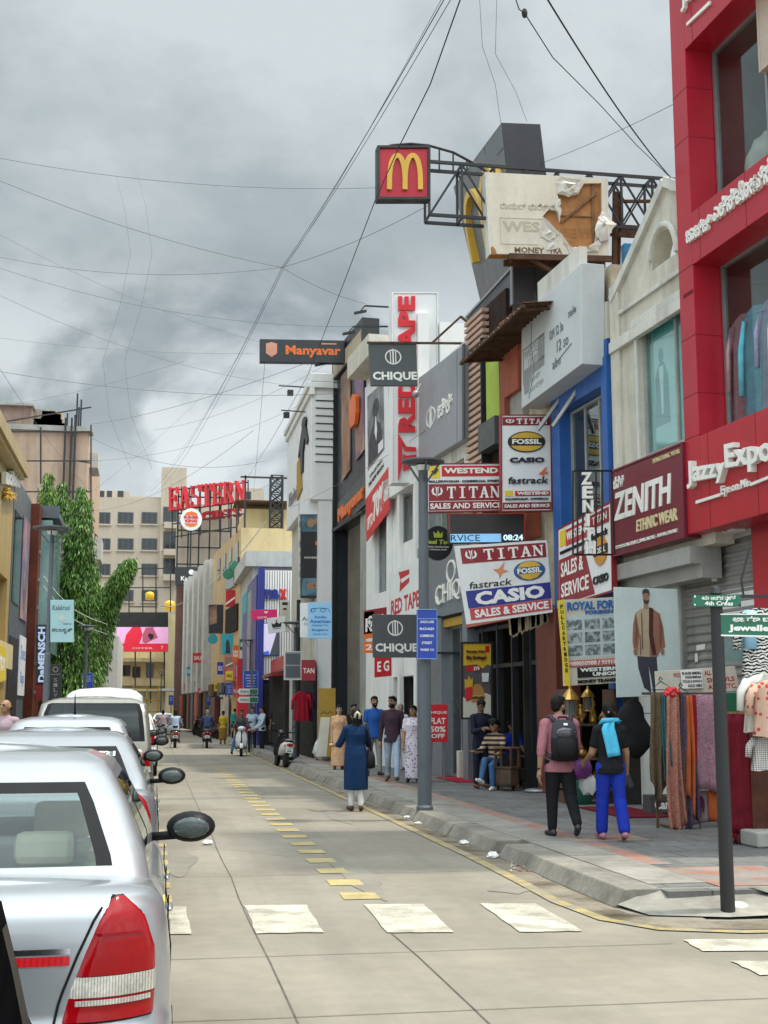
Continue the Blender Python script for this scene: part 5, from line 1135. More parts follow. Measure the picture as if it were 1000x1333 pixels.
# ---------------------------------------------------------------- farther right-hand row
def boxb(name, m, root, x0, x1, y0, y1, z0, z1, **k): return MB().box(x0, x1, y0, y1, z0, z1).build(name, m, root, **k)
def wins(root, rects, y, m='win_dark', fr='sign_grey', sill='beige_wall', nv=3, proud=.04):
 """windows in a wall that faces the camera, at depth y: (x0,x1,ytop,ybot) pixels"""
 for (a, b, c, d) in rects:
  p, q = P(a, d, y), P(b, c, y); mb = MB(); t = (q.x - p.x) * .06
  mb.box(p.x, q.x, y - proud, y + .1, p.z, p.z + t); mb.box(p.x, q.x, y - proud, y + .1, q.z - t, q.z); mb.box(p.x, p.x + t, y - proud, y + .1, p.z + t, q.z - t); mb.box(q.x - t, q.x, y - proud, y + .1, p.z + t, q.z - t)
  for i in range(1, nv): x = p.x + (q.x - p.x) * i / nv; mb.box(x - t * .4, x + t * .4, y - proud * .8, y + .1, p.z + t, q.z - t)
  w = mb.build('window', fr, root); MB().box(p.x + t, q.x - t, y - .015, y - .005, p.z + t, q.z - t).build('pane', m, w)
  if sill: MB().box(p.x - t, q.x + t, y - .25, y, p.z - t * 1.5, p.z - .002).build('sill', sill, w)
# white low shop before the striped block
RA = thing('white_low_shop', 'low white shop with cluttered red fronts between the pale overhang and striped block', 'shop building', (5.6, 54, 0))
zt = P(375, 745, 50).z
boxb('wall', 'far_white', RA, 6.3, 14, 50.1, 57.8, 3.2, zt); boxb('lower_wall', 'old_white', RA, 5.1, 14, 50.1, 57.8, .15, 3.25)
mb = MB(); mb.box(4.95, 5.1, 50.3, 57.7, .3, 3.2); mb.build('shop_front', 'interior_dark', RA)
boxb('awning', 'titan_red', RA, 4.5, 5.1, 51.4, 56, 3.0, 3.12); boxb('fascia', 'sign_red', RA, 5.0, 5.1, 50.4, 57.6, 3.26, 3.8)
# striped block
RB = thing('striped_block', 'white building with dark vertical stripes and a deep blue corner', 'shop building', (5, 60, 0))
yb = 58; xl, xr = P(337, 800, yb).x, P(384, 800, yb).x; zt = P(337, 742, yb).z
boxb('core', 'deep_blue', RB, xl + .02, xr + 4, yb + .3, 66, .15, zt)
FM = Fac((xl, yb), (P(318.5, 800, 67).x, 67))
mb = MB(); n = 12
for i in range(n): x = xl + .25 + (xr - xl - .25) * i / n; mb.box(x, x + (xr - xl) / n * .62, yb, yb + .3, P(340, 885, yb).z, zt)
mb.build('stripe', 'white_paint', RB)
boxb('stripe_backing', 'sign_grey', RB, xl + .22, xr, yb + .15, yb + .29, P(340, 885, yb).z, zt - .01)
boxb('blue_corner', 'deep_blue', RB, xl - .05, xl + .22, yb - .15, yb + .3, 1.2, zt + .15)
mb = MB(); FM.box(mb, .3, 3, 1.0, zt - .2, 0, .1); FM.box(mb, 5.5, 8.8, 1., zt - 1.4, 0, .1); mb.each('side_panel', 'deep_blue', RB)
mb = MB(); FM.box(mb, 3.2, 5.3, 1., zt - .6, 0, .12); mb.build('side_stripe', 'galv', RB)
q = QR(340, 373, 767, 780, yb); mb = MB(); q.text(mb, 'ma', 0, .7, 0, 1, 0, .1, bold=.06); mb.build('lettering', 'deep_blue', RB)
mb = MB(); q.text(mb, 'x', .72, 1.0, 0, 1, 0, .1, bold=.06); mb.build('red_letter', 'sign_bright_red', RB)
q = QR(338, 364, 811, 854, yb - .1)
sign('display_screen', 'large blue edged screen with a pale lilac picture on the striped block', 'screen', q, 'deep_blue', [('picture', mat('screen_lilac', (.62, .58, .78), .4, var=.08, sc=.6, emit=.3), [('p', [(.12, .04), (.12, .98), (.98, .98), (.72, .45), (.5, .04)])]), ('dark_figure', 'sign_grey', [('p', [(.5, .04), (.72, .45), (.98, .9), (.98, .04)])]), ('blue_glow', mat('screen_blue', (.05, .12, .6), .4, emit=.3), [('p', [(.1, .03), (.1, .10), (.45, .16), (.5, .03)])])], .2)
q = QP([(328, 792), (352, 800), (352, 778), (327, 776)], 56); sign('pink_sign', 'magenta sign on a bent arm below the striped block lettering', 'sign', QP([(329, 808), (361, 804), (361, 793), (327, 794)], 55), 'magenta', [('lettering', 'letter_white', [('t', 'TOTAL', .2, .6, .1, .3), ('l', [(.5, .8), (.56, .6), (.62, .8)], .05)])], .15)
q = QP([(350, 825), (372, 822), (371, 802), (348, 805)], 50)
sign('crown_sign', 'white square sign with a black crown', 'sign', q, 'sign_white', [('crown', 'black', [('p', [(.25, .34), (.2, .66), (.36, .55), (.5, .72), (.64, .55), (.8, .66), (.75, .34)]), ('r', .27, .73, .24, .28), ('e', .5, .78, .04, .05)])], .15)
q = QR(365, 377, 782, 822, 52); sign('strip_sign', 'cream vertical strip sign with small black emblems above the grey signal cabinet', 'sign', q, 'cream_wall', [('emblem', 'black', [('r', .2, .8, .86, .95), ('r', .3, .7, .7, .76), ('p', [(.3, .1), (.5, .4), (.7, .1), (.5, .2)])])], .2)
boxb('shop_front', 'interior_dark', RB, xl + .2, xr, yb - .02, yb + .02, .15, P(340, 890, yb).z)
# concrete roofed block and shamrock yellow house
RC2 = thing('concrete_roof_block', 'stained pale concrete block with a flat roof slab behind the striped building', 'building', (5, 70, 0))
zt = P(322, 718, 68).z
mb = MB(); mb.box(4.9, 14, 68, 77.5, .15, zt - .8); mb.box(4.5, 14, 67.6, 77.5, zt - .8, zt); mb.build('wall', 'pale_concrete', RC2)
boxb('lower_front', 'terracotta', RC2, 4.7, 4.9, 68, 77, .3, 4.5); boxb('teal_front', 'teal', RC2, 4.75, 4.9, 70, 74, 5., 8)
RD = thing('yellow_house', 'tall yellow house with a tin awning on its flat roof and a dark clover emblem', 'building', (5, 85, 0))
zt = P(307, 690, 78).z
FD = Fac((4.9, 78), (3.9, 92))
mb = MB(); mb.prism([(4.9, 78, .15), (16, 78, .15), (16, 92, .15), (3.9, 92, .15)], (0, 0, zt)); mb.build('wall', 'yellow_wall', RD)
zu = P(310, 662, 80).z; boxb('upper_storey', 'pale_yellow_wall', RD, 5.3, 13, 80, 90, zt, zu)
mb = MB(); mb.box(4.6, 8, 79, 82, zu + .3, zu + .4); mb.bar((4.7, 79.2, zt), (4.7, 79.2, zu + .3), .1); mb.bar((7.5, 79.2, zt), (7.5, 79.2, zu + .3), .1); mb.build('tin_awning', 'rust', RD)
mb = MB(); c = P(304, 744, 77.8)
for a in (0, 1, 2): mb.lathe([(.01, 0), (.32, 0), (.32, .1), (.01, .1)], c + V((.36 * cos(pi / 2 + a * 2.1), 0, .33 * sin(pi / 2 + a * 2.1))), 14, axis=(0, -1, 0))
mb.bar(c, c + V((.1, 0, -.8)), .1); mb.build('clover_emblem', 'green', RD)
for k, (z, m) in enumerate(((3.6, 'sign_red'), (6.4, 'interior_dark'), (9.2, 'win_dark'))):
 mb = MB(); FD.box(mb, .5, 6, z, z + 1.6, 0, .12); mb.each('window_band', m, RD)
mb = MB(); FD.box(mb, 6.5, 13.5, .2, 3.2, 0, .1); mb.build('shop_front', 'interior_dark', RD)
boxb('green_rear_wall', 'green_wall', thing('green_rooftop_wall', 'pale green rooftop wall behind the steel lattice mast', 'rooftop wall', (9, 82, 12)), P(346, 700, 82).x, P(380, 700, 82).x, 82, 83, P(346, 735, 82).z, P(346, 682, 82).z)
# column faced grey block
RE = thing('grey_column_block', 'grey and white block with tall vertical columns beside the brick strip', 'building', (3.5, 100, 0))
zt = P(272, 732, 93).z
mb = MB(); mb.prism([(3.75, 93, .15), (12, 93, .15), (12, 112, .15), (2.45, 112, .15)], (0, 0, zt)); mb.build('wall', 'concrete', RE)
FE = Fac((3.75, 93), (2.45, 112)); mb = MB()
for u in (.2, 4, 8, 12, 15.5): FE.box(mb, u, u + 1.3, 3, zt + .2, 0, .4)
mb.box(3.6, 6, 92.6, 93, 3, zt + .2); mb.each('column', 'pale_concrete', RE)
mb = MB()
for u in (1.6, 5.4, 9.4, 13.4): FE.box(mb, u, u + 2.3, 3.5, zt - 1, 0, .1)
mb.each('window_band', 'win_grey', RE)
mb = MB(); FE.box(mb, 0, 18.5, .2, 3, 0, .15); mb.build('shop_front', 'interior_warm', RE)
q = QR(228, 262, 738, 762, 111); sign('dark_sign', 'dark slate sign with a white knot emblem above the brick strip', 'sign', q, 'charcoal', [('lettering', 'letter_white', [('t', 'Kashi', .22, .74, .25, .5, dict(bold=.02)), ('e', .62, .72, .10, .14)])], .4)
BR = thing('brick_pillar_building', 'narrow brown brick pillar front at the far bend of the street', 'building', (2, 113, 0)); boxb('wall', 'brick_brown', BR, P(228, 850, 112.2).x, P(240, 850, 112.2).x, 112.2, 116, .15, P(228, 762, 112).z)
CW = thing('cream_gridded_building', 'cream building with a steel grid frame under the red rooftop letters', 'building', (7, 140, 0))
x0, x1, zt = P(231, 700, 138).x, P(300, 700, 138).x, P(231, 672, 138).z
boxb('wall', 'beige_wall', CW, x0, x1 + 6, 138, 150, .1, zt)
mb = MB()
for i in range(6): x = x0 + (x1 - x0) * i / 5; mb.box(x - .08, x + .08, 137.3, 137.5, 14, zt + 3)
for i in range(6): z = 15 + (zt + 2 - 15) * i / 5; mb.box(x0, x1, 137.3, 137.48, z - .07, z + .07)
mb.build('steel_grid', 'dark_steel', CW)
# red rooftop lettering
q = QP([(222, 668), (321, 655), (321, 624), (222, 634)], [136, 132, 132, 136])
EL = thing('rooftop_lettering', 'giant red slab capitals standing on a frame above the cream building', 'sign', q.pt(.5, 0)); mb = MB(); q.slab(mb, 'EASTERN', 0, 1, .05, .95, 0, .6, gap=.1); mb.build('lettering', 'sign_bright_red', EL)
mb = MB()
for i in range(9): a = q.pt(i / 8, 1, -.4); b = q.pt(i / 8, -1., -.4); mb.bar(a, b, .12)
for t in (.9, .1, -.4, -.9): mb.bar(q.pt(0, t, -.41), q.pt(1, t, -.41), .12)
mb.build('frame', 'dark_steel', EL)
q = QP([(259, 678), (318, 672), (318, 660), (259, 666)], [136, 133, 133, 136]); r = thing('rooftop_lettering', 'lower row of broken red rooftop letters beside the round burger emblem', 'sign', q.pt(.5, 0)); mb = MB(); q.text(mb, 'CIRTS', .08, .96, -.1, .9, 0, .4, bold=.05); mb.build('lettering', 'sign_bright_red', r)
c = P(249, 676, 128); BK = thing('round_emblem_sign', 'round white burger emblem sign on the far roofs', 'sign', c - V((0, 0, 1.1)))
qb = Q(c + V((-1.05, 0, -1.1)), c + V((1.05, 0, -1.1)), c + V((1.05, 0, 1.1)), c + V((-1.05, 0, 1.1)))
mb = MB(); qb.ell(mb, .5, .5, .5, .5, -.4, 0, 32); mb.build('board', 'sign_white', BK)
mb = MB(); qb.poly(mb, [(.2, .68), (.28, .8), (.5, .86), (.72, .8), (.8, .68)], 0, .05); qb.poly(mb, [(.2, .32), (.28, .22), (.5, .16), (.72, .22), (.8, .32)], 0, .05); mb.build('bun', 'orange', BK)
mb = MB(); qb.text(mb, 'BURGER', .16, .84, .53, .65, 0, .05, bold=.05); qb.text(mb, 'KING', .22, .78, .36, .50, 0, .05, bold=.05); mb.build('lettering', 'sign_bright_red', BK)
mb = MB(); mb.bar(c - V((0, -.3, 1.0)), c - V((0, -.3, 5)), .15); mb.build('post', 'dark_steel', BK)
# lattice mast on a roof
LM = thing('lattice_mast', 'tall dark steel lattice mast on a roof left of the white overhang', 'mast', P(358, 745, 79))
mb = MB(); za, zb = P(358, 745, 79).z, P(358, 620, 79).z; xc = P(359, 700, 79).x
for sx in (-.36, .36):
 for sy in (-.36, .36): mb.bar((xc + sx, 79 + sy, za), (xc + sx, 79 + sy, zb), .09)
n = 11
for i in range(n):
 a = za + (zb - za) * i / n; b = za + (zb - za) * (i + 1) / n
 for sy in (-.36, .36): mb.bar((xc - .36, 79 + sy, a), (xc + .36, 79 + sy, b), .06); mb.bar((xc + .36, 79 + sy, a), (xc - .36, 79 + sy, b), .06); mb.bar((xc - .36, 79 + sy, b), (xc + .36, 79 + sy, b), .06)
mb.bar((xc - 2.2, 79, zb - .1), (xc + 1.2, 79, zb - .1), .1); mb.bar((xc - 1.8, 79, zb - 6), (xc + 1, 79, zb - 6), .1); mb.bar((xc - 1.9, 79, za), (xc - 1.9, 79, zb), .1); mb.build('lattice', 'dark_steel', LM)
# beige hospital-like block closing the view
HB = thing('beige_office_block', 'large beige block with rows of dark windows closing off the street', 'building', (-2, 165, 0)); yh = 160
X = lambda px: P(px, 750, yh).x
Zp = lambda py: P(150, py, yh).z
mb = MB(); mb.box(X(100), X(215), yh, 175, 0, Zp(648)); mb.box(X(100), X(165), yh + 2, 175, Zp(648), Zp(636)); mb.box(X(207), X(240), yh - .5, 170, 0, Zp(607)); mb.box(X(275), X(345), yh + 3, 178, 0, Zp(625)); mb.box(X(165), X(215), yh + 1, 172, Zp(648), Zp(644)); mb.box(X(240), X(275), yh + 2, 172, 0, Zp(650)); mb.build('wall', 'beige_wall', HB)
wins(HB, [(x, x + w, y, y + 15) for y in (667, 701, 734, 768) for x, w in ((122, 22), (153, 21), (184, 21))] + [(226.5, 235, 613, 633)], yh, sill='beige_wall')
wins(HB, [(212, 231, 660, 681), (212, 231, 692, 716), (212, 231, 727, 748)], yh - .5, nv=2)
wins(HB, [(128, 136, 639, 647), (139, 146, 639, 647), (153, 161, 639, 647)], yh + 2, nv=1, sill=None); wins(HB, [(319, 327, 640, 650)], yh + 3, nv=1, sill=None)
mb = MB()
for z in (683, 718, 751): mb.box(X(212), X(238), yh - 1.6, yh - .5, Zp(z + 5), Zp(z - 3))
mb.each('balcony', 'beige_wall', HB)
# yellow end building, hoarding, tanks
YB = thing('yellow_end_building', 'pale yellow low building with balconies across the end of the street', 'building', (-1, 122, 0)); ye = 119
X2 = lambda px: P(px, 880, ye).x
Z2 = lambda py: P(190, py, ye).z
mb = MB(); mb.box(X2(118), X2(236), ye, 130, 0, Z2(846)); mb.box(X2(214), X2(232), ye - .6, 128, 0, Z2(800)); mb.build('wall', 'pale_yellow_wall', YB)
mb = MB(); mb.box(X2(155), X2(214), ye - 1.2, ye, Z2(893), Z2(884)); mb.box(X2(155), X2(214), ye - 1, ye, Z2(862), Z2(857)); mb.each('balcony', 'yellow_wall', YB)
wins(YB, [(158, 170, 866, 880), (190, 200, 864, 882), (172, 183, 868, 882), (216, 220, 836, 850), (218, 226, 806, 813)], ye, m='win_dark', fr='brown_red', sill=None, nv=2)
boxb('upper_block', 'pale_concrete', YB, X2(130), X2(205), ye + 4, 128, Z2(846), Z2(818))
q = QR(152, 219, 797, 848, 113)
sign('led_hoarding', 'huge screen hoarding with a pink and red picture below a black blank band', 'hoarding', q, mat('hoard_black', (.035, .035, .036), .6), [('picture', 'screen_pink', [('r', 0, 1, 0, .62)]), ('red_shape', 'screen_red', [('r', .02, 1, 0, .2), ('p', [(.14, .2), (.18, .42), (.3, .62), (.46, .62), (.5, .42), (.44, .2)])]), ('heart_box', mat('heart_m', (.42, .08, .14), .5, emit=.3), [('p', [(.50, .42), (.56, .6), (.70, .62), (.80, .35), (.56, .2), (.5, .24)])]), ('heart', 'black', [('p', [(.60, .40), (.64, .48), (.67, .44), (.71, .44), (.72, .36), (.66, .28)])]), ('small_lettering', 'letter_white', [('t', 'OFFER', .3, .7, .06, .1), ('t', '7', .86, .9, .06, .14)])], .6)
mb = MB()
for x in (158, 176, 196, 214): mb.bar(P(x, 848, 113.5), P(x, 915, 113.5), .12)
for x in (168, 186, 203, 222): mb.bar(P(x, 797, 114), P(x, 735, 114), .1)
for y in (740, 765, 790): mb.bar(P(168, y, 114), P(222, y, 114), .09)
tag(mb.build('hoarding_frame', 'dark_steel'), 'thin steel scaffold frame around the huge screen hoarding', 'frame')
for k, (x, y, w, l) in enumerate(((221, 789, 14, 'larger of two yellow water tanks right of the screen hoarding'), (195, 776, 11, 'smaller of two yellow water tanks above the screen hoarding'))):
 c = P(x, y, 121); r = w / 1700 * 121 / 2; mb = MB(); mb.lathe([(.02, -r * .9), (r, -r * .85), (r, r * .5), (r * .9, r * .75), (r * .35, r), (.02, r * 1.05)], c, 18); tag(mb.build('water_tank', 'tank_yellow', smooth=True), l, 'water tank')
mb = MB(); mb.box(P(160, 925, 108).x, P(226, 925, 108).x, 107, 110, 3.2, 3.4)
for x in (-2.4, -.8, .8): mb.box(x, x + .12, 108, 108.12, 0, 3.2)
tag(mb.build('white_canopy', 'far_white'), 'low white canopy on thin posts at the far end of the road', 'canopy')
mb = MB()
for x in (-1.6, -.6, .3): mb.box(x, x + .1, 106, 106.1, 0, 3.6)
mb.box(-1.6, .4, 106, 106.1, 1.5, 1.6); mb.box(-1.6, .4, 106, 106.1, 2.4, 2.5); mb.box(-1.6, .4, 106.01, 106.09, 3.3, 3.4); tag(mb.build('yellow_barricade', 'mustard'), 'tall mustard yellow barricade frame at the far end of the road', 'barricade')
# projecting small signs of the far right-hand row
def small(px, Y, m, t, lab, tm='letter_white', name='shop_sign', th=.15, lay=None):
 return sign(name, lab, 'sign', QR(*px, Y), m, lay or ([('lettering', tm, [('t', t, .12, .88, .3, .7, dict(bold=.03))])] if t else []), th)
small((272, 302, 787, 824), 86, 'charcoal', '', 'big black box sign with an orange lit panel before the yellow house', lay=[('lit_panel', 'photo_sepia', [('p', [(.02, .28), (.02, .9), (.34, .98), (.34, .35)])])], th=1.)
c = P(277, 832, 84); mb = MB(); mb.lathe([(.01, 0), (.32, 0), (.32, .1), (.01, .1)], c, 22, axis=(0, -1, 0)); tag(mb.build('round_teal_sign', 'teal'), 'round teal sign under the big black box sign', 'sign')
small((289, 304, 825, 852), 78, 'teal', '', 'teal poster sign with a figure beside the round teal sign', lay=[('figure', 'photo_dark', [('p', [(.3, .05), (.35, .6), (.5, .75), (.65, .6), (.75, .05)])])])
small((293, 304, 855, 869), 78, 'photo_sepia', '', 'small brown framed picture sign under the teal poster', lay=[('white_strip', 'letter_white', [('p', [(.1, .1), (.9, .4), (.9, .5), (.1, .2)])])])
small((294, 303, 874, 885), 78, 'sign_yellow', 'SALE', 'small bright yellow sign above a blue street plate', tm='black')
small((251, 265, 850, 863), 96, 'sign_bright_red', 'SALE', 'square red sign with white marks in front of the grey column block')
small((294, 306, 768, 790), 80, 'sign_red', '', 'slanting red and white awning sign on the yellow house', lay=[('white_strip', 'letter_white', [('p', [(0, .1), (1, .5), (1, .62), (0, .22)])])])
RP = sign('red_tower_sign', 'bright red pylon sign beside the brown directional arrows', 'sign', QR(309, 325, 893, 955, 62), 'sign_bright_red', [('lettering', 'letter_white', [('t', 'INFO', .2, .8, .8, .86)])], .4)
boxb('red_upper', 'sign_red', thing('red_wall_panel', 'tall red wall panel above the pylon sign', 'wall panel', (4.4, 67.5, 0)), P(309, 870, 67.3).x, P(319, 870, 67.3).x, 67.3, 67.6, 2, P(310, 857, 67).z)
fcs = [('teal', 'teal'), ('sign_bright_red', 'bright red'), ('sign_white', 'white'), ('magenta', 'magenta'), ('sign_blue', 'blue'), ('sign_yellow', 'yellow'), ('charcoal', 'black'), ('orange', 'orange'), ('pale_blue', 'pale blue'), ('terracotta', 'brick red'), ('green', 'dark green'), ('cream_wall', 'cream')]
for i, (x, y, w, h, Y) in enumerate(((243, 868, 8, 12, 104), (240, 890, 9, 9, 108), (262, 872, 9, 14, 94), (258, 896, 10, 8, 96), (283, 862, 8, 16, 84), (279, 888, 9, 12, 86), (285, 902, 9, 8, 82), (303, 840, 8, 22, 74), (308, 866, 8, 14, 71), (303, 895, 9, 10, 73), (312, 832, 7, 14, 70), (252, 882, 6, 18, 99))):
 m, c = fcs[i]; small((x, x + w, y, y + h), Y, m, ('SHOES', 'SALE', 'BAGS', 'SAREES', 'SILK', 'GOLD', 'MENS', 'KIDS', 'OPTIC', 'TOYS', 'GIFTS', 'TAILOR')[i], c + ' small shop board jutting from the far right-hand row', tm='black' if c in ('white', 'yellow', 'cream', 'pale blue') else 'letter_white')
fcm = ('interior_warm', 'interior_dark', 'terracotta', 'cream_wall', 'sign_grey', 'brown_red')
for i in range(9):
 y0 = 94 + i * 2; u = (i * 2.05) % 18; mb = MB(); FE.box(mb, u, u + 1.7, .2, 2.9, .15, .2 + .1 * (i % 3)); mb.build('shop_front', fcm[i % 6], RE)
for i in range(5): mb = MB(); FD.box(mb, .4 + i * 2.7, 2.6 + i * 2.7, .2 if i % 2 else 2.6, 2.5 if i % 2 else 3.4, .12, .3 + .1 * (i % 2)); mb.build('shop_front', fcm[(i + 2) % 6], RD)
for i in range(4): mb = MB(); FD.box(mb, 1 + i * 3, 2.4 + i * 3, 10.4, 11.8, 0, .05); mb.build('window', 'win_dark', RD)
# blue street plates
def plate(px, Y, lab, post=True, n=5):
 q = QR(*px, Y); rr = random.Random(int(px[0])); ops = []
 for i in range(n): w = rr.uniform(.25, .36); ops.append(('t', ('ANGLO LANE', 'ROAD', 'COMMERCIAL', 'STREET', 'WARD 111')[i % 5], .5 - w, .5 + w, .72 - i * .14, .77 - i * .14, dict(bold=.02)))
 r = sign('street_plate', lab, 'street sign', q, 'sign_blue', [('lettering', 'letter_white', ops), ('rim', 'pale_blue', [('r', .0, 1, .80, .81), ('r', 0, .015, 0, 1), ('r', .985, 1, 0, 1), ('r', 0, 1, 0, .01), ('r', 0, 1, .99, 1)])], .05)
 if post: b = q.pt(.5, 0); mb = MB(); mb.tube([V((b.x, Y + .06, .15)), V((b.x, Y + .06, b.z + q.h))], .04, 8); mb.build('post', 'pole_grey', r)
 return r
plate((543, 569, 793, 858), 19.72, 'blue street plate with white lines of lettering fixed to the near lamp post', False)
plate((317, 336, 873, 898), 54, 'wide blue street plate behind the white parked scooters')
plate((294, 303, 889, 905), 76, 'small blue street plate under the yellow sign')
plate((219.5, 226, 905, 918), 100, 'tiny blue street plate by the brick pillar', n=3)
plate((269, 274, 905, 919), 92, 'tiny blue street plate before the grey column block', n=3)
plate((108, 121, 876, 896), 56, 'blue street plate standing before the drooping trees', n=3)
plate((336, 350, 900, 909), 92, 'pale blue far street plate among the shop fronts', n=1)
AR = thing('direction_sign', 'green and white directional arrow boards on a thin post behind the waiting scooter', 'sign', V((P(327, 940, 53.5).x, 53.5, .15)))
for k, (y0, y1) in enumerate(((896.5, 904), (907, 915))):
 q = QR(309, 336, y0, y1, 53.4); mb = MB(); q.poly(mb, [(0, .5), (.1, 0), (1, 0), (1, 1), (.1, 1)], -.04, 0); mb.build('arrow_board', 'far_white', AR); mb = MB(); q.text(mb, 'PARKING', .15, .55, .3, .7, 0, .01); q.rect(mb, .6, .98, .1, .9, 0, .01); mb.build('lettering', 'green', AR)
mb = MB(); p = P(327, 940, 53.5); mb.tube([V((p.x, 53.5, .15)), V((p.x, 53.5, 3.6))], .05, 8); mb.build('post', 'pole_grey', AR)
# ---------------------------------------------------------------- street lamps and posts
def lamp(x, y, h, label, r=.09, hd=.34):
 L = thing('street_lamp', label, 'street lamp', (x, y, .15), 'disc topped street lamps')
 mb = MB(); mb.lathe([(r * 1.25, 0), (r * 1.25, .05), (r * 1.05, .08), (r * 1.02, h * .5), (r * .8, h * .5 + .03), (r * .72, h - .2), (r * .72, h)], (x, y, .15), 16); mb.build('pole', 'pole_grey', L, smooth=False)
 mb = MB(); mb.lathe([(.03, h - .01), (hd, h + .03), (hd, h + .055), (hd * .7, h + .075), (.03, h + .085)], (x, y, .15), 28)
 for a in range(4): mb.bar((x + .06 * cos(a * 1.57), y + .06 * sin(a * 1.57), .15 + h - .28), (x + hd * .8 * cos(a * 1.57), y + hd * .8 * sin(a * 1.57), .15 + h + .04), .03)
 mb.build('disc_head', 'pole_grey', L)
 mb = MB(); mb.lathe([(.02, h - .12), (.09, h - .1), (.12, h - .02), (.02, h - .015)], (x, y, .15), 16); mb.build('lens', 'sign_white', L)
 return L
p = P(553, 1053, 19.9); lamp(p.x, 19.9, 5.35, 'nearest dark grey street lamp, its pole passing the blue street plate', .105)
p = P(383, 985, 42); lamp(p.x, 42, 4.25, 'green grey street lamp beside the pale blue spectacles sign', .075, .42)
lamp(P(64, 800, 29).x, 29, P(64, 690, 29).z - .15, 'street lamp on the far pavement holding the pale teal banner', .065, .42)
lamp(P(112, 860, 50).x, 50, P(112, 815, 50).z - .2, 'street lamp half lost in front of the drooping trees', .07, .38)
lamp(P(326, 900, 60).x, 60.5, P(326, 838, 60).z, 'slim street lamp in front of the striped block', .05, .35)
lamp(P(220, 900, 102).x - .6, 102, 4.4, 'most distant street lamp near the yellow end building', .06, .3)
# grey signal cabinet sign on the middle lamp
q = QR(371, 392, 849, 884, 41.5)
sign('grey_back_board', 'grey double panelled back of a signboard on the green grey lamp post', 'sign', q, 'galv', [('panel', 'pole_grey', [('r', .06, .94, .53, .95), ('r', .06, .94, .05, .49)])], .08, frame=('far_white', .03, .01))
mb = MB(); p = P(388, 880, 43); mb.tube([V((p.x, 43, .15)), V((p.x, 43, P(388, 860, 43).z + 2))], .07, 10)
tag(mb.build('post', 'pole_dark'), 'dark slender post directly behind the green grey street lamp', 'post')
# street-name post at the corner
NP = thing('street_name_post', 'black ball topped corner post carrying green street name boards', 'street sign', G(948, 1188, .02))
b = G(948, 1188, .02); h = P(931, 768, b.y).z
mb = MB(); mb.lathe([(.06, 0), (.052, h - b.z - .14), (.075, h - b.z - .13), (.075, h - b.z - .08), (.03, h - b.z - .07), (.05, h - b.z - .03), (.035, h - b.z + .02), (.005, h - b.z + .035)], b, 18); mb.build('post', 'pole_dark', NP)
q = Q(P(902, 789, b.y - .02), P(964, 790, b.y - .13), P(966, 774, b.y - .13), P(902, 775, b.y - .02))
mb = MB(); q.poly(mb, [(.0, 0), (.93, 0), (1, .35), (.97, 1), (0, 1)], -.03, 0); nb = mb.build('name_board', 'sign_green', NP)
mb = MB(); q.text(mb, '4ನೇ ಅಡ್ಡ ರಸ್ತೆ', .18, .88, .56, .93, 0, .004, bold=.02); q.text(mb, '4th Cross', .25, .84, .08, .46, 0, .004, bold=.03); q.rect(mb, .03, .06, .05, .2, 0, .004); q.rect(mb, .03, .06, .8, .98, 0, .004); q.text(mb, '/', .66, .76, .2, .8, 0, .006, bold=.01); mb.build('lettering', 'letter_white', nb)
q = Q(P(938.5, 827, b.y - .05), P(1030, 829, b.y - .09), P(1030, 800, b.y - .09), P(938, 800, b.y - .05))
mb = MB(); q.rect(mb, 0, 1, 0, 1, -.03, 0); nb = mb.build('name_board', 'sign_green', NP)
mb = MB(); q.text(mb, 'ಆಭರಣ ಬೀದಿ', .17, .92, .62, .93, 0, .004, bold=.03); q.text(mb, 'Jewellers', .11, .84, .14, .52, 0, .004, bold=.04); q.rect(mb, 0, 1, -.04, .03, -.03, .006); q.rect(mb, 0, 1, .98, 1.04, -.03, .006); mb.build('lettering', 'letter_white', nb)
mb = MB(); mb.bar(P(902, 782, b.y + .06), P(964, 782, b.y + .06), .1, .02, up=(0, 1, 0)); mb.build('rear_plate', 'pole_dark', NP)
# ---------------------------------------------------------------- left-hand row
LX = -4.95
FL = Fac((LX, 30), (LX, 110), -1)
L1 = thing('gold_clad_shop', 'gold clad shop with a deep roof overhang and white lettering at the picture edge', 'shop building', (-7, 41, 0))
yl0, yl1 = 34, 46.
zt = P(10, 600, 43).z
mb = MB(); FL.wall(mb, yl0 - 30, yl1 - 30, .15, zt, [(5.5, 8.5, 3.9, 6.0), (9.2, 15.2, 3.9, 6.0), (6, 9, 7, 8.6), (5, 14.5, .15, 3.)], -.4, 0); mb.build('wall', 'gold_cladding', L1)
boxb('roof_slab', 'gold_cladding', L1, -12, LX + .45, yl0, yl1 + .1, zt, zt + .45); boxb('soffit_band', 'pale_yellow_wall', L1, LX, LX + .35, yl0, yl1, zt - .12, zt - .002)
boxb('rear_block', 'yellow_wall', L1, -12, LX - .5, yl0, yl1, .15, zt)
mb = MB(); FL.box(mb, 5, 15.5, .2, 8.6, -.48, -.42); mb.build('glazing', 'win_grey', L1)
boxb('lower_fascia', 'pale_yellow_wall', L1, LX, LX + .25, yl0, yl1 - .5, 3.0, 3.8)
q = Q(*[FL.hit(x, y, .05) for x, y in ((2, 640), (21, 643), (21, 618), (2, 607))]); mb = MB(); q.text(mb, 'noble', 0, 1, .3, 1, 0, .15, bold=.05); mb.build('lettering', 'letter_white', L1); mb = MB(); q.text(mb, 'ನೋ', .1, .8, -.35, .2, 0, .12, bold=.04); mb.build('script_lettering', 'gold', L1)
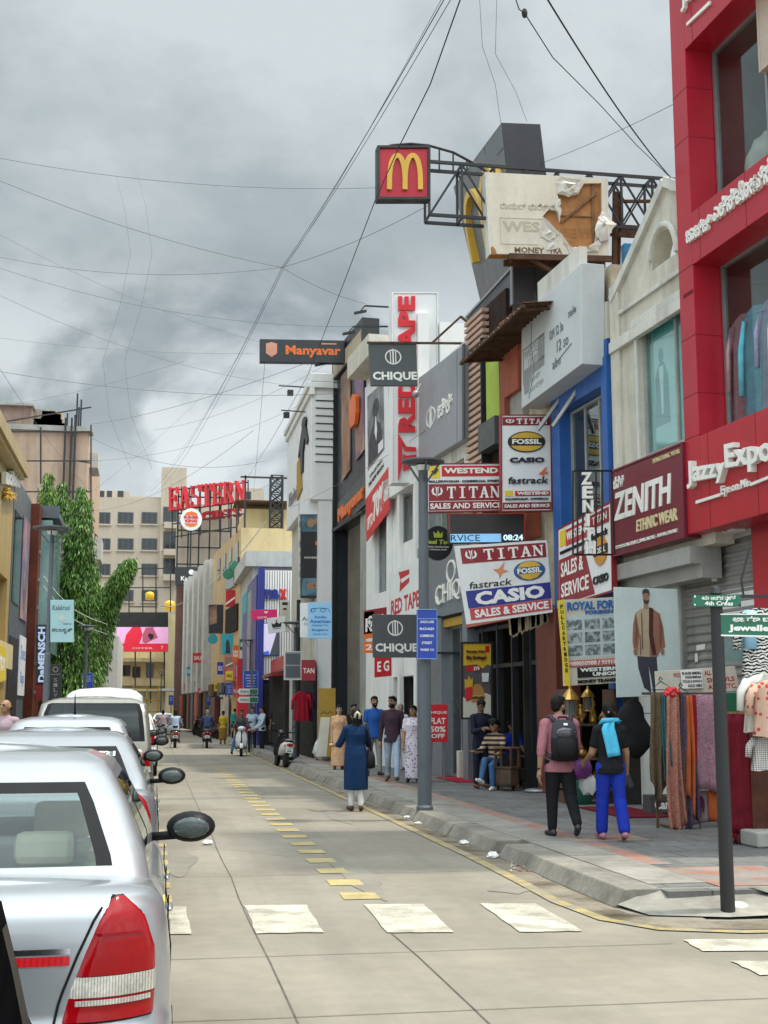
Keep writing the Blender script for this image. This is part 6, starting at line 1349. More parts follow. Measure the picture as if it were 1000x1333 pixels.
q = Q(*[FL.hit(x, y, .35) for x, y in ((-3, 890), (8, 885), (8, 845), (-3, 835))]); sign('yellow_lightbox', 'yellow edged light box sign with white letters on the gold shop front', 'sign', q, 'sign_yellow', [('lettering', 'letter_white', [('t', 'TOY', .1, .9, .3, .7, dict(bold=.05))])], .2)
L2 = thing('slate_shop', 'narrow slate grey shop with a purple poster between the gold shop and the rusty pillar', 'shop building', (-7, 49, 0))
zt2 = P(40, 640, 50).z
boxb('wall', 'pole_grey', L2, -12, LX, 46.2, 52.4, .15, zt2); boxb('upper_window', 'win_dark', L2, LX, LX + .03, 46.6, 49, 5.4, 8.6); boxb('dark_door', 'black', L2, LX, LX + .03, 46.4, 49.5, .2, 4.2)
q = Q(*[FL.hit(x, y, .06) for x, y in ((31, 790), (37, 790), (36, 650), (30, 645))]); sign('purple_poster', 'slim purple fashion poster on the slate shop', 'poster', Q(FL.pt(19.4, 5, .05), FL.pt(21.8, 5, .05), FL.pt(21.8, 8.8, .05), FL.pt(19.4, 8.8, .05)), 'photo_purple', [('figure', 'photo_grey', [('p', [(.3, .1), (.35, .6), (.5, .8), (.7, .6), (.7, .1)])])], .03)
sign('white_notice', 'white notice sign with blue script on the slate shop', 'sign', Q(FL.pt(19.8, 2.2, .06), FL.pt(22, 2.2, .06), FL.pt(22, 4.4, .06), FL.pt(19.8, 4.4, .06)), 'sign_white', [('lettering', 'letter_blue', [('t', 'Shoes', .1, .9, .6, .85), ('t', 'Bags', .2, .8, .15, .4)])], .05)
L3 = thing('rusty_pillar_building', 'rust brown clad pillar and glazed bay beside the drooping trees', 'building', (-6, 54, 0))
zt3 = P(45, 658, 53).z
boxb('pillar', 'rust_cladding', L3, -6, LX + .32, 52.5, 53.6, .15, zt3); boxb('side_wall', 'rust_cladding', L3, -12, LX, 53.6, 62, .15, zt3 - .3)
mb = MB()
for i in range(7): mb.box(LX + .32, LX + .38, 52.9, 53.2, 1.2 + i * 1.1, 1.32 + i * 1.1)
mb.each('pillar_bracket', 'steel', L3)
mb = MB(); mb.box(LX, LX + .75, 53.62, 53.7, 3.9, zt3 - .5); mb.build('glazed_end', 'win_teal', L3)
mb = MB(); mb.box(LX - .5, LX + 1.0, 53.6, 58, zt3 - .4, zt3 - .15); mb.box(LX - .5, LX + 1.0, 53.6, 53.75, zt3 - .15, zt3 + .1); mb.build('roof_eave', 'pole_grey', L3)
boxb('glazed_bay', 'win_teal', L3, LX, LX + .7, 53.8, 61, 4, zt3 - .45)
q = Q(P(47, 890, 52.2), P(62.5, 890, 52.2), P(62.5, 813, 52.2), P(47, 813, 52.2))
DS = sign('vertical_shop_sign', 'black vertical sign with bluish white letters reading upwards below the glazed bay', 'sign', q, 'charcoal', [], .25)
q2 = Q(P(60, 888, 52.2), P(60, 816, 52.2), P(49, 816, 52.2), P(49, 888, 52.2)); mb = MB(); q2.text(mb, 'DaMENSCH', 0, 1, .1, .95, 0, .05, bold=.04); mb.build('lettering', mat('ltr_bluewhite', (.5, .62, .85), .4, emit=.25), DS)
mb = MB()
for i in range(8): q3 = QR(47, 58, 892 + i * 2.6, 893.7 + i * 2.6, 52.1); q3.rect(mb, 0, 1, 0, 1, 0, .08)
tag(mb.build('red_slat_panel', 'titan_red'), 'red slatted panel under the black vertical sign', 'panel')
q = QR(64.5, 80, 865, 912, 46); sign('vertical_shop_sign', 'black sign with pale stacked letters and a ring beside the far lamp post', 'sign', q, 'charcoal', [('lettering', 'steel', [('t', c, .34, .66, .52 - i * .14, .62 - i * .14, dict(bold=.02)) for i, c in enumerate('SILVER')] + [('l', [(.5 + .2 * cos(a), .86 + .07 * sin(a)) for a in np.linspace(0, 6.28, 15)], .03), ('r', .1, .9, .72, .735)])], .2)
q = QR(65.5, 96, 781, 836, 28.9)
sign('teal_banner', 'pale teal banner board with faint script hanging from the far lamp post', 'sign', q, mat('pale_teal', (.30, .48, .50), .5, var=.06), [('lettering', 'charcoal', [('t', 'Kalakrusi', .08, .85, .76, .88, dict(shear=.25)), ('t', 'ಕಲಾಕೃತಿ', .06, .94, .20, .34, dict(bold=.01)), ('t', 'made by', .55, .9, .40, .46)]), ('flower', mat('pale_mark', (.45, .50, .46), .5), [('e', .5, .56, .13, .07)])], .06)
boxb('wall', 'far_white', thing('grey_corner_house', 'plain grey house showing right of the drooping trees', 'building', (-7, 97, 0)), -14, P(152, 900, 96).x, 96, 112, .1, P(150, 828, 96).z)
small((133, 140, 832, 846), 94, 'far_white', 'at', 'white square sign with black letters right of the drooping trees', tm='black'); small((134, 141, 847, 880), 94, 'charcoal', '', 'dark vertical sign right of the drooping trees', lay=[('lettering', 'steel', [('t', c, .2, .8, .8 - i * .2, .92 - i * .2) for i, c in enumerate('EBON')])]); small((124, 131, 830, 846), 90, 'terracotta', '', 'small brown sign peeping out between tree and white sign'); small((126, 137, 866, 880), 92, 'sign_grey', '', 'grey shuttered panel low at the right of the trees')
# pink tall building behind
PB = thing('pink_apartment_block', 'tall weathered pink block with rusty roof steel rising behind the gold shop', 'building', (-10, 80, 0)); yp = 75
zt = P(60, 560, yp).z; xr = P(112, 650, yp).x
mb = MB(); mb.box(-30, xr, yp, 92, 0, zt); mb.build('wall', 'pink_wall', PB)
mb = MB(); mb.box(-30, P(40, 560, yp).x, yp + .5, 86, zt + .01, P(20, 526, yp).z); mb.build('roof_room', mat('roof_brick', (.30, .21, .17), .9, var=.25, dirt=.5), PB)
mb = MB(); mb.box(-30, P(42, 560, yp).x, yp + .2, 86, P(20, 526, yp).z, P(20, 523, yp).z); mb.box(-30, xr + .25, yp - .25, yp + 1, zt - .05, zt + .25); mb.build('roof_edge', 'concrete', PB)
rp = random.Random(8); mb = MB(); c = P(62, 555, yp + 2)
for i in range(14): mb.box(c.x + rp.uniform(-1, .4), c.x + rp.uniform(.2, 1.2), yp + 1.5, yp + 3, c.z - .8, c.z + rp.uniform(0, .9))
mb.build('roof_clutter', 'stained_wall', PB)
mb = MB()
for px in (84, 92, 97): mb.box(P(px, 600, yp).x - .05, P(px, 600, yp).x + .05, yp - .3, yp - .12, 8, P(px, 545, yp).z)
mb.each('drain_stack', 'dark_steel', PB)
mb = MB()
for px, y0 in ((101, 512), (106, 520), (103, 530), (98, 540), (88, 538)): p = P(px, y0, yp + 1); mb.tube([V((p.x, p.y, zt - 1)), p], .05, 6)
for y in (530, 562, 600, 640): mb.bar(P(0, y + (0 if y > 550 else 20), yp - 1), P(119, y, yp - 1), .07)
mb.bar(P(118.5, 553, yp - 1), P(118.5, 720, yp - 1), .08); mb.bar(P(53, 556, yp - 1), P(53, 630, yp - 1), .09); mb.bar(P(100, 600, yp - 1), P(119, 603, yp - 1), .06); mb.build('roof_steel', 'dark_steel', PB)
mb = MB(); mb.box(xr, xr + .8, yp + 3, yp + 6, P(110, 720, yp).z, P(110, 690, yp).z); mb.box(xr, xr + .5, yp + 2, yp + 5, P(110, 600, yp).z, P(110, 580, yp).z); mb.each('balcony', 'pale_concrete', PB)
# drooping columnar trees
mat('leaf_a', (.018, .06, .008), .5, var=.2, sc=.8, pat='leaf', col2=(.13, .26, .03)); mat('leaf_b', (.028, .085, .010), .5, var=.2, sc=.8, pat='leaf', col2=(.18, .32, .045)); mat('bark', (.12, .085, .055), .9, var=.3, sc=5)
def droop_leaves(mb, c, r, n, rng, ln=.24, wd=.06):
 for _ in range(n):
  a = rng.uniform(0, 2 * pi); rr = r * sqrt(rng.uniform(.12, 1)); p = V((c.x + cos(a) * rr, c.y + sin(a) * rr, c.z + rng.uniform(-.35, .35)))
  out = V((cos(a), sin(a), 0)); d = (out * rng.uniform(.1, .55) + V((rng.uniform(-.25, .25), rng.uniform(-.25, .25), -1))).normalized()
  s = d.cross(V((rng.uniform(-1, 1), rng.uniform(-1, 1), .2))).normalized() * wd * rng.uniform(.6, 1.2); l = ln * rng.uniform(.6, 1.25)
  mb.add([p, p + d * l * .5 + s * .5, p + d * l, p + d * l * .5 - s * .5], [(0, 1, 2, 3)])
def ashoka(x, y, h, rmax, label, m, seed, n):
 T = thing('columnar_tree', label, 'tree', (x, y, .15)); rng = random.Random(seed)
 mb = MB(); mb.tube([(x, y, .1), (x + .05, y, h * .3), (x - .04, y + .03, h * .7), (x, y, h * .97)], [.16, .12, .08, .02], 9)
 tips = []
 for i in range(90):
  z = h * (.12 + .86 * i / 90); a = i * 2.4; t = z / h; rad = rmax * (1.02 - t) ** .45 * rng.uniform(.55, 1.1) * (.75 + .25 * min(1, t * 4))
  e = V((x + cos(a) * rad, y + sin(a) * rad, z - rad * rng.uniform(.3, 1.3))); mb.tube([(x, y, z), ((x + e.x) / 2, (y + e.y) / 2, z + .05), e], [.03, .02, .008], 5); tips.append((V((x, y, z)), e, rad))
 mb.build('trunk', 'bark', T)
 mb = MB(); k = n // len(tips)
 for s, e, rad in tips:
  for t in (.35, .65, .95): droop_leaves(mb, s.lerp(e, t), .30 + rad * .18, k // 3, rng)
 droop_leaves(mb, V((x, y, h + .1)), .18, 160, rng, .36, .08)
 mb.build('crown', m, T); return T
yt = 60
ashoka(P(52, 900, 62).x, 62, P(52, 626, 62).z, .7, 'leftmost slim drooping tree rising behind the rusty pillar', 'leaf_b', 1, 11000)
ashoka(P(71, 900, 64).x, 64, P(70, 638, 64).z, .8, 'second drooping tree, between the slim one and the broad one', 'leaf_a', 2, 12500)
ashoka(P(97, 900, yt).x, yt, P(98, 645, yt).z, 1.05, 'broadest drooping columnar tree in full view by the street plate', 'leaf_a', 3, 27000)
ashoka(P(112, 900, 66).x, 66, P(112, 735, 66).z, .85, 'shorter drooping tree on the street side of the broad one', 'leaf_b', 4, 14000)
# leaning branch with foliage to the right
T = thing('leaning_tree', 'leaning leafy branch arching over the road from behind the drooping trees', 'tree', (P(122, 900, 63).x, 63, .15)); rng = random.Random(6)
path = [V((P(122, 900, 63).x, 63, .1)), P(124, 850, 63), P(130, 800, 63), P(143, 765, 62.5), P(158, 742, 62), P(171, 728, 62)]
mb = MB(); mb.tube(path, [.14, .12, .10, .07, .05, .015], 8); mb.build('trunk', 'bark', T)
mb = MB()
for i in range(60):
 t = (i / 59) ** .8; s = 1.2 + t * (len(path) - 2.21); k = int(s); c = path[k].lerp(path[k + 1], s - k); r_ = .5 * (1 - t) + .26
 droop_leaves(mb, c + V((0, 0, -.25 - .5 * (1 - t))), r_, 190, rng, .24, .06)
mb.build('crown', 'leaf_b', T)
T = thing('shrub', 'low pale green shrub at the foot of the drooping trees', 'plant', (P(118, 900, 57).x - .2, 57, .15)); mb = MB()
for i in range(14): droop_leaves(mb, V((T.location.x + rng.uniform(-.6, .3), 57 + rng.uniform(-.5, .5), .5 + i * .17)), .45, 50, rng, .3, .1)
mb.build('foliage', mat('leaf_c', (.08, .20, .03), .5, pat='leaf', col2=(.2, .36, .08)), T)
# ---------------------------------------------------------------- overhead wires
def wire(a, b, sag, r, label, m='cable', n=18, grp=None, pts=None):
 if pts is None:
  pts = [a.lerp(b, i / n) + V((0, 0, -sag * 4 * (i / n) * (1 - i / n))) for i in range(n + 1)]
 mb = MB(); mb.tube(pts, r * .72, 5); o = mb.build('overhead_wire', m, smooth=True); return tag(o, label, 'wire', grp)
HUB = P(367, 348, 30)
w = wire
w(P(-20, 202, 26), P(500, 244, TY), .25, .008, 'highest thin wire from the picture edge to the golden arched emblem board', 'cable_grey')
w(P(-20, 227, 28), HUB, .2, .010, 'second wire from the top left, sloping down to the crossing point of the cables', 'cable_grey')
w(HUB, P(475, 395, 33), .1, .009, 'short wire from the crossing point of the cables to the white vertical sign', 'cable_grey')
w(P(-20, 330, 34), HUB, .35, .009, 'nearly level wire meeting the crossing point of the cables from the left', 'cable_grey')
w(P(-20, 342, 36), P(482, 425, 33), .5, .009, 'long sagging wire passing below the crossing point of the cables', 'cable_grey')
w(HUB, P(560, 266, 25.5), .12, .009, 'wire rising from the crossing point of the cables to the gantry', 'cable_grey')
w(P(700, 214, 25.8), P(876, 136, 18.6), .05, .008, 'thin wire from the black tower up to the red facade', 'cable_grey')
for k, (x0, x1, r, l) in enumerate(((581, 196, .008, 'left strand of three cables converging at the crossing point'), (590, 203, .007, 'middle strand of three cables converging at the crossing point'), (577, 190, .005, 'thinnest strand of three cables converging at the crossing point'))):
 a, b = P(x0 + 8, -20, 12), P(x1, 640, 75); h = HUB + V((.05 * k, 0, .03 * k)); pts = [a.lerp(h, t) + V((0, 0, -.5 * t * (1 - t))) for t in np.linspace(0, 1, 14)] + [h.lerp(b, t) + V((0, 0, -3 * t * (1 - t))) for t in np.linspace(.05, 1, 14)]
 w(None, None, 0, r, l, 'cable_grey' if k else 'cable', pts=pts)
a = P(606, -20, 11); pts = [a, P(560, 110, 13.5), P(520, 190, 15.5), P(488, 262, 18), P(445, 375, 24), P(400, 490, 34), P(355, 570, 50), P(320, 625, 70)]
w(None, None, 0, .010, 'dark cable dropping past the golden arched emblem towards the far roofs', pts=pts)
w(P(705, -14, 11), P(876, 234, 18.5), .12, .013, 'thick black cable slanting down to the red facade')
kn = P(683, 17, 11.2); pts = [P(668, -12, 11), P(676, 12, 11.1), kn, P(720, 75, 12.5), P(780, 135, 15), P(830, 190, 17), P(872, 230, 18.5)]
w(None, None, 0, .008, 'thin knotted cable just left of the thick black one', pts=pts)
mb = MB(); mb.ell(kn, (.03, .03, .05), 8, 6); tag(mb.build('cable_joint', 'cable'), 'dark joint on the knotted cable at the top of the view', 'cable joint')
pts = [P(624, -10, 13), P(628, 60, 13.5), P(645, 110, 14.5), P(652, 160, 15.5)]; w(None, None, 0, .004, 'hair-thin loose wire dangling left above the black tower', 'cable_grey', pts=pts)
pts = [P(647, -10, 13), P(645, 70, 13.6), P(672, 120, 15), P(686, 158, 16)]; w(None, None, 0, .004, 'hair-thin loose wire dangling right above the black tower', 'cable_grey', pts=pts)
w(P(-10, 482, 36), P(440, 512, 41), .3, .010, 'level wire at rooftop height running to the white overhang', 'cable_grey')
w(P(119, 552, 74), P(405, 470, 41), .3, .012, 'wire rising from the pink block steel to the black overhanging sign', 'cable_grey')
w(P(119, 570, 74), P(345, 600, 70), .9, .016, 'drooping wire from the pink block steel to the far roofs', 'cable_grey')
w(P(0, 480, 50), P(119, 640, 74), .3, .012, 'steep wire from the picture edge to the pink block', 'cable_grey')
w(P(0, 440, 40), P(330, 460, 42), .15, .006, 'faint level wire left of the black overhanging sign', 'cable_grey')
w(P(640, 446, 27.5), P(330, 640, 60), .3, .008, 'upper of two slack wires crossing the shoe shop fronts', 'cable_grey')
w(P(640, 500, 27), P(380, 660, 44), .2, .008, 'lower of two slack wires crossing the shoe shop fronts', 'cable_grey')
w(P(120, 665, 74), P(330, 560, 48), .7, .010, 'slack wire over the beige office block', 'cable_grey')
for k, (x, l) in enumerate(((150, 'left hair-thin loop of wire hanging in the open sky'), (178, 'right hair-thin loop of wire hanging in the open sky'))):
 pts = [P(x, 224, 30), P(x + 12, 270, 30), P(x + 20, 330, 30), P(x + 6, 400, 31), P(x - 16, 470, 31), P(x - 8, 540, 32), P(x + 20, 610, 33)]; w(None, None, 0, .004, l, 'cable_grey', pts=pts)
for k, (y, l) in enumerate(((765, 'upper white cable drooping from the glazed bay to the trees'), (778, 'lower white cable drooping from the glazed bay to the trees'))):
 pts = [P(57, y - 15, 50), P(75, y + 8, 50.5), P(95, y + 28, 51), P(118, y + 40, 52), P(140, y + 48, 54)]; w(None, None, 0, .018, l, 'cable_white', pts=pts)
w(P(205, 790, 100), P(345, 680, 62), 1.2, .03, 'thick pale cable drooping across the far shop row', 'cable_white')
w(P(345, 470, 40), P(330, 640, 60), .2, .008, 'steep dark wire below the black overhanging sign', 'cable')
for i, (a, b, s) in enumerate((((-10, 380), (420, 505), .5), ((-10, 300), (338, 445), .3), ((119, 600), (440, 500), .6), ((200, 560), (480, 440), .5), ((340, 430), (120, 640), .4), ((-10, 530), (240, 470), .2))):
 w(P(*a, 32 + 6 * i), P(*b, 40 + (i % 3) * 2), s, .0065, 'one of several faint thin wires crossing the middle of the sky', 'cable_grey', grp='faint wires across the sky')
# ---------------------------------------------------------------- vehicles
mat('paint_silver', (.38, .40, .42), .32, metal=.7, var=.03, sc=1, coat=.6); mat('paint_grey', (.27, .285, .30), .30, metal=.7, var=.03, coat=.6); mat('paint_white', (.72, .72, .70), .3, var=.03, coat=.6)
mat('paint_tan', (.25, .235, .20), .3, metal=.6, var=.03, coat=.5); mat('paint_black', (.014, .014, .016), .2, var=.1, coat=.8)
mat('rubber', (.018, .018, .018), .8, var=.2); mat('trim_black', (.012, .012, .013), .45, var=.1, spec=.08); mat('alloy', (.35, .35, .36), .35, metal=.8, var=.1)
mat('lamp_red', (.26, .002, .005), .10, var=.12, sc=5, spec=.3, coat=.12); mat('lamp_red_dark', (.25, .002, .005), .2, var=.2, sc=9, spec=.25); mat('lamp_clear', (.52, .50, .46), .12, pat='sx', col2=(.33, .30, .26), psc=110, var=.4, sc=9, coat=.2); mat('reflector', (.50, .01, .015), .2, pat='sx', col2=(.36, .008, .012), psc=55, var=.08, coat=.5)
mat('chrome', (.7, .7, .7), .12, metal=1., var=.03); mat('seat_beige', (.58, .52, .41), .9, var=.12); mat('seat_grey', (.16, .16, .155), .9, var=.12); mat('plate_yellow', (.7, .48, .05), .45, var=.05); mat('plate_white', (.75, .75, .73), .45, var=.05)
mat('mirror_glass', (.055, .07, .07), .05, metal=0, var=.5, sc=9)
GR = glassmat('car_glass', (.62, .70, .67), .12, .01); GD = glassmat('car_glass_dark', (.12, .15, .15), .06, .02)
N1, N2, N3 = 8, 7, 28
def half(hw, yr, yf, cr, cf, bow):
 p = [(hw_ * 1., yr + bow * (hw_ / hw) ** 2) for hw_ in np.append(np.linspace(0, .91, N1 - 1), 1) * (hw - cr)]
 y0 = p[-1][1]
 p += [(hw - cr + cr * sin(a), y0 + cr - cr * cos(a)) for a in np.linspace(0, pi / 2, N2 + 1)[1:]]
 q = [(x, yf - bow * 2.2 * (x / hw) ** 2) for x in np.linspace(hw - cf, 0, N1)]
 y1 = q[0][1]
 p += [(hw, y) for y in np.linspace(y0 + cr, y1 - cf, N3 + 1)[1:]]
 p += [(hw - cf + cf * cos(a), y1 - cf + cf * sin(a)) for a in np.linspace(0, pi / 2, N2 + 1)[1:]]
 return p + q[1:]
KH = len(half(.8, 0, 4, .2, .2, .05))
def smooth_levels(lv, n):
 t = np.linspace(0, len(lv) - 1, n); a = np.array(lv); out = []
 for s in t:
  i = min(int(s), len(lv) - 2); f = s - i; p0, p1, p2, p3 = a[max(i - 1, 0)], a[i], a[i + 1], a[min(i + 2, len(lv) - 1)]
  v = .5 * (2 * p1 + (p2 - p0) * f * .8 + (2 * p0 - 5 * p1 + 4 * p2 - p3) * f * f * .5 + (p1 - p2) * f * f * .0)
  v = p1 + (p2 - p1) * (f * f * (3 - 2 * f) * .35 + f * .65); out.append(v)
 return out
def car(label, cx, y0, spec, paint, group=None, text=None, name='parked_car', cat='car', dark=False, sticker=False, glass=None):
 L, W = spec['L'], spec['W']; hw = W / 2; R = thing(name, label, cat, (cx, y0, 0), group); GLS = glass or (GD if dark else GR)
 ztp = spec['ztop']; zx = [p[0] for p in ztp]; zz = [p[1] for p in ztp]; zt0 = zz[0]
 def zmod(z, y): return z if z <= .6 else .6 + (z - .6) * (np.interp(y, zx, zz) - .6) / (spec['zref'] - .6)
 lv = smooth_levels(spec['low'], 26)
 def loop(h): return h + [(-x, y) for x, y in h[-2:0:-1]]
 O = V((cx, y0, 0))
 rows = []
 for l in lv:
  z, fw, yr, yf, cr, cf = l; rows.append([O + V((x, y, zmod(z, y))) for x, y in loop(half(hw * fw, yr, yf, cr, cf, spec['bow']))])
 mb = MB(); mb.grid(rows, True)
 top = rows[-1]; n = len(top)
 cap = [[top[i].lerp(top[(n - i) % n], s) + V((0, 0, .018 * 4 * s * (1 - s))) for s in np.linspace(0, 1, 7)] for i in range(KH)]
 mb.grid([c[::-1] for c in cap]); mb.add(rows[0], [tuple(range(n))[::-1]])
 mb.build('body', paint, R, smooth=True)
 # greenhouse
 gv = smooth_levels(spec['green'], 22); gr = []
 for l in gv:
  z, fw, yr, yf, cr, cf = l; gr.append([O + V((x, y, z)) for x, y in loop(half(hw * fw, yr, yf, cr, cf, spec['gbow']))])
 ng = len(gr[0]); sets = {'rear_window': MB(), 'windshield': MB(), 'side_window': MB(), 'roof_shell': MB(), 'window_trim': MB()}
 ga, gb = spec['glass']
 def cls(i, k):
  kk = k if k < KH - 1 else ng - 1 - k
  if gv[i][0] < ga or gv[i + 1][0] > gb: return 'roof_shell'
  edge = gv[i][0] < ga + .012 or gv[i + 1][0] > gb - .02
  if kk < N1 - 1: return 'window_trim' if (kk >= N1 - 2 or edge) else 'rear_window'
  if kk < N1 + N2 + spec.get('cp', 2): return 'roof_shell'
  s = kk - N1 - N2
  if s < N3 - 1:
   if s in (spec.get('cp', 2), 12, 13, N3 - 2): return 'window_trim'
   return 'side_window'
  if kk < N1 + N2 + N3 + N2 - 1: return 'roof_shell'
  return 'windshield'
 for i in range(len(gr) - 1):
  for k in range(ng):
   k2 = (k + 1) % ng; nm = cls(i, k); nm += '|' * (nm == 'side_window' and k >= KH); sets.setdefault(nm, MB()).add([gr[i][k], gr[i][k2], gr[i + 1][k2], gr[i + 1][k]], [(0, 1, 2, 3)])
 tp = gr[-1]; sets['roof_shell'].grid([[tp[i].lerp(tp[(ng - i) % ng], s) + V((0, 0, .03 * 4 * s * (1 - s) * (.3 + .7 * sin(pi * i / KH)))) for s in np.linspace(0, 1, 7)][::-1] for i in range(KH)])
 for nm, b in sets.items():
  if not b.v: continue
  o = b.build(nm.strip('|'), paint if nm == 'roof_shell' else ('trim_black' if nm == 'window_trim' else GLS), R, smooth=True)
  bm = bmesh.new(); bm.from_mesh(o.data); bmesh.ops.remove_doubles(bm, verts=bm.verts, dist=.0005); bm.to_mesh(o.data); bm.free()
 if spec.get('ribs'):
  mb = MB()
  for x in (-.3, 0, .3): mb.tube([O + V((x, spec['roof'][0] + (spec['roof'][1] - spec['roof'][0]) * t, spec['roof'][2] + .032 * 4 * t * (1 - t) * .5 + .004)) for t in np.linspace(.04, .8, 8)], .018, 6)
  for s in (-1, 1): mb.tube([O + V((s * hw * spec['green'][-2][1] * 1.0, spec['roof'][0] + .02 + (spec['roof'][1] - spec['roof'][0]) * t, spec['roof'][2] - .012 + .02 * sin(pi * t))) for t in np.linspace(0, .9, 8)], .012, 6)
  mb.build('roof_rib', paint, R, smooth=True)
 # interior
 zb = spec['belt']; mb = MB(); mb.box(cx - hw * .78, cx + hw * .78, y0 + spec['cab'][0] + .05, y0 + spec['cab'][1] - .05, zb - .3, zb - .0); mb.build('cabin_floor', 'seat_beige', R)
 if not dark:
  mb = MB(); mb.box(cx - hw * .7, cx + hw * .7, y0 + spec['cab'][0] + .04, y0 + spec['cab'][0] + .40, zb, zb + .035); mb.ell((cx - .3, y0 + spec['cab'][0] + .3, zb + .05), (.16, .14, .05), 14, 6); mb.build('parcel_shelf', 'seat_beige', R, bevel=.01)
  mb = MB()
  for x in (-.36, .0, .36): mb.box(cx + x - .12, cx + x + .12, y0 + spec['cab'][0] + .55, y0 + spec['cab'][0] + .63, zb + .06, zb + .19)
  for x in (-.37, .37): mb.box(cx + x - .13, cx + x + .13, y0 + spec['cab'][0] + 1.42, y0 + spec['cab'][0] + 1.5, zb + .08, zb + .25); mb.box(cx + x - .2, cx + x + .2, y0 + spec['cab'][0] + 1.42, y0 + spec['cab'][0] + 1.52, zb - .1, zb + .06)
  mb.box(cx - hw * .66, cx + hw * .66, y0 + spec['cab'][0] + .54, y0 + spec['cab'][0] + .64, zb - .1, zb + .05); mb.build('seat', 'seat_beige', R, bevel=.035)
 # lamps on the tail surface
 def rear(x, z):
  a = np.array([l for l in lv]); l = [np.interp(z, a[:, 0], a[:, j]) for j in range(6)]
  h = half(hw * l[1], l[2], l[3], l[4], l[5], spec['bow'])[:N1 + N2 + 3]; xs = [p[0] for p in h]; ys = [p[1] for p in h]
  x = min(x, hw * l[1] - .004); y = np.interp(x, xs, ys); y2 = np.interp(x - .01, xs, ys); nx = (y - y2) / .01; nrm = V((nx, -1, 0)).normalized()
  return V((x, y, z)) + nrm * .012, nrm
 for s in (-1, 1):
  for nm, m, z0, z1, *ex in spec['lamp']:
   mb = MB(); rws = []; lL, lR, of = ex if ex else (spec['lampL'], spec['lampR'], 0)
   for z in np.linspace(z0, z1, 8):
    xl = np.interp(z, *lL); xr = np.interp(z, *lR); r = []
    for t in np.linspace(0, 1, 12):
     p, nn = rear(xl + (xr - xl) * t, z); e = of if 0 < t < 1 else of - .016; r.append(O + V((s * (p.x + nn.x * e), p.y + nn.y * e, p.z)))
    rws.append(r if s > 0 else r[::-1])
   mb.grid(rws); mb.build(nm, m, R, smooth=True)
 def strip(nm, m, x0, x1, z0, z1, e=.004, sides=(0,)):
  mb = MB(); rws = []
  for z in np.linspace(z0, z1, 3): rws.append([O + V((x, rear(abs(x), z)[0].y - e + .012, z)) for x in np.linspace(x0, x1, 16)])
  mb.grid(rws); mb.build(nm, m, R, smooth=True)
 for a in spec.get('strips', []): strip(*a)
 # plates, handles, mirrors, wheels
 pz = spec['plate']; mb = MB(); yy = y0 + rear(.2, pz)[0].y - .0; mb.box(cx - .26, cx + .26, yy - .012, yy, pz - .055, pz + .055); pl = mb.build('number_plate', 'plate_yellow' if sticker else 'plate_white', R)
 mb = MB(); q = Q(V((cx - .24, yy - .014, pz - .035)), V((cx + .24, yy - .014, pz - .035)), V((cx + .24, yy - .014, pz + .035)), V((cx - .24, yy - .014, pz + .035))); q.text(mb, 'KA 05', .05, .95, .1, .9, 0, .002, bold=.02); mb.build('lettering', 'black', pl)
 for s in (-1, 1):
  for yd in spec['handle']: mb = MB(); mb.ell((cx + s * (hw * .985 + .012), y0 + yd, spec['belt'] - .13), (.016, .085, .014), 12, 8); mb.build('door_handle', paint, R, smooth=True)
  my = spec['mirror']; mb = MB(); c = V((cx + s * (hw + .12), y0 + my, spec['belt'] + .07)); mb.ell(c + V((0, .02, 0)), (.125, .075, .078), 18, 10); mb.bar(c + V((-s * .2, .05, -.05)), c + V((-s * .05, .03, -.04)), .05, .04)
  mr = mb.build('side_mirror', 'trim_black', R, smooth=True); mb = MB(); mb.ell(c + V((.0, -.052, 0)), (.092, .022, .052), 18, 8); mb.build('mirror_glass', 'mirror_glass', mr, smooth=True)
  for yw in spec['axle']:
   r = spec['r']; mb = MB(); mb.lathe([(r * .6, 0), (r * .94, 0), (r, .04), (r, .16), (r * .94, .2), (r * .6, .2)], (cx + s * (hw - .19 if s > 0 else hw - .19), y0 + yw, r), 28, axis=(s, 0, 0)); wh = mb.build('wheel', 'rubber', R)
   mb = MB(); c = V((cx + s * (hw - .02), y0 + yw, r)); mb.lathe([(r * .62, -.05), (r * .62, 0), (r * .5, .0), (r * .46, -.03), (.01, -.02)], c, 24, axis=(s, 0, 0))
   for k in range(5): a = k * 2 * pi / 5; mb.bar(c + V((s * .004, 0, 0)), c + V((s * .004, cos(a) * r * .56, sin(a) * r * .56)), .05, .02, up=(1, 0, 0))
   mb.build('rim', 'alloy', wh)
   mb = MB(); mb.lathe([(.01, 0), (r * 1.16, 0), (r * 1.16, .012), (.01, .012)], (cx + s * (hw * .992 - .004), y0 + yw, r * 1.05), 28, axis=(s, 0, 0)); mb.build('wheel_arch', 'trim_black', R)
 mb = MB()
 for yv in spec['doors']:
  for s in (-1, 1):
   mb.tube([O + V((s * (hw * 1.0 + .0015 - (.012 if z > .85 or z < .35 else 0)), yv + (.02 if z > .8 else 0), z)) for z in np.linspace(.32, spec['belt'] - .04, 8)], .004, 4)
 mb.build('door_gap', 'trim_black', R)
 if spec.get('lid'):
  mb = MB(); pts = [rear(x, z)[0] for x, z in spec['lid']]
  for s in (-1, 1): mb.tube([O + V((s * p.x, p.y + .009, p.z)) for p in pts], .0045, 5)
  mb.build('boot_gap', 'trim_black', R)
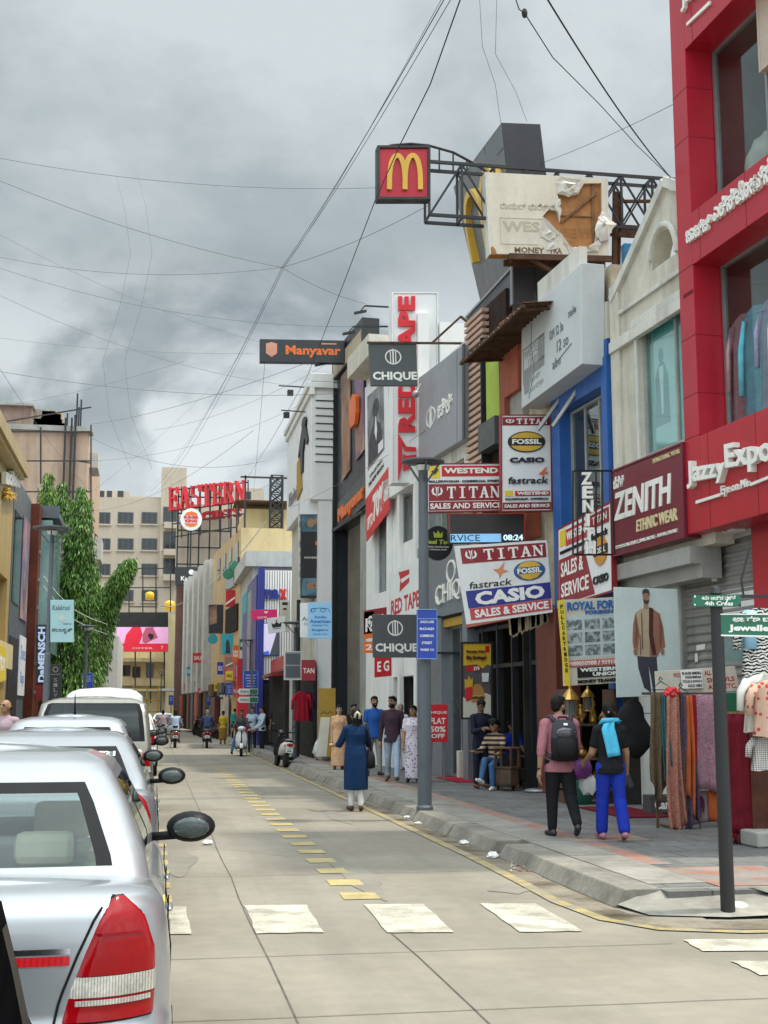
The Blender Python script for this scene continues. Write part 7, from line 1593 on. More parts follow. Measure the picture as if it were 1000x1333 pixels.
 if text:
  zt = spec['glass'][1] - .055; a, b = spec['rg']
  def gy(z): return np.interp(z, [l[0] for l in gv], [l[2] for l in gv])
  q = Q(O + V((-.05, gy(zt - .035) - .012, zt - .035)), O + V((.5, gy(zt - .035) + .01, zt - .035)), O + V((.5, gy(zt) + .01, zt)), O + V((-.05, gy(zt) - .012, zt)))
  mb = MB(); q.text(mb, text, 0, 1, 0, 1, .0, .004, bold=.02); mb.build('lettering', 'letter_white', R)
 if sticker:
  mb = MB(); mb.box(cx + hw * .962 - .002, cx + hw * .962 + .004, y0 + .50, y0 + .66, .93, 1.0); st = mb.build('taxi_sticker', 'plate_yellow', R)
  mb = MB(); q = Q(V((cx + hw * .962 + .004, y0 + .52, .94)), V((cx + hw * .962 + .004, y0 + .64, .94)), V((cx + hw * .962 + .004, y0 + .64, .99)), V((cx + hw * .962 + .004, y0 + .52, .99))); q.text(mb, 'TAXI', 0, 1, 0, 1, 0, .002, bold=.03); mb.build('lettering', 'black', st)
 return R
SED = dict(L=4.27, W=1.70, bow=.045, gbow=.03, zref=1.10, belt=.99, ztop=[(0, 1.085), (.3, 1.09), (.8, 1.06), (1.2, 1.02), (1.5, .985), (2.9, .985), (3.25, .97), (3.7, .88), (4.27, .72)],
           low=[(.20, .90, .13, 4.12, .3, .35), (.30, .97, .05, 4.2, .32, .38), (.42, .99, .015, 4.25, .30, .4), (.56, 1., .0, 4.27, .30, .42), (.66, 1., .02, 4.26, .30, .42), (.70, .995, .055, 4.25, .30, .42), (.85, .99, .06, 4.23, .28, .42), (.97, .975, .07, 4.2, .26, .4), (1.04, .955, .085, 4.16, .25, .4), (1.075, .92, .12, 4.1, .24, .4), (1.093, .86, .19, 4.0, .22, .38), (1.10, .76, .32, 3.85, .2, .3)],
           green=[(.93, .90, .50, 3.42, .12, .1), (1.02, .91, .60, 3.25, .12, .1), (1.13, .875, .76, 3.02, .12, .1), (1.30, .782, 1.06, 2.68, .12, .1), (1.40, .71, 1.26, 2.46, .12, .1), (1.44, .67, 1.36, 2.34, .13, .12), (1.475, .58, 1.50, 2.2, .16, .14), (1.488, .42, 1.7, 2.05, .15, .14)],
           glass=(1.066, 1.385), roof=(1.42, 2.3, 1.492), cab=(.62, 3.2), rg=(.6, 1.2), plate=.80, handle=(1.35, 2.35), mirror=2.72, axle=(.82, 3.37), r=.30, doors=(1.0, 1.95, 2.98),
           lamp=[('tail_light', 'lamp_red', .838, 1.068), ('tail_light', 'lamp_clear', .775, .836), ('tail_light', 'lamp_red', .705, .773), ('lamp_surround', 'trim_black', .699, 1.07, ([.699, .80, .90, 1.0, 1.07], [.498, .523, .563, .609, .656]), ([.699, .80, .90, 1.0, 1.05, 1.07], [.803, .807, .802, .767, .721, .684]), -.006), ('lens_line', 'lamp_red_dark', .955, .963, ([.955, .963], [.60, .60]), ([.955, .963], [.755, .75]), .003), ('reversing_lens', 'lamp_clear', .752, .768, ([.752, .768], [.53, .53]), ([.752, .768], [.79, .79]), .003)],
           lampL=([.70, .80, .90, 1.0, 1.07], [.505, .53, .57, .615, .66]), lampR=([.70, .80, .90, 1.0, 1.05, 1.07], [.795, .80, .795, .76, .715, .68]),
           strips=[('reflector_strip', 'reflector', -.53, .53, .872, .90), ('chrome_strip', 'chrome', -.53, .53, .905, .922)], lid=[(.488, .70), (.50, .76), (.513, .80), (.552, .90), (.597, 1.0), (.62, 1.04)])
HAT = dict(SED, L=3.8, W=1.66, ztop=[(0, 1.10), (2.6, 1.0), (2.9, .98), (3.8, .74)], low=[(a, b, c * .7, d - .47, e, f) for a, b, c, d, e, f in SED['low']], belt=1.02,
           green=[(.95, .93, .12, 3.05, .16, .1), (1.06, .91, .16, 2.88, .16, .1), (1.2, .865, .24, 2.6, .16, .1), (1.4, .79, .40, 2.2, .16, .1), (1.50, .73, .52, 1.98, .16, .1), (1.545, .67, .62, 1.85, .18, .12), (1.575, .55, .8, 1.7, .2, .14), (1.585, .4, 1., 1.6, .2, .14)], glass=(1.08, 1.47), roof=(.7, 1.8, 1.588), cab=(.22, 2.8), lid=None, axle=(.6, 3.0), doors=(.7, 1.6, 2.55), handle=(1.0, 2.0), mirror=2.35,
           lamp=[('tail_light', 'lamp_red', .78, 1.06)], lampL=([.7, 1.07], [.60, .64]), lampR=([.7, 1.07], [.80, .76]), strips=[('chrome_strip', 'chrome', -.4, .4, .9, .915)], plate=.7)
SUV = dict(HAT, L=4.5, W=1.76, ztop=[(0, 1.12), (3.2, 1.1), (3.6, 1.02), (4.5, .85)], low=[(a, b, c * .5, d + .23, e * .8, f) for a, b, c, d, e, f in SED['low']], belt=1.08,
           green=[(1.0, .96, .06, 3.7, .14, .1), (1.12, .95, .08, 3.5, .08, .1), (1.4, .92, .16, 3.1, .08, .1), (1.62, .885, .25, 2.8, .08, .1), (1.74, .86, .33, 2.6, .10, .12), (1.80, .74, .40, 2.5, .16, .12), (1.835, .6, .55, 2.35, .2, .14), (1.845, .4, .8, 2.2, .2, .14)], glass=(1.13, 1.765), roof=(.5, 2.5, 1.848), cab=(.12, 3.4), axle=(.85, 3.6), r=.34, doors=(.9, 2.0, 3.1), mirror=2.9, handle=(1.2, 2.3),
           lamp=[('tail_light', 'lamp_red', .85, 1.07), ('tail_light', 'lamp_clear', .77, .85)], lampL=([.7, 1.07], [.66, .72]), lampR=([.7, 1.07], [.86, .80]))
car('nearest silver saloon taxi filling the lower left corner, seen from behind', -.765, 4.22, SED, 'paint_silver', 'cars parked along the kerb', sticker=True)
car('second grey saloon in the row, ribbed roof and a phone number across its rear glass', -.79, 9.6, SED, 'paint_grey', 'cars parked along the kerb', text='9964973721', sticker=True)
car('silver hatchback with a stub aerial, mostly hidden by the grey saloon', -.94, 14.6, HAT, 'paint_silver', 'cars parked along the kerb')
SV = car('tan people carrier with red tail lamps and a wide dark rear window', -.86, 19.4, SUV, 'paint_tan', 'cars parked along the kerb', dark=True)
mat('paint_van', (.48, .48, .47), .35, var=.05)
VAN = dict(SUV, green=[(z if z < 1.2 else 1.2 + (z - 1.2) * 1.4, a, b, c, d, e) for z, a, b, c, d, e in SUV['green']], glass=(1.25, 1.85), roof=(.5, 2.5, 2.1))
car('tall white van standing ahead of the tan people carrier', -1.0, 27.2, VAN, 'paint_van', 'cars parked along the kerb', dark=True)
car('white hatchback beyond the tall white van', -.72, 34, HAT, 'paint_white', 'cars parked along the kerb', dark=True)
car('silver saloon two places beyond the tall white van', -.70, 40, SED, 'paint_silver', 'cars parked along the kerb', dark=True)
car('farthest white hatchback of the parked row', -.7, 48, HAT, 'paint_white', 'cars parked along the kerb', dark=True)
car('distant white saloon crossing the end of the road', .7, 92, SED, 'paint_white', dark=True, name='distant_car')
BLK = dict(SED, L=4.0, green=[(.93, .95, .50, 3.55, .12, .06), (1.02, .93, .6, 3.36, .12, .06), (1.15, .90, .7, 3.13, .12, .06), (1.28, .90, .9, 2.89, .12, .06), (1.40, .90, 1.0, 2.665, .12, .08), (1.46, .84, 1.2, 2.5, .13, .12), (1.49, .6, 1.5, 2.2, .16, .14), (1.495, .42, 1.7, 2.05, .15, .14)])
mb = MB(); p = V((-.94 + .04, 15.75, 1.585)); mb.tube([p, p + V((0, -.03, .05)), p + V((0, -.09, .26))], [.022, .012, .004], 8); AE = mb.build('aerial', 'trim_black'); tag(AE, 'stub aerial on the roof of the silver hatchback', 'aerial')
# dark car at the picture's bottom left: only its windscreen pillar reaches into view
DC = car('black car right beside the viewer, only its pillar edge cutting the bottom left corner', -.955, -.70, BLK, mat('paint_dark', (.008, .008, .008), .9, var=.1, spec=0), dark=True, glass=mat('dark_pane', (.006, .006, .007), .9, var=.3, spec=0))
# two-wheelers
mat('sc_white', (.66, .66, .65), .28, var=.05, coat=.4); mat('sc_black', (.018, .018, .02), .3, var=.15, coat=.3); mat('sc_grey', (.12, .125, .13), .3, var=.1, coat=.3); mat('sc_maroon', (.14, .015, .02), .3, var=.1, coat=.3); mat('seat_vinyl', (.02, .02, .021), .65, var=.2); mat('headlamp', (.6, .62, .62), .08, var=.1, coat=.8)
def scooter(label, x, y, ang, paint, group='scooters on the street', lean=0., apron=None):
 R = thing('scooter', label, 'scooter', (0, 0, 0), group); ap = apron or paint
 for yy in (-.62, .64):
  mb = MB(); pts = [(0, yy + .155 * cos(a), .215 + .155 * sin(a)) for a in np.linspace(0, 2 * pi, 21)]
  mb.lathe([(.12, -.05), (.19, -.055), (.215, -.03), (.215, .03), (.19, .055), (.12, .05)], (0, yy, .215), 24, axis=(1, 0, 0)); w_ = mb.build('wheel', 'rubber', R)
  mb = MB(); mb.lathe([(.01, -.04), (.125, -.045), (.125, .045), (.01, .04)], (0, yy, .215), 18, axis=(1, 0, 0)); mb.build('rim', 'alloy', w_)
 def ring(y, z, rx, rz, p=2.3, n=18): return [V((rx * np.sign(cos(a)) * abs(cos(a)) ** (2 / p), y, z + rz * np.sign(sin(a)) * abs(sin(a)) ** (2 / p))) for a in np.linspace(0, 2 * pi, n, endpoint=False)]
 mb = MB(); rg = [ring(y, z, rx, rz) for y, z, rx, rz in ((-.92, .66, .03, .03), (-.90, .65, .09, .08), (-.80, .62, .15, .13), (-.6, .58, .19, .18), (-.3, .53, .185, .2), (-.08, .46, .15, .17), (.02, .36, .13, .06))]
 mb.grid([r for r in rg], True); mb.add(rg[0], [tuple(range(18))]); mb.add(rg[-1], [tuple(range(18))[::-1]]); mb.build('rear_body', paint, R, smooth=True)
 mb = MB(); mb.box(-.15, .15, -.1, .48, .27, .33); mb.box(-.06, .06, -.75, -.1, .2, .36); mb.build('floorboard', 'trim_black', R, bevel=.02)
 mb = MB(); rr = [[V((s * w, yv - .06 * (abs(s) ** 2), z)) for s in np.linspace(-1, 1, 11)] for w, yv, z in ((.14, .47, .28), (.20, .50, .42), (.215, .50, .6), (.19, .47, .76), (.13, .43, .88), (.08, .40, .94))]; mb.grid(rr); mb.build('front_apron', ap, R, smooth=True, solid=.03)
 mb = MB(); mb.grid([[V((.07 * s * (1 - .2 * abs(t)), .64 + .25 * sin(t * 1.2), .215 + .26 * cos(t * 1.2) - .02 * abs(s))) for s in (-1, -.5, 0, .5, 1)] for t in np.linspace(-.9, 1, 9)]); mb.build('front_mudguard', ap, R, smooth=True, solid=.012)
 mb = MB(); mb.tube([(0, .62, .24), (0, .5, .6), (0, .40, 1.0)], .03, 8); mb.build('steering_column', 'dark_steel', R)
 mb = MB(); mb.ell((0, .43, 1.0), (.15, .11, .085), 16, 10); mb.build('handlebar_cover', ap, R, smooth=True)
 mb = MB(); mb.tube([(-.36, .28, 1.04), (-.2, .36, 1.02), (0, .39, 1.02), (.2, .36, 1.02), (.36, .28, 1.04)], .018, 8); mb.build('handlebar', 'trim_black', R)
 mb = MB(); mb.ell((0, .515, .99), (.085, .045, .06), 14, 8); mb.build('headlight', 'headlamp', R, smooth=True)
 for s in (-1, 1):
  mb = MB(); mb.tube([(s * .2, .36, 1.03), (s * .3, .36, 1.2)], .008, 6); mb.ell((s * .32, .35, 1.23), (.055, .02, .038), 12, 8); m_ = mb.build('mirror', 'trim_black', R, smooth=True)
  mb = MB(); mb.ell((s * .32, .335, 1.23), (.045, .01, .03), 12, 6); mb.build('mirror_glass', 'mirror_glass', m_)
  mb = MB(); mb.ell((s * .14, -.86, .64), (.03, .05, .035), 10, 6); mb.build('indicator', 'orange', R)
 mb = MB(); rg = [ring(y, z, rx, rz) for y, z, rx, rz in ((-.86, .77, .05, .03), (-.8, .78, .11, .05), (-.5, .79, .14, .06), (-.2, .77, .13, .055), (-.04, .75, .10, .04), (.0, .74, .04, .02))]; mb.grid(rg, True); mb.add(rg[0], [tuple(range(18))]); mb.add(rg[-1], [tuple(range(18))[::-1]]); mb.build('seat', 'seat_vinyl', R, smooth=True)
 mb = MB(); mb.ell((0, -.915, .665), (.10, .035, .05), 14, 8); mb.build('tail_light', 'lamp_red', R, smooth=True)
 mb = MB(); mb.box(-.1, .1, -.925, -.915, .44, .56); pl = mb.build('number_plate', 'plate_white', R); mb = MB(); mb.box(-.07, .07, -.93, -.926, .51, .535); mb.box(-.07, .07, -.93, -.926, .465, .49); mb.build('lettering', 'sign_grey', pl)
 mb = MB(); mb.tube([(.17, .0, .26), (.18, -.5, .27), (.18, -.85, .32)], [.03, .055, .05], 10); mb.build('exhaust', 'dark_steel', R)
 mb = MB(); mb.tube([(-.12, .1, .28), (-.22, .08, .02)], .012, 6); mb.build('side_stand', 'dark_steel', R)
 mb = MB(); mb.tube([(-.13, -.75, .76), (-.13, -.93, .80), (0, -.97, .81), (.13, -.93, .80), (.13, -.75, .76)], .014, 6); mb.build('grab_rail', 'steel', R)
 R.location = (x, y, 0.0); R.rotation_euler = (0, lean, ang); return R
p = G(366, 1000); scooter('white and black scooter parked on its stand at the kerb', p.x + .08, p.y + .9, .1, 'sc_white', lean=.12, apron='sc_black')
p = G(316, 985); SC1 = scooter('white scooter facing the viewer with its rider putting a foot down', p.x, p.y + .85, pi - .06, 'sc_white', apron='sc_white')
p = G(211.5, 969); sa = scooter('black scooter ridden away on the far left of the moving three', p.x, p.y + .8, 0, 'sc_black')
p = G(228, 974); sb = scooter('dark scooter ridden away in the middle of the moving three', p.x, p.y + .8, 0, 'sc_grey')
p = G(270, 974); sc_ = scooter('maroon grey scooter ridden away nearest the road centre dashes', p.x, p.y + .8, -.03, 'sc_maroon', apron='sc_grey')
s0 = scooter('black scooter parked nearest in the far row at the kerb', 3.35, 78, .55, 'sc_black', 'scooters parked in the far row')
for i, (x, y, a) in enumerate(((3.3, 80, .5), (3.3, 82, .6), (3.2, 84.2, .45), (3.2, 86.5, .5), (3.1, 89, .6))):
 c = copy_tree(s0); c.location = (x, y, 0); c.rotation_euler = (0, 0, a); c['label'] = ['second', 'third', 'fourth', 'fifth', 'farthest'][i] + ' black scooter counted along the far parked row'
# ---------------------------------------------------------------- people
for n_, c_ in dict(skin=(.30, .165, .095), skin_light=(.42, .26, .17), skin_dark=(.16, .085, .05), hair=(.012, .010, .009), hair_grey=(.28, .27, .26), lip=(.24, .09, .07), eye=(.02, .015, .012)).items(): mat('p_' + n_, c_, .6, var=.08, sc=6, spec=.12 if 'hair' in n_ else .4)
FAB = {}
def fab(n, c, pat=None, c2=None, psc=10, rough=.9): return mat('f_' + n, c, rough, var=.14, sc=7, pat=pat, col2=c2, psc=psc, bump=.25)
fab('rose', (.34, .12, .15), 'check', (.42, .20, .22), 40); fab('black', (.012, .012, .014)); fab('ink', (.016, .02, .035)); fab('navy', (.008, .03, .085)); fab('royal', (.012, .03, .30)); fab('plum', (.05, .028, .04)); fab('blue', (.02, .09, .32)); fab('denim', (.26, .33, .44), 'mottle', (.34, .42, .52), 5); fab('denim_dark', (.05, .12, .24)); fab('grey', (.24, .245, .25)); fab('white', (.66, .66, .66)); fab('floral', (.60, .54, .60), 'spots', (.16, .10, .24), 16); fab('peach', (.60, .36, .22), 'spots', (.5, .26, .14), 14); fab('paleblue', (.42, .50, .62)); fab('saffron', (.60, .40, .03)); fab('ochre', (.26, .15, .03)); fab('teal', (.02, .26, .22)); fab('mauve', (.36, .26, .30)); fab('violet', (.09, .02, .22)); fab('plaid', (.03, .05, .12), 'check', (.10, .13, .22), 14); fab('striped', (.03, .028, .028), 'sz', (.44, .30, .20), 11); fab('cream', (.62, .58, .46)); fab('red', (.42, .02, .03)); fab('jacket', (.07, .07, .075))
mat('shoe_black', (.014, .014, .015), .5, var=.1); mat('shoe_white', (.70, .70, .68), .5, var=.06); mat('shoe_brown', (.10, .045, .03), .6, var=.1); mat('shoe_pink', (.36, .16, .18), .7, var=.1); mat('mannequin_m', (.66, .63, .58), .35, var=.03)
RAD = pi / 180
def person(label, x, y, z, ang, h, top, bottom, shoe='shoe_black', lt=0, lk=0, rt=0, rk=0, la=(0, 8, 12), ra=(0, 8, 12), sleeve='short', hair='short', skin='p_skin', hcol='p_hair', skirt=None, over=.47, hy=0, hp=0, hipz=None, beard=False, female=False, vox=.011, lean=0, build=1.0, name='person', cat='person', group=None, lout=2, rout=2, fists=False, legw=1., flare=0, lin=0., rin=0., extra=None):
 pr = []    # (kind, data, material, bias)
 def cap(a, b, ra_, rb_, m, bias=0): pr.append(('c', (V(a) * h, V(b) * h, ra_ * h, rb_ * h), m, bias))
 def ell(c, r, m, bias=0, rot=None): pr.append(('e', (V(c) * h, tuple(k * h for k in r), rot), m, bias))
 def lof(rs, m, bias=0): pr.append(('l', [tuple(k * h for k in r) for r in rs], m, bias))
 sw = (.086 if female else .097) * build
 ln = lambda p: V((p[0], p[1] + lean * max(0, p[2] - .52), p[2]))
 low = 9
 for s, t, k, out in ((-1, lt, lk, lout), (1, rt, rk, rout)):
  t *= RAD; k *= RAD; o = out * RAD
  hp_ = V((s * .05, 0, .52)); kn = hp_ + V((s * sin(o) * .245, sin(t) * .245, -cos(t) * .245)); an = kn + V((s * sin(o) * .10, sin(t - k) * .235, -cos(t - k) * .235))
  cap(hp_ + V((0, 0, -.0)), kn, .058 * legw, .041 * legw, bottom); cap(kn, an + V((0, 0, .02)), .040 * legw + flare * .3, .030 * legw + flare, bottom)
  fa = (t - k) * .75 if k > 0 else min(0, t - k); fd = V((s * .18, cos(fa), sin(fa) - .04)).normalized(); hl = an + V((0, -.012, -.022)) - fd * .012
  cap(an, hl + fd * .01, .024, .024, 'p_skin' if shoe in ('shoe_brown',) else shoe); cap(hl, hl + fd * .085, .026, .022, shoe); cap(hl + fd * .08, hl + fd * .115, .024, .017, shoe)
  low = min(low, hl.z - .026, (hl + fd * .11).z - .019)
 # trunk
 b = build; bz = .30 if hipz else 0
 lof([(.465, 0, 0, .03, .03), (.475, 0, -.003, .088 * b, .07 * b), (.53, 0, -.005, .10 * b, .075 * b), (.59, 0, 0, .09 * b, .066 * b)], bottom)
 fw = .092 if female else .098
 rs = [(over, 0, 0, .107 * b, .08 * b), (over + .04, 0, -.004, .107 * b, .081 * b), (.60, 0, 0, .095 * b * (.92 if female else 1), .068 * b), (.66, 0, .002, .096 * b * (.93 if female else 1), .068 * b), (.74, 0, .006, .104 * b, (.082 if female else .075) * b), (.785, 0, .0, (.098 if female else .106) * b, .066 * b), (.815, 0, -.004, .078 * b, .052 * b), (.845, 0, -.008, .045, .04)]
 rs = [(r[0], r[1], r[2] + lean * max(0, r[0] - .52), r[3], r[4]) for r in rs]
 lof([(over - .008, 0, 0, .04, .03)] + rs + [(.85, 0, -.008 + lean * .33, .03, .03)], top)
 if skirt: lof([(skirt[0] - .004, 0, 0, .02, .02)] + [(zz, sx, sy, rx, ry) for zz, sx, sy, rx, ry in skirt[1]] + [(skirt[1][-1][0] + .004, 0, 0, .03, .03)], skirt[2])
 nb = ln((0, -.004, .84)); hc = V((0, .012 + lean * .42, .932))
 # arms
 hands = []
 for s, A, inn in ((-1, la, lin), (1, ra, rin)):
  f, ab, e = [q * RAD for q in A[:3]]; sh = ln((s * sw, -.004, .796)); d1 = V((s * sin(ab), sin(f) * cos(ab), -cos(f) * cos(ab))); el = sh + d1 * .178
  f2 = f + e; d2 = V((s * sin(ab) * .5 - s * inn, sin(f2), -cos(f2))).normalized(); wr = el + d2 * .15
  ua = sh.lerp(el, .62)
  cap(ln((s * (sw - .03), 0, .80)), sh, .042 * b, .042 * b, top)
  if sleeve == 'long': cap(sh, el, .040 * b, .033 * b, top); cap(el, wr - d2 * .008, .032 * b, .024 * b, top)
  elif sleeve == 'roll': cap(sh, el, .040 * b, .034 * b, top); cap(el, el + d2 * .035, .033 * b, .031 * b, top); cap(el + d2 * .03, wr, .026 * b, .017, skin)
  else: cap(sh, ua, .040 * b, .036 * b, top); cap(ua, el, .029 * b, .026 * b, skin); cap(el, wr, .026 * b, .017, skin)
  lat = V((0, 1, 0)) - d2 * d2.y; lat = lat.normalized() if lat.length > .25 else V((-s, 0, 0)); nrm = d2.cross(lat) * s; cu = nrm * (-1 if nrm.x * s > 0 else 1)
  pc = wr + d2 * .038; cap(wr, wr + d2 * .05, .016, .02, skin); cap(pc - lat * .012, pc + lat * .012 + d2 * .012, .015, .015, skin)
  for i in range(4):
   bs = wr + d2 * .066 + lat * (.0165 - i * .0115); l_ = (.027, .031, .029, .022)[i]; m1 = bs + d2 * l_ * (.6 if fists else .9) + cu * l_ * (.5 if fists else .3); cap(bs, m1, .0068, .0062, skin); cap(m1, m1 + d2 * l_ * (.1 if fists else .65) + cu * l_ * (.8 if fists else .6), .006, .0052, skin)
  th = wr + d2 * .03 + lat * .02; t1 = th + d2 * .024 + lat * .016 + cu * .006; cap(th, t1, .0085, .0072, skin); cap(t1, t1 + d2 * .02 + cu * .008, .007, .0055, skin)
  hands.append(wr + d2 * .06)
 # head
 R_ = Matrix.Rotation(hy * RAD, 3, 'Z') @ Matrix.Rotation(hp * RAD, 3, 'X')
 H = lambda p: hc + R_ @ V(p)
 cap(nb, H((0, -.01, -.03)), .034, .031, skin)
 def he(p, r, m, bias=0): ell(H(p), r, m, bias, R_)
 he((0, 0, .006), (.046, .057, .062), skin); he((0, .018, -.036), (.034, .038, .034), skin); he((0, .058, -.006), (.0085, .014, .016), skin, -.001); he((0, .052, -.032), (.016, .008, .0045), 'p_lip', -.003)
 for s in (-1, 1):
  he((s * .047, -.004, -.006), (.006, .014, .018), skin); he((s * .019, .050, .008), (.0065, .005, .0035), 'p_eye', -.002); he((s * .019, .051, .020), (.013, .006, .003), hcol, -.003)
 if hair != 'none':
  he((0, -.012, .022), (.051, .056, .056), hcol, -.002); he((0, .030, .052), (.036, .030, .020), hcol, -.002); he((0, -.034, -.006), (.042, .03, .04), hcol, -.002)
 if hair == 'bald': pr[:] = [q for q in pr if not (q[2] == hcol and q[3] == -.002)]; he((0, -.036, -.012), (.046, .026, .03), hcol, -.002)
 if hair == 'curly': [he((.05 * cos(a) , -.01 + .05 * sin(a), .035 + .02 * sin(3 * a)), (.026, .026, .03), hcol, -.002) for a in np.linspace(0, 5.5, 8)]; he((0, 0, .07), (.04, .045, .02), hcol, -.002)
 if hair == 'bun': he((0, -.072, .0), (.024, .022, .024), hcol); he((0, -.075, .0), (.027, .010, .008), 'f_white', -.002)
 if hair == 'long': he((0, -.045, -.05), (.045, .026, .075), hcol); he((0, -.05, -.10), (.04, .02, .05), hcol)
 if hair == 'tail': he((0, -.06, -.01), (.018, .02, .02), hcol); he((0, -.066, -.07), (.018, .016, .06), hcol)
 if beard: he((0, .026, -.042), (.036, .036, .028), hcol, -.004); he((0, .052, -.022), (.018, .010, .004), hcol, -.003); he((0, .052, -.034), (.012, .010, .004), 'p_lip', -.006)
 if extra: extra(cap, ell, lof, H)
 mb = MB()
 for k, d, m, bi in pr:
  if k == 'c': mb.caps(*d, 10)
  elif k == 'e': mb.ell(d[0], d[1], 12, 8, d[2])
  else: mb.loft(d, 22)
 me = bpy.data.meshes.new('t'); me.from_pydata([tuple(v) for v in mb.v], [], mb.f); o = bpy.data.objects.new('t', me); COL.objects.link(o)
 q = o.modifiers.new('r', 'REMESH'); q.mode = 'VOXEL'; q.voxel_size = vox; q = o.modifiers.new('s', 'SMOOTH'); q.iterations = 2; q.factor = .5
 dg = bpy.context.evaluated_depsgraph_get(); m2 = bpy.data.meshes.new_from_object(o.evaluated_get(dg)); bpy.data.objects.remove(o); bpy.data.meshes.remove(me)
 nf = len(m2.polygons); c = np.empty(nf * 3); m2.polygons.foreach_get('center', c); c = c.reshape(-1, 3)
 best = np.full(nf, 1e9); idx = np.zeros(nf, int); mats = []
 for k, d, m, bi in pr:
  if k == 'c':
   a, b_ = np.array(d[0]), np.array(d[1]); ab = b_ - a; t = np.clip(((c - a) @ ab) / max(ab @ ab, 1e-12), 0, 1); dist = np.linalg.norm(c - a - t[:, None] * ab, axis=1) - (d[2] + (d[3] - d[2]) * t)
  elif k == 'e':
   p = c - np.array(d[0])
   if d[2] is not None: p = p @ np.array(d[2])
   rr = np.array(d[1]); dist = (np.linalg.norm(p / rr, axis=1) - 1) * rr.min()
  else:
   zs = [r[0] for r in d]; iv = [np.interp(c[:, 2], zs, [r[j] for r in d]) for j in range(1, 5)]
   dist = (np.sqrt(((c[:, 0] - iv[0]) / iv[2]) ** 2 + ((c[:, 1] - iv[1]) / iv[3]) ** 2) - 1) * np.minimum(iv[2], iv[3]); dist = np.maximum(dist, np.maximum(zs[0] - c[:, 2], c[:, 2] - zs[-1]))
  dist = dist + bi * h
  if m not in mats: mats.append(m)
  w_ = dist < best; best[w_] = dist[w_]; idx[w_] = mats.index(m)
 m2.materials.clear()
 for m in mats: m2.materials.append(MT[m])
 m2.polygons.foreach_set('material_index', idx.astype(np.int32)); m2.polygons.foreach_set('use_smooth', [True] * nf)
 off = (hipz - .52 * h) if hipz else -low * h
 m2.transform(Matrix.Translation((0, 0, off))); m2.name = name
 ob = bpy.data.objects.new(name, m2); COL.objects.link(ob); ob.location = (x, y, z); ob.rotation_euler = (0, 0, ang); tag(ob, label, cat, group)
 Rz = Matrix.Rotation(ang, 3, 'Z')
 ob_l = lambda p: V((x, y, z + off)) + Rz @ (V(p) * h)
 return ob, ob_l, [ob_l(p) for p in hands]
def at(px, py, z=.15): p = G(px, py, z); return p.x, p.y
# man with the backpack
x, y = at(731, 1089)
mo, ml_, hd = person('man in a pink checked shirt and black trousers walking away with a backpack', x, y, .15, 0.0, 1.66, 'f_rose', 'f_black', legw=1.16, lt=4, lk=4, rt=-12, rk=22, la=(-6, 12, 8), ra=(14, 10, 22), sleeve='roll', skin='p_skin', hy=-58, beard=True, vox=.0085, build=1.1, over=.455,
 extra=lambda cap, ell, lof, H: [cap((.0 - .055, -.02, .838), (.055, -.02, .838), .028, .028, 'f_rose')])
BP = thing('backpack', 'charcoal backpack with a glossy oval pocket on the back of the man in pink', 'backpack', ml_((0, -.12, .55)))
def shell(prof, bend, m, nm, root, f, n=24):
 mb = MB(); rows = []
 for zz, rx, ry, cy in prof: rows.append([f((rx * np.sign(cos(a)) * abs(cos(a)) ** .7, cy + ry * np.sign(sin(a)) * abs(sin(a)) ** .7, zz)) for a in np.linspace(0, 2 * pi, n, endpoint=False)])
 mb.grid(rows, True); mb.add(rows[0], [tuple(range(n))[::-1]]); mb.add(rows[-1], [tuple(range(n))]); return mb.build(nm, m, root, smooth=True)
mat('bag_grey', (.05, .045, .055), .7, var=.2, sc=6, bump=.3); mat('bag_black', (.014, .013, .015), .6, var=.2, sc=6, bump=.3); mat('bag_gloss', (.05, .05, .055), .12, var=.3, sc=14, coat=.6)
shell([(.535, .07, .03, -.115), (.545, .095, .05, -.12), (.60, .10, .055, -.125), (.66, .10, .05, -.12), (.70, .098, .046, -.115)], 0, 'bag_black', 'lower_pack', BP, ml_)
shell([(.695, .098, .046, -.115), (.75, .095, .042, -.112), (.80, .082, .035, -.105), (.825, .06, .026, -.095), (.832, .03, .012, -.09)], 0, 'bag_grey', 'upper_pack', BP, ml_)
shell([(.57, .05, .015, -.175), (.60, .078, .03, -.175), (.66, .08, .03, -.172), (.70, .06, .02, -.165), (.71, .03, .01, -.16)], 0, 'bag_black', 'front_pocket', BP, ml_)
mb = MB(); mb.ell(ml_((0, -.157, .735)), (.075 * 1.66, .017 * 1.66, .042 * 1.66), 18, 10); mb.build('oval_pocket', 'bag_gloss', BP, smooth=True)
for s in (-1, 1):
 mb = MB(); mb.tube([ml_((s * .06, -.09, .815)), ml_((s * .075, -.04, .853)), ml_((s * .08, .03, .845)), ml_((s * .085, .075, .78)), ml_((s * .095, .07, .66)), ml_((s * .10, -.02, .58)), ml_((s * .09, -.09, .56))], .028, 8); mb.build('strap', 'bag_grey', BP, smooth=True)
mb = MB(); mb.tube([ml_((-.035, -.085, .835)), ml_((-.03, -.09, .85)), ml_((.03, -.09, .85)), ml_((.035, -.085, .835))], .012, 6); mb.build('grab_handle', 'bag_black', BP)
mb = MB(); q = Q(ml_((-.012, -.146, .79)), ml_((.018, -.146, .79)), ml_((.018, -.14, .805)), ml_((-.012, -.14, .805))); q.rect(mb, 0, 1, 0, 1, 0, .006); mb.build('logo_patch', 'letter_white', BP)
mb = MB()
for k in (0, 1): hw_ = hd[k]
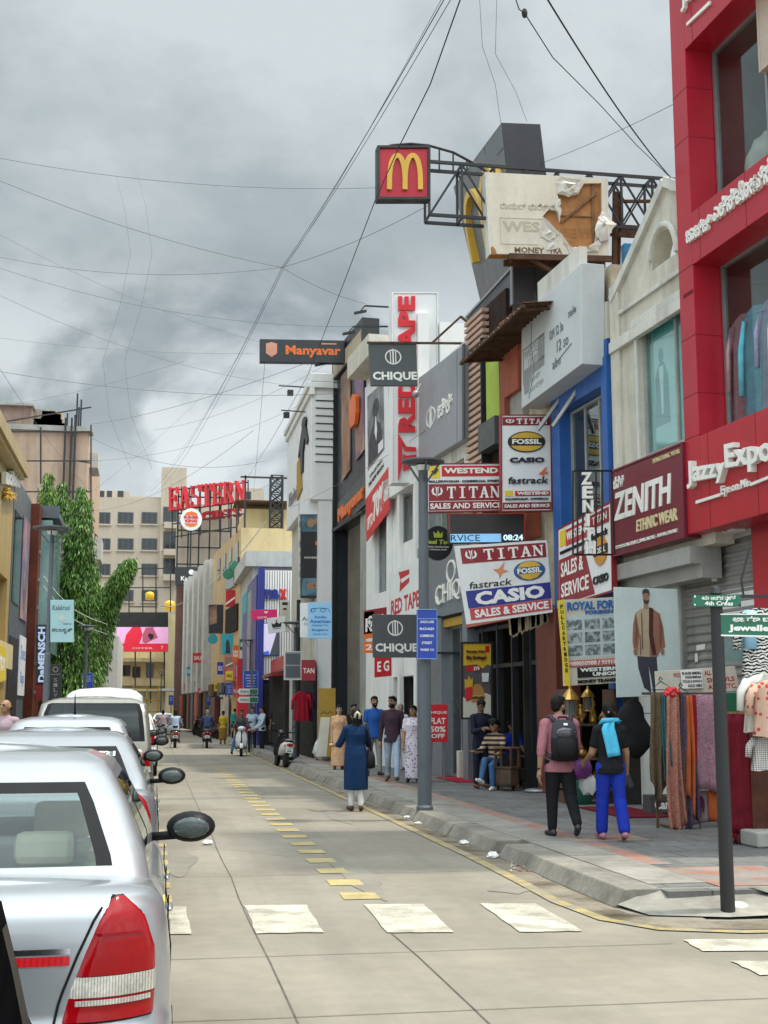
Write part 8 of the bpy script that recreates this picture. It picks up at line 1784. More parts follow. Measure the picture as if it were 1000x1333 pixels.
mb = MB(); wv = ml_((-.112 - .04, -.03, .475)); c = hd[0] + (hd[0] - hd[0]); dd = V((0, 0, 1)); mb.lathe([(.030, 0), (.034, .008), (.030, .018)], hd[0] + V((0, 0, .10)), 14); tag(mb.build('wristband', 'bag_black'), 'dark band on the left wrist of the man in pink', 'wristband')
# woman with the turquoise scarf
x, y = at(797, 1094)
wo, wl_, wh_ = person('woman in a black top and flared royal blue trousers, walking away with a turquoise scarf', x, y, .15, -.06, 1.57, 'f_black', 'f_royal', 'shoe_pink', lt=7, lk=2, rt=-8, rk=12, la=(12, 13, 52), ra=(6, 13, 14), hair='bun', female=True, vox=.0085, over=.475, legw=1.12, flare=.012, build=1.04)
mb = MB(); rows = []
for t, (xx, yy, zz, w_) in zip(np.linspace(0, 1, 9), ((.045, .05, .80, .03), (.062, .0, .858, .034), (.03, -.045, .862, .036), (-.02, -.062, .85, .04), (-.032, -.078, .81, .048), (-.02, -.086, .75, .05), (-.008, -.088, .69, .05), (.002, -.088, .64, .05), (.006, -.09, .605, .05))):
 rows.append([wl_((xx + w_ * s, yy - .006 * cos(s * 5 + t * 4), zz + (.008 * s))) for s in np.linspace(-1, 1, 9)])
mb.grid(rows); mb.tube([wl_((.06, .03, .83)), wl_((.055, -.03, .872)), wl_((0, -.058, .872)), wl_((-.055, -.03, .868)), wl_((-.06, .03, .835)), wl_((0, .06, .82)), wl_((.06, .03, .83))], .024, 8)
tag(mb.build('scarf', 'sky_blue_cloth', smooth=True, solid=.008), 'turquoise scarf hanging down the back of the woman in black', 'scarf')
mb = MB(); rg = []
pc = hd[1].lerp(wh_[0], .55) + V((0, -.03, -.02))
for zz, r in ((.10, .07), (.08, .14), (.0, .165), (-.07, .14), (-.11, .07)): rg.append([pc + V((r * 1.0 * cos(a) * (1 + .1 * sin(3 * a)), r * .62 * sin(a), zz + .015 * sin(4 * a))) for a in np.linspace(0, 2 * pi, 20, endpoint=False)])
mb.grid(rg[::-1], True); mb.add(rg[-1], [tuple(range(20))[::-1]]); mb.add(rg[0], [tuple(range(20))])
tag(mb.build('carrier_bag', mat('bag_purple', (.16, .03, .20), .4, var=.25, sc=9, bump=.6), smooth=True), 'crumpled purple carrier bag held between the couple walking away', 'bag')
mb = MB(); rg = []
for zz, r in ((-.08, .06), (-.14, .10), (-.24, .11), (-.30, .07)): rg.append([pc + V((.11 + r * cos(a) * (1 + .15 * sin(3 * a + 1)), .04 + r * .5 * sin(a), zz + .02 * sin(3 * a))) for a in np.linspace(0, 2 * pi, 16, endpoint=False)])
mb.grid(rg[::-1], True); mb.add(rg[-1], [tuple(range(16))[::-1]]); tag(mb.build('carrier_bag', 'plastic_white', smooth=True), 'small white plastic bag below the purple carrier bag', 'bag')
mb = MB(); c = wh_[1]; mb.bar(c + V((-.02, -.045, .05)), c + V((.04, -.045, -.09)), .075, .012, up=(0, 1, 0)); tag(mb.build('phone', 'black', bevel=.004), 'black phone in the right hand of the woman with the turquoise scarf', 'phone')
# woman in navy on the road
x, y = at(463, 1056, 0)
nv, nl_, nh_ = person('woman in a long navy kurta standing in the road with her back to the viewer', x, y, 0, .05, 1.66, 'f_navy', 'f_white', 'shoe_brown', lt=2, lk=2, rt=-3, rk=6, la=(25, 20, 60), ra=(28, 18, 55), sleeve='roll', hair='long', female=True, over=.45, vox=.0095, build=1.08, lout=-1, rout=-1,
 skirt=(.195, [(.20, 0, -.01, .124, .092), (.30, 0, -.01, .124, .092), (.42, 0, -.006, .122, .092), (.55, 0, 0, .117, .089), (.62, 0, 0, .105, .076)], 'f_navy'))
mb = MB(); mb.tube([nl_((-.025, -.068, .91)), nl_((-.02, -.085, .945)), nl_((0, -.078, .965)), nl_((.02, -.085, .945)), nl_((.025, -.07, .90))], .022, 8); tag(mb.build('hair_clip', 'f_cream', smooth=True), 'cream bow clip in the hair of the woman in navy', 'hair clip')
BG = thing('shoulder_bag', 'black shoulder bag at the right side of the woman in navy', 'bag', nl_((.13, -.03, .40)))
shell([(.405, .03, .02, -.02), (.415, .045, .05, -.02), (.46, .05, .065, -.02), (.53, .045, .06, -.01), (.58, .03, .045, 0), (.61, .015, .02, 0)], 0, 'bag_black', 'pouch', BG, lambda p: nl_((p[0] + .145, p[1], p[2])))
mb = MB(); mb.tube([nl_((.15, -.04, .58)), nl_((.13, -.06, .70)), nl_((.105, -.04, .83)), nl_((.10, .02, .845)), nl_((.12, .06, .76)), nl_((.145, .03, .6))], .014, 6); mb.build('strap', 'bag_black', BG, smooth=True)
# group walking towards the viewer
x, y = at(511, 1018)
person('tall man in a dark plum shirt and pale jeans striding along the pavement', x, y, .15, pi - .25, 1.78, 'f_plum', 'f_denim', 'shoe_brown', lt=16, lk=4, rt=-10, rk=14, la=(-4, 12, 10), ra=(-12, 12, 12), sleeve='long', hy=-30, beard=True, skin='p_skin', over=.46, vox=.011)
x, y = at(492, 1012)
person('man in a bright blue polo shirt and grey trousers behind the striding man', x, y + .5, .15, pi + .1, 1.80, 'f_blue', 'f_grey', 'shoe_black', lt=6, lk=2, rt=-6, rk=10, la=(15, 16, 40), ra=(4, 10, 12), beard=True, skin='p_skin', vox=.013)
x, y = at(538, 1019)
person('woman in a long pale floral dress behind the near lamp post', x, y, .15, pi - .15, 1.58, 'f_floral', 'f_floral', 'shoe_black', lt=4, rt=-4, rk=6, la=(5, 14, 10), ra=(0, 10, 20), hair='tail', female=True, hy=-35, vox=.011, build=1.08, over=.46,
       skirt=(.04, [(.045, 0, 0, .105, .085), (.2, 0, 0, .112, .088), (.36, 0, 0, .118, .09), (.5, 0, 0, .112, .085), (.60, 0, 0, .096, .07)], 'f_floral'))
x, y = at(531, 1005); person('grey haired person in white half hidden behind the woman in floral', x, y + 1.0, .15, pi, 1.66, 'f_white', 'f_white', 'shoe_brown', hcol='p_hair_grey', vox=.014)
x, y = at(446, 1002); person('woman in a long peach printed dress partly hidden by the woman in navy', x - .1, y, .15, pi, 1.62, 'f_peach', 'f_peach', 'shoe_brown', la=(5, 10, 40), hair='long', female=True, vox=.013, skin='p_skin_light', skirt=(.05, [(.055, 0, 0, .13, .10), (.3, 0, 0, .118, .09), (.5, 0, 0, .108, .082), (.6, 0, 0, .096, .07)], 'f_peach'))
x, y = at(465, 1000); person('dark haired person in black just behind the head of the woman in navy', x, y + .6, .15, pi, 1.66, 'f_black', 'f_denim_dark', hair='short', vox=.014, hy=20)
# by the shops
x, y = at(627, 1026)
pn, pl_, ph_ = person('young man in dark navy clothes looking down at his phone', x, y, .15, pi + .25, 1.70, 'f_ink', 'f_ink', 'shoe_brown', lt=2, rt=-2, la=(18, 14, 75), ra=(22, 12, 80), sleeve='long', hp=-28, skin='p_skin_dark', vox=.0105, lin=.35, rin=.35)
mb = MB(); c = ph_[0].lerp(ph_[1], .5); mb.bar(c + V((-.05, -.05, .03)), c + V((.05, -.05, .05)), .08, .012, up=(0, -.7, .7)); tag(mb.build('phone', 'black'), 'phone held by the young man in dark navy', 'phone')
x, y = at(650, 1028); person('seated person in a striped top and blue jeans with white shoes crossing a leg', x, y + .15, .15, pi - .75, 1.68, 'f_striped', 'f_denim_dark', 'shoe_white', lt=82, lk=80, rt=95, rk=70, lout=4, rout=-6, la=(30, 15, 50), ra=(35, 10, 50), sleeve='long', hipz=.52, hair='curly', skin='p_skin', vox=.012, lean=.12)
x, y = at(672, 1018); person('seated person in a bright blue shirt behind the wooden side table', x, y + .3, .15, pi - .2, 1.62, 'f_royal', 'f_ink', lt=80, lk=80, rt=80, rk=80, la=(25, 12, 50), ra=(25, 12, 50), hipz=.5, hair='curly', skin='p_skin_dark', vox=.014, lean=.2)
x, y = at(672, 1000); person('man in an open dark jacket over white standing in the dark doorway', x + .15, y + .6, .15, pi + .5, 1.74, 'f_jacket', 'f_denim_dark', 'shoe_white', sleeve='long', beard=True, vox=.013, hy=-15,
 extra=lambda cap, ell, lof, H: [cap((-.01, .066, .79), (0, .07, .60), .022, .024, 'f_white', -.012)])
x, y = at(660, 1005); person('person in a red shirt deep inside the dark doorway', x - .05, y + 1.2, .15, pi, 1.62, 'f_red', 'f_black', vox=.016, skin='p_skin')
mb = MB(); x, y = at(646, 1024); mb.box(x - .25, x + .5, y + .1, y + .7, .15, .52); tag(mb.build('low_bench', 'dark_wood', bevel=.01), 'low dark bench under the two seated people', 'bench')
mb = MB(); x, y = at(674, 1016); mb.box(x - .25, x + .3, y + .3, y + .85, .15, .52); tag(mb.build('stool', 'dark_wood', bevel=.01), 'dark stool beneath the person in bright blue', 'stool')
# far walkers
def far(px, py, z, ang, h, top, bot, lab, **k): x, y = at(px, py, z); return person(lab, x, y, z, ang, h, top, bot, vox=k.pop('vox', .018), **k)
far(290, 969, 0, .1, 1.62, 'f_saffron', 'f_ochre', 'woman in a yellow top and ochre skirt crossing beside the scooters', female=True, hair='bun', skirt=(.14, [(.15, 0, 0, .125, .10), (.4, 0, 0, .115, .09), (.6, 0, 0, .096, .07)], 'f_ochre'))
x, y = at(328, 979, .0); person('man in a white shirt facing the viewer beside the waiting scooter', x, y, 0, pi, 1.78, 'f_paleblue', 'f_ink', sleeve='roll', la=(10, 40, 40), ra=(5, 20, 50), vox=.016)
x, y = at(341, 980, .0); bo, bl_, bh_ = person('man in a pale blue shirt with a small backpack turned sideways by the kerb', x, y, 0, pi / 2 + .3, 1.80, 'f_paleblue', 'f_ink', sleeve='long', la=(20, 10, 30), ra=(10, 10, 30), vox=.016)
BP2 = thing('backpack', 'small dark backpack on the man in pale blue', 'backpack', bl_((0, -.1, .6))); shell([(.60, .06, .03, -.11), (.63, .085, .045, -.115), (.74, .085, .042, -.115), (.80, .05, .02, -.1)], 0, 'bag_black', 'pack', BP2, bl_)
def rider(sc, lab, top, hair='short', side=None, **k):
 a = sc.rotation_euler.z; d = V((-sin(a), cos(a), 0)); p = sc.location - d * .34
 return person(lab, p.x, p.y, 0, a, 1.7, top, k.pop('bot', 'f_ink'), k.pop('shoe', 'shoe_black'), lt=72, lk=75, rt=k.pop('rt', 72), rk=k.pop('rk', 75), lout=7, rout=k.pop('rout', 7), la=(38, 18, 25), ra=(38, 18, 25), sleeve='long', hipz=.86, hair=hair, vox=.017, lean=.1, lin=-.1, rin=-.1, **k)
rider(SC1, 'rider in dark clothes on the white scooter with one foot on the road', 'f_jacket', rt=30, rk=8, rout=26, bot='f_denim_dark')
rider(sa, 'rider in pinkish grey on the black scooter', 'f_mauve'); rider(sb, 'rider with long black hair in pale grey on the middle scooter', 'f_paleblue', 'long'); rider(sc_, 'rider in a dark checked shirt on the maroon grey scooter', 'f_plaid', hcol='p_hair_grey')
x, y = at(8, 985, .15); person('bald man on the far pavement at the left edge of the view', P(8, 930, 22).x, 22, .15, pi - .3, 1.66, 'f_mauve', 'f_grey', hair='bald', hcol='p_hair', skin='p_skin', vox=.013, hy=-20)
x, y = at(395, 978); person('shop worker in a teal top beside hanging clothes', x, y, .15, pi / 2, 1.5, 'f_teal', 'f_grey', vox=.018, hair='short')
for i, (px, py, t, b, hh, lab) in enumerate(((243, 948, 'f_black', 'f_ink', 1.7, 'distant person in black among the far parked scooters'), (250, 947, 'f_plum', 'f_black', 1.65, 'distant person in dull plum by the far parked scooters'), (258, 946, 'f_grey', 'f_black', 1.72, 'distant person in grey by the far shops'), (280, 950, 'f_white', 'f_grey', 1.7, 'distant person in white beyond the checked rider'), (297, 958, 'f_peach', 'f_peach', 1.6, 'distant person in peach near the red pylon sign'), (236, 943, 'f_red', 'f_black', 1.6, 'distant person in red near the end of the road'), (345, 968, 'f_red', 'f_ink', 1.6, 'distant person in red at the cluttered shop fronts'), (264, 949, 'f_jacket', 'f_ink', 1.7, 'distant person in a dark jacket on the far kerb'), (305, 964, 'f_teal', 'f_black', 1.6, 'distant person in teal between the yellow dressed woman and the scooter'), (350, 972, 'f_white', 'f_denim', 1.68, 'distant person in white and pale jeans on the pavement'), (226, 940, 'f_blue', 'f_black', 1.7, 'distant person in blue at the end of the road'), (272, 947, 'f_saffron', 'f_plum', 1.6, 'distant person in saffron beyond the checked rider'), (358, 975, 'f_plum', 'f_ink', 1.7, 'distant person in plum near the cluttered shop fronts'))):
 x, y = at(px, py, .05); person(lab, x, y, .0 if px < 300 else .15, pi * (i % 2), hh, t, b, vox=.03)
# ---------------------------------------------------------------- goods outside the shops
def drape(mb, a, b, ln, folds=5, amp=.03, n=24, m=14, taper=0., seed=0, nrm=None, fringe=0):
 a, b = V(a), V(b); d = b - a; nn = nrm or d.cross(V((0, 0, 1))).normalized(); r = random.Random(seed); ph = r.uniform(0, 6)
 rows = []
 for j in range(m + 1):
  t = j / m; row = []
  for i in range(n + 1):
   s = i / n; sc = 1 - taper * t * (1 - t * .2); row.append(a + d * (.5 + (s - .5) * sc + taper * .5 * sin(t * 4 + ph) * t) + nn * amp * (sin(s * folds * 2 * pi + ph + t * 1.3) + .5 * sin(s * 17 + t * 5 + ph)) * (.4 + .6 * t) + V((0, 0, -ln * t - (.02 + .25 * abs(taper)) * sin(s * 5 + ph) * t)))
  rows.append(row)
 mb.grid(rows)
 if fringe:
  for i in range(0, n + 1):
   p = rows[-1][i]; mb.bar(p, p + V((r.uniform(-.01, .01), 0, -fringe * r.uniform(.7, 1))), .006)
YS = 16.4
ST = thing('scarf_rack', 'dark garment rack whose rail carries the scarf bundles and shawls', 'rack', (P(910, 1070, YS).x, YS, .15))
xl, xr, zr = P(843, 1075, YS).x, P(950, 1070, YS).x, P(880, 903, YS).z
mb = MB(); mb.bar((xl - .02, YS, zr), (xr, YS, zr), .035); mb.bar((xl + .15, YS + .02, .15), (xl + .15, YS + .02, zr), .03); mb.bar((xr, YS, .15), (xr, YS, zr), .03); mb.bar((xl + .3, YS - .25, .165), (xl + .3, YS + .3, .165), .03); mb.bar((xr, YS - .25, .165), (xr, YS + .3, .165), .03); mb.build('frame', 'dark_wood', ST)
SCARF = [('scarf_olive', 848, 862, 902, 1030, 'olive patterned scarf bundle at the left end of the rack'), ('scarf_teal', 861, 868, 903, 1005, 'dull teal scarf on the rack between patterned ones'), ('scarf_rust', 868, 884, 902, 1084, 'long rust and cream scarf bundle reaching the pavement'), ('scarf_olive', 880, 890, 903, 1070, 'brown olive scarf bundle right of the rust one'), ('scarf_navy', 886, 900, 903, 1080, 'dark navy patterned scarf bundle on the rack'), ('cloth_orange', 893, 901, 905, 1050, 'thin burnt orange scarf at the right of the bundles')]
for i, (m, x0, x1, y0, y1, lab) in enumerate(SCARF):
 a, b = P(x0, y0, YS - .12 - .03 * (i % 3)), P(x1, y0, YS - .12 - .03 * (i % 3)); mb = MB(); drape(mb, a, b, a.z - P(x0, y1, YS - .1).z, 2, .04, 18, 16, -.5, i); o = mb.build('scarf', m, smooth=True, solid=.012); tag(o, lab, 'scarf', 'scarf bundles on the rack')
mb = MB(); c = P(876, 902, YS - .16); [mb.ell(c + V((random.uniform(-.1, .1), random.uniform(-.03, .03), random.uniform(-.03, .05))), (.04, .04, .035), 8, 6) for _ in range(10)]; tag(mb.build('tassel', 'sign_bright_red', smooth=True), 'bright red tassel knot on top of the scarf bundles', 'tassel')
for k, (a_, lab) in enumerate((((858, 886), 'black clothes hanger sticking up at the top of the scarf bundles'), ((884, 894), 'black hanger leaning right above the rack'))):
 mb = MB(); c = P(*a_, YS - .1); mb.tube([c, c + V((.02, 0, .05)), c + V((.05, 0, .02)), c + V((.02, 0, -.01)), c + V((.22, 0, -.12)), c + V((-.1, 0, -.12)), c + V((.02, 0, -.01))], .009, 6); tag(mb.build('clothes_hanger', 'black'), lab, 'hanger')
for i, (m, x0, x1, y0, y1, lab, fr) in enumerate((('cloth_red', 882, 906, 905, 1030, 'plain crimson shawl hanging on the rack', 0), ('cloth_pink', 899, 940, 904, 1030, 'pink paisley shawl hanging on the rack beside the crimson one', 0))):
 yy = YS + .0 + .0 * i - .05; a, b = P(x0, y0, yy), P(x1, y0, yy); mb = MB(); drape(mb, a, b, a.z - P(x0, y1, yy).z, 2, .012, 20, 10, 0, i + 9, fringe=fr); tag(mb.build('shawl', m, smooth=True, solid=.01), lab, 'shawl')
a, b = P(890, 1030, YS + .05), P(950, 1028, YS + .05); mb = MB(); drape(mb, a, b, a.z - P(890, 1073, YS + .05).z, 1, .008, 14, 6, 0, 3); EC = mb.build('wall_hanging', 'cloth_elephant', smooth=True, solid=.01); tag(EC, 'dusty cloth hanging with a purple elephant figure below the shawls', 'wall hanging')
qe = QR(893, 918, 1036, 1064, YS + .02); mb = MB()
qe.poly(mb, [(.05, .62), (.12, .85), (.35, .95), (.60, .95), (.70, 1.0), (.86, .98), (.95, .80), (.98, .5), (.95, .22), (.88, .24), (.88, .5), (.82, .58), (.78, .50), (.80, 0), (.66, 0), (.64, .38), (.40, .38), (.36, 0), (.2, 0), (.2, .4), (.10, .5)], 0, .006); mb.build('elephant_figure', 'cloth_plum', EC)
a, b = P(922, 1029, YS + .02), P(948, 1028, YS + .02); mb = MB(); drape(mb, a, b, a.z - P(922, 1071, YS).z, 1, .008, 10, 6, 0, 5); tag(mb.build('wall_hanging', 'cloth_orange', smooth=True, solid=.01), 'burnt orange cloth hanging right of the elephant cloth', 'wall hanging')
YM = 14.3
for i, (m, x0, x1, y0, y1, lab) in enumerate((('cloth_maroon', 942, 978, 929, 1085, 'long maroon fringed shawl hanging right of the dark corner post'), ('cloth_brown', 974, 1012, 928, 1090, 'long brown fringed shawl next to the maroon one'))):
 a, b = P(x0, y0, YM - .03 * i), P(x1, y0, YM - .03 * i); mb = MB(); drape(mb, a, b, a.z - P(x0, y1, YM).z, 2.5, .02, 26, 12, 0, i + 20, fringe=.12); tag(mb.build('shawl', m, smooth=True, solid=.008), lab, 'shawl')
mb = MB(); a = P(938, 928, YM + .01); mb.bar(a, a + V((1.2, 0, 0)), .03); mb.bar(a + V((.03, .02, 0)), V((a.x + .03, YM + .02, .15)), .03); mb.bar(a + V((1.15, .02, 0)), V((a.x + 1.15, YM + .02, .15)), .03); tag(mb.build('display_rail', 'wood'), 'wooden rail carrying the maroon and brown shawls', 'rail')
q = QP([(855, 906), (964, 899), (957, 867), (853, 874)], YS + .5)
sign('stall_board', 'weathered cream stall board with red brush lettering behind the post', 'sign', q, 'cream_wall', [('red_lettering', mat('brush_red', (.42, .07, .05), .7, var=.3, sc=8), [('t', 'ALL KINDS', .60, .85, .70, .9, dict(bold=.03)), ('t', 'WOOLLEN', .22, .32, .7, .88), ('t', 'SHAWLS', .62, .96, .40, .6, dict(bold=.03)), ('t', 'AND ETC.', .62, .97, .12, .32, dict(bold=.03))])], .03)
q = QP([(888, 897), (916, 896), (914, 872), (886, 873)], YS + .46)
sign('paper_notice', 'small white paper notice with black capitals pinned on the cream stall board', 'notice', q, 'paper_white', [('lettering', 'black', [('t', 'KASHMIRI', .06, .95, .76, .92, dict(bold=.03)), ('t', 'PASHMINA', .2, .95, .55, .70, dict(bold=.03)), ('t', 'STOLES & SHAWLS', .05, .95, .33, .47, dict(bold=.02)), ('t', 'SOLD HERE', .3, .95, .08, .24, dict(bold=.03))])], .01)
mb = MB(); q = QR(936, 978, 828, 862, YS + .7); q.rect(mb, 0, 1, 0, 1, -.02, 0); o = mb.build('notice_board', 'win_teal'); tag(o, 'teal glazed panel under the green name board', 'panel')
mb = MB(); q = QR(940, 963, 902, 930, YS + .45); q.rect(mb, 0, 1, 0, 1, -.05, 0); tag(mb.build('green_board', 'green', bevel=.01), 'dark green board above the maroon shawl', 'board')
YD = 13.2
garment('display_blouse', P(991, 792, YD), .52, .72, (1, .15, 0), 'zebra_cloth', 'black and white zebra print top on a hanger at the right edge', 'garment', seed=3)
garment('display_blouse', P(991, 878, YD), .46, .62, (1, .2, 0), 'white_cloth', 'white puff sleeved blouse hanging below the zebra top', 'garment', seed=5, th=.14)
garment('display_blouse', P(1003, 885, YD - .1), .44, .60, (1, .1, 0), 'floral_cloth', 'peach floral blouse partly cut by the right edge', 'garment', seed=6, th=.12)
garment('display_blouse', P(1000, 958, YD), .38, .36, (1, 0, 0), mat('gingham', (.60, .58, .55), .9, pat='check', col2=(.07, .05, .05), psc=45), 'small gingham top hanging below the white blouse', 'garment', seed=8)
mb = MB(); p = P(983, 790, YD); mb.bar(p + V((-.2, .05, .12)), p + V((1.4, .05, .12)), .03); mb.tube([p + V((-.1, .05, .10)), p + V((-.12, .05, .3)), p + V((-.02, .05, .62))], .012, 6); mb.bar(p + V((1.3, .05, -2.6)), p + V((1.3, .05, .12)), .04); tag(mb.build('hanging_rail', 'dark_steel'), 'dark rail holding the tops at the right edge', 'rail')
mb = MB(); mb.tube([P(977, 795, YD - .05), P(976, 815, YD - .05), P(977, 845, YD - .05)], .07, 10); tag(mb.build('rolled_cloth', 'pale_blue', smooth=True), 'pale blue rolled cloth beside the zebra top', 'cloth')
mb = MB(); b = G(992, 1104, .15); mb.box(b.x - .05, b.x + .7, b.y, b.y + .6, .15, .32); tag(mb.build('step_block', 'concrete', bevel=.02), 'concrete step at the right edge below the brown shawl', 'step')
mb = MB(); c = G(951, 1068, .15); mb.lathe([(.01, 0), (.032, 0), (.034, .18), (.014, .23), (.014, .26), (.002, .262)], V((P(951, 1040, 14.6).x, 14.6, P(951, 1066, 14.6).z)), 12); tag(mb.build('bottle', mat('bottle_m', (.5, .6, .7), .2, var=.1), smooth=True), 'small water bottle standing on a crate behind the dark corner post', 'bottle')
mb = MB(); p = P(951, 1066, 14.6); mb.box(p.x - .08, p.x + .1, 14.5, 14.75, .15, p.z); tag(mb.build('crate', 'plastic_white', bevel=.01), 'white crate under the small water bottle', 'crate')
# antiques
def turned(mb, c, prof, n=14): mb.lathe(prof, c, n)
def side_table(px, py, lab, sc=1.):
 x, y = at(px, py); T = thing('side_table', lab, 'table', (x, y, .15), 'carved wooden side tables')
 mb = MB(); mb.lathe([(.01, .78 * sc), (.27 * sc, .78 * sc), (.28 * sc, .81 * sc), (.01, .815 * sc)], (x, y, .15), 8); mb.build('table_top', 'wood', T)
 mb = MB(); mb.lathe([(.01, .10 * sc), (.23 * sc, .10 * sc), (.24 * sc, .14 * sc), (.235 * sc, .4 * sc), (.26 * sc, .42 * sc), (.26 * sc, .45 * sc), (.01, .45 * sc)], (x, y, .15), 8)
 for k in range(8): a = k * pi / 4; mb.bar((x + .23 * sc * cos(a), y + .23 * sc * sin(a), .15 + .45 * sc), (x + .24 * sc * cos(a), y + .24 * sc * sin(a), .15 + .78 * sc), .035)
 mb.build('carved_body', 'dark_wood', T)
 for k in range(4):
  a = pi / 4 + k * pi / 2; mb = MB(); mb.bar((x + .2 * sc * cos(a), y + .2 * sc * sin(a), .15), (x + .22 * sc * cos(a), y + .22 * sc * sin(a), .15 + .12 * sc), .05); mb.build('leg', 'dark_wood', T)
side_table(661, 1029, 'carved octagonal wooden side table in front of the seated people'); side_table(683, 1022, 'lower carved wooden side table to the right of the octagonal one', .72)
def lantern(px, py, Y, lab, s=1.):
 c = P(px, py, Y); T = thing('brass_lantern', lab, 'lantern', c)
 mb = MB()
 for k in range(6): a = k * pi / 3; mb.bar(c + V((.1 * s * cos(a), .1 * s * sin(a), .02)), c + V((.1 * s * cos(a), .1 * s * sin(a), .3 * s)), .015)
 mb.lathe([(.01, 0), (.13 * s, 0), (.13 * s, .03), (.01, .03)], c, 12); mb.build('cage', 'brass', T)
 mb = MB(); mb.lathe([(.15 * s, .29 * s), (.10 * s, .38 * s), (.03 * s, .46 * s), (.03 * s, .5 * s), (.005, .52 * s)], c, 12); mb.build('cap', 'brass', T)
 mb = MB(); mb.lathe([(.01, .03), (.08 * s, .04), (.08 * s, .27 * s), (.01, .28 * s)], c, 12); mb.build('pane', 'win_grey', T)
lantern(743, 935, 20.0, 'pointed brass lantern above the shoulder of the man with the backpack', 1.); lantern(766, 926, 20.8, 'smaller brass lantern behind the pointed one', .8)
SHF = thing('display_shelf', 'dark shelf unit crowded with brass curios under the cream light box', 'shelf', (P(765, 1000, 21).x, 21, .15)); mb = MB(); x0, x1 = P(735, 1000, 21).x, P(800, 1000, 21).x
for z in (.35, .85, 1.4): mb.box(x0, x1, 20.8, 21.4, z, z + .03)
for x in (x0, x1 - .04): mb.box(x, x + .04, 20.8, 21.4, .15, 2.0)
mb.build('frame', 'dark_wood', SHF)
ra = random.Random(12)
for i in range(12):
 x = x0 + .1 + (x1 - x0 - .2) * (i % 4) / 3.2; z = (.38, .88, 1.43)[i // 4]; s = ra.uniform(.7, 1.3); mb = MB(); kind = i % 3
 if kind == 0: mb.lathe([(.01, 0), (.06 * s, 0), (.03 * s, .05 * s), (.09 * s, .14 * s), (.07 * s, .22 * s), (.03 * s, .26 * s), (.045 * s, .3 * s)], (x, 21.0, z), 12)
 elif kind == 1: mb.lathe([(.01, 0), (.07 * s, 0), (.06 * s, .06 * s), (.05 * s, .2 * s), (.02, .25 * s), (.045 * s, .3 * s), (.035 * s, .36 * s), (.002, .40 * s)], (x, 21.0, z), 10)
 else: mb.lathe([(.01, 0), (.09 * s, .02), (.1 * s, .1 * s), (.06 * s, .16 * s), (.02 * s, .2 * s), (.01, .28 * s)], (x, 21.0, z), 12)
 tag(mb.build('brass_curio', 'brass', smooth=True), ('brass vase', 'brass figurine', 'lidded brass pot')[kind] + (' on the bottom shelf', ' on the middle shelf', ' on the top shelf')[i // 4] + (' at its left end', ' left of its centre', ' right of its centre', ' at its right end')[i % 4] + ' of the curio unit', 'curio', 'brass curios')
x, y = at(763, 1048); mb = MB(); mb.lathe([(.01, 0), (.19, 0), (.24, .36), (.25, .38), (.23, .38), (.18, .02), (.01, .02)], (x, y + .3, .15), 20); tag(mb.build('bucket', 'green_bucket', smooth=True), 'dark green ribbed tub on the pavement by the curio shelves', 'bucket')
x, y = at(700, 1031); mb = MB(); mb.lathe([(.01, 0), (.24, 0), (.26, .03), (.2, .06), (.01, .05)], (x, y, .15), 24); tag(mb.build('metal_dish', 'steel', smooth=True), 'shallow metal dish on the pavement beside the side tables', 'dish')
x, y = at(868, 1060); mb = MB(); mb.box(x - .25, x + .25, y, y + .3, .16, .42); bx = mb.build('carton', mat('carton_m', (.08, .075, .08), .8, var=.2), bevel=.01); tag(bx, 'dark carton with white letters behind the scarf bundles', 'carton')
mb = MB(); q = Q(V((x - .18, y, .22)), V((x + .2, y, .22)), V((x + .2, y, .36)), V((x - .18, y, .36))); q.text(mb, 'Canon', 0, 1, 0, 1, 0, .004, bold=.03); mb.build('lettering', 'letter_white', bx)
mb = MB(); x0, x1 = P(792, 1050, 18.6).x, P(858, 1050, 18.6).x; mb.box(x0, x1, 18.0, 20, .15, .166); tag(mb.build('doormat', 'cloth_maroon'), 'dark red mat at the shop step behind the woman in blue trousers', 'mat')
mb = MB(); x0, x1 = P(580, 1000, 28.5).x, P(640, 1000, 28.5).x; mb.box(x0, x1, 27.4, 29.5, .15, .163); tag(mb.build('doormat', 'cloth_red'), 'crimson mat before the grey boutique door', 'mat')
mb = MB(); c = P(826, 950, 18.4); mb.ell(c, (.25, .16, .42), 18, 12); mb.v = [p + V((.06 * sin(p.z * 11), 0, .05 * sin(p.x * 14))) for p in mb.v]; tag(mb.build('dark_bundle', 'soft_black', smooth=True), 'bulky black bundle hanging under the poster of the bearded man', 'bundle')
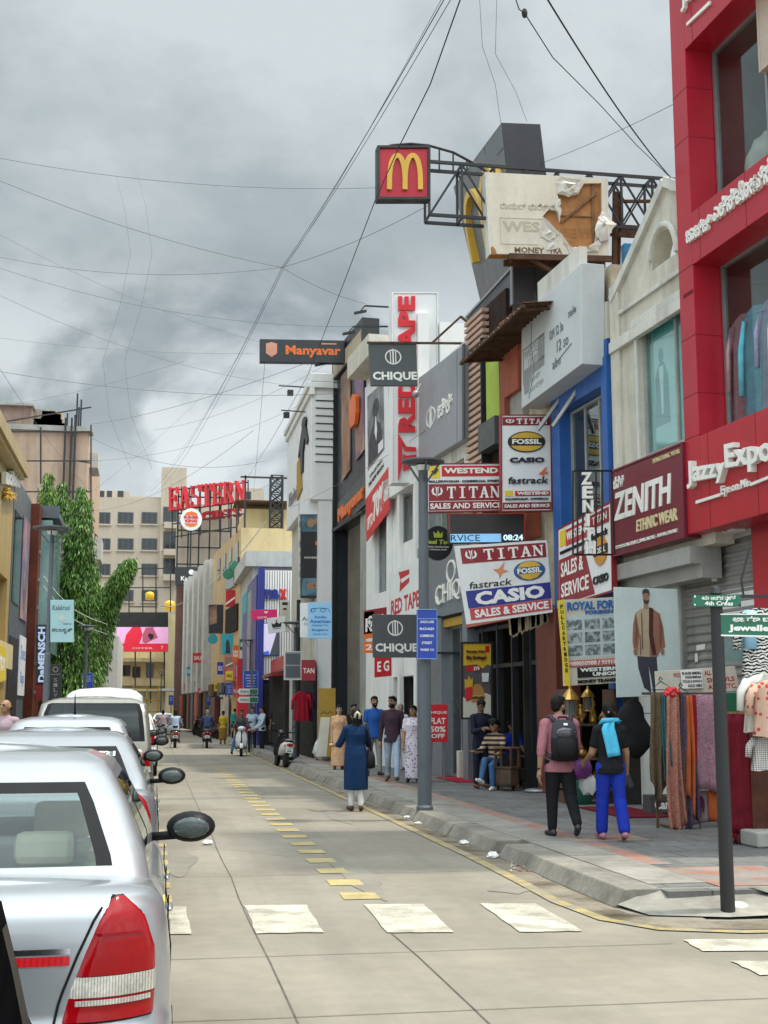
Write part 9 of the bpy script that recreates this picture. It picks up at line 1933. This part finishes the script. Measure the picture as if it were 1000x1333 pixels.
# boutique and restaurant door pieces
sign('menu_lightbox', 'upright restaurant poster with a burger, fries and a yellow heading', 'poster', QR(602.5, 639, 838, 934, 26.6), mat('menu_dark', (.10, .085, .09), .5, var=.1), [
 ('yellow_heading', 'yellow', [('p', [(0, .70), (.5, .72), (.7, .66), (.88, .72), (1, .70), (1, 1), (0, 1)])]), ('red_price', 'sign_red', [('r', .12, .62, .62, .70), ('r', .80, .95, .88, .97)]),
 ('pale_base', 'cream_board', [('p', [(0, 0), (1, 0), (1, .30), (.8, .33), (.2, .22), (0, .28)])]), ('bun', 'burger_bun', [('p', [(.28, .30), (.30, .38), (.42, .45), (.60, .45), (.74, .38), (.77, .30)]), ('p', [(.30, .20), (.76, .20), (.74, .25), (.31, .25)])]), ('filling', 'brown_red', [('r', .27, .78, .25, .285)]), ('lettuce', 'lime', [('p', [(.26, .285), (.36, .275), (.46, .29), (.56, .275), (.66, .29), (.79, .28), (.78, .30), (.27, .30)])]),
 ('fries', 'gold', [('p', [(.08, .38), (.06, .52), (.16, .5), (.22, .56), (.3, .5), (.36, .54), (.34, .38)])]), ('carton', 'sign_bright_red', [('p', [(.10, .22), (.09, .40), (.33, .42), (.32, .26)])]), ('cup', 'sign_white', [('p', [(.70, .48), (.68, .60), (.92, .60), (.90, .48)])]),
 ('heading_text', 'brown_red', [('t', 'Everyday Value', .12, .78, .87, .91, dict(bold=.02)), ('t', 'Big Savings!', .12, .82, .77, .84, dict(bold=.03))]), ('price_text', 'letter_white', [('t', '179', .40, .58, .635, .685, dict(bold=.03))])], .08, frame=('charcoal', .04, .02))
sign('sale_board', 'red upright sale board with white lettering leaning beside the boutique door', 'sign', QR(556, 583, 917, 966, 27.6), 'sign_bright_red', [('lettering', 'letter_white', [('t', 'CHIQUE', -.0, .96, .74, .82, dict(bold=.02)), ('t', 'FLAT', .15, .9, .48, .64, dict(bold=.03)), ('t', '50%', .15, .9, .26, .42, dict(bold=.03)), ('t', 'OFF', .2, .85, .1, .22, dict(bold=.03))])], .06)
mb = MB(); p = P(570, 967, 27.65); mb.bar(V((p.x - .15, 27.7, .15)), V((p.x - .12, 27.68, p.z)), .03); mb.bar(V((p.x + .15, 27.7, .15)), V((p.x + .12, 27.68, p.z)), .03); tag(mb.build('board_stand', 'steel'), 'thin stand beneath the red sale board', 'stand')
for i, (px, py, t, b, lab, fem) in enumerate(((593, 1006, 'f_violet', 'f_violet', 'mannequin in a bright violet dress at the boutique entrance', True), (605, 1004, 'f_white', 'f_cream', 'mannequin in white at the boutique entrance', True), (597, 1000, 'f_denim_dark', 'f_black', 'mannequin in blue behind the violet one', False))):
 x, y = at(px, py); person(lab, x, y + .3 * (i == 2), .15, pi + .2, 1.72, t, b, 'mannequin_m', skin='mannequin_m', hcol='mannequin_m', hair='none', name='mannequin', cat='mannequin', group='mannequins at the boutique door', vox=.014, skirt=(.25, [(.26, 0, 0, .12, .1), (.45, 0, 0, .11, .085), (.6, 0, 0, .095, .07)], t) if i == 0 else None, female=fem)
mb = MB(); x, y = at(608, 1013); mb.box(x - .18, x + .18, y, y + .25, .15, .75); tag(mb.build('paper_bag', 'cream_wall', bevel=.01), 'tall cream paper bag by the mannequins', 'bag')
mb = MB(); x, y = at(614, 1012); mb.box(x, x + .06, y - .2, y + .6, .15, 1.3); tag(mb.build('glass_barrier', 'galv', bevel=.01), 'pale upright barrier panel next to the young man in navy', 'panel')
# sacks and boards before the white overhang
x, y = at(427, 990); mb = MB(); mb.ell((x, y + .4, .45), (.42, .35, .38), 20, 14); rr = random.Random(9); mb.v = [p + V((rr.uniform(-1, 1), rr.uniform(-1, 1), rr.uniform(-1, 1))) * .045 for p in mb.v]; tag(mb.build('white_sack', 'plastic_white', smooth=True), 'crinkled white plastic sack slumped on the pavement', 'sack')
q = QP([(412, 985), (425, 985), (430, 934), (418, 934)], 37.5); mb = MB(); q.rect(mb, 0, 1, 0, 1, -.08, 0); tag(mb.build('leaning_board', 'cream_wall', bevel=.01), 'pale board leaning behind the white plastic sack', 'board')
q = QR(415, 437, 896, 985, 39.5); sign('mustard_panel', 'tall mustard advertising panel with a drawing of spectacles', 'sign', q, 'mustard', [('drawing', 'brown_red', [('l', [(.1, .62), (.3, .66), (.5, .62), (.7, .66), (.9, .62)], .02), ('l', [(.1, .45), (.4, .52), (.8, .45)], .015)])], .1)
x, y = at(396, 972); mb = MB(); mb.ell((x, y + .2, .75), (.2, .15, .3), 14, 10); tag(mb.build('blue_bag', 'sign_blue', smooth=True), 'bright blue plastic bag next to the shop worker in teal', 'bag')
for k, (px, m, lab) in enumerate(((393, 'cloth_red', 'red garment hanging at the shop beside the green grey lamp'), (398, 'cloth_plum', 'dark garment hanging at the shop beside the green grey lamp'))): garment('hanging_garment', P(px, 900, 40.5 + .2 * k), .5, .9, (1, .3, 0), m, lab, 'garment', seed=k)
mb = MB(); p = P(385, 899, 40.6); mb.bar(p, p + V((.6, 0, 0)), .03); tag(mb.build('rail', 'dark_steel'), 'short rail of hanging garments beside the green grey lamp', 'rail')
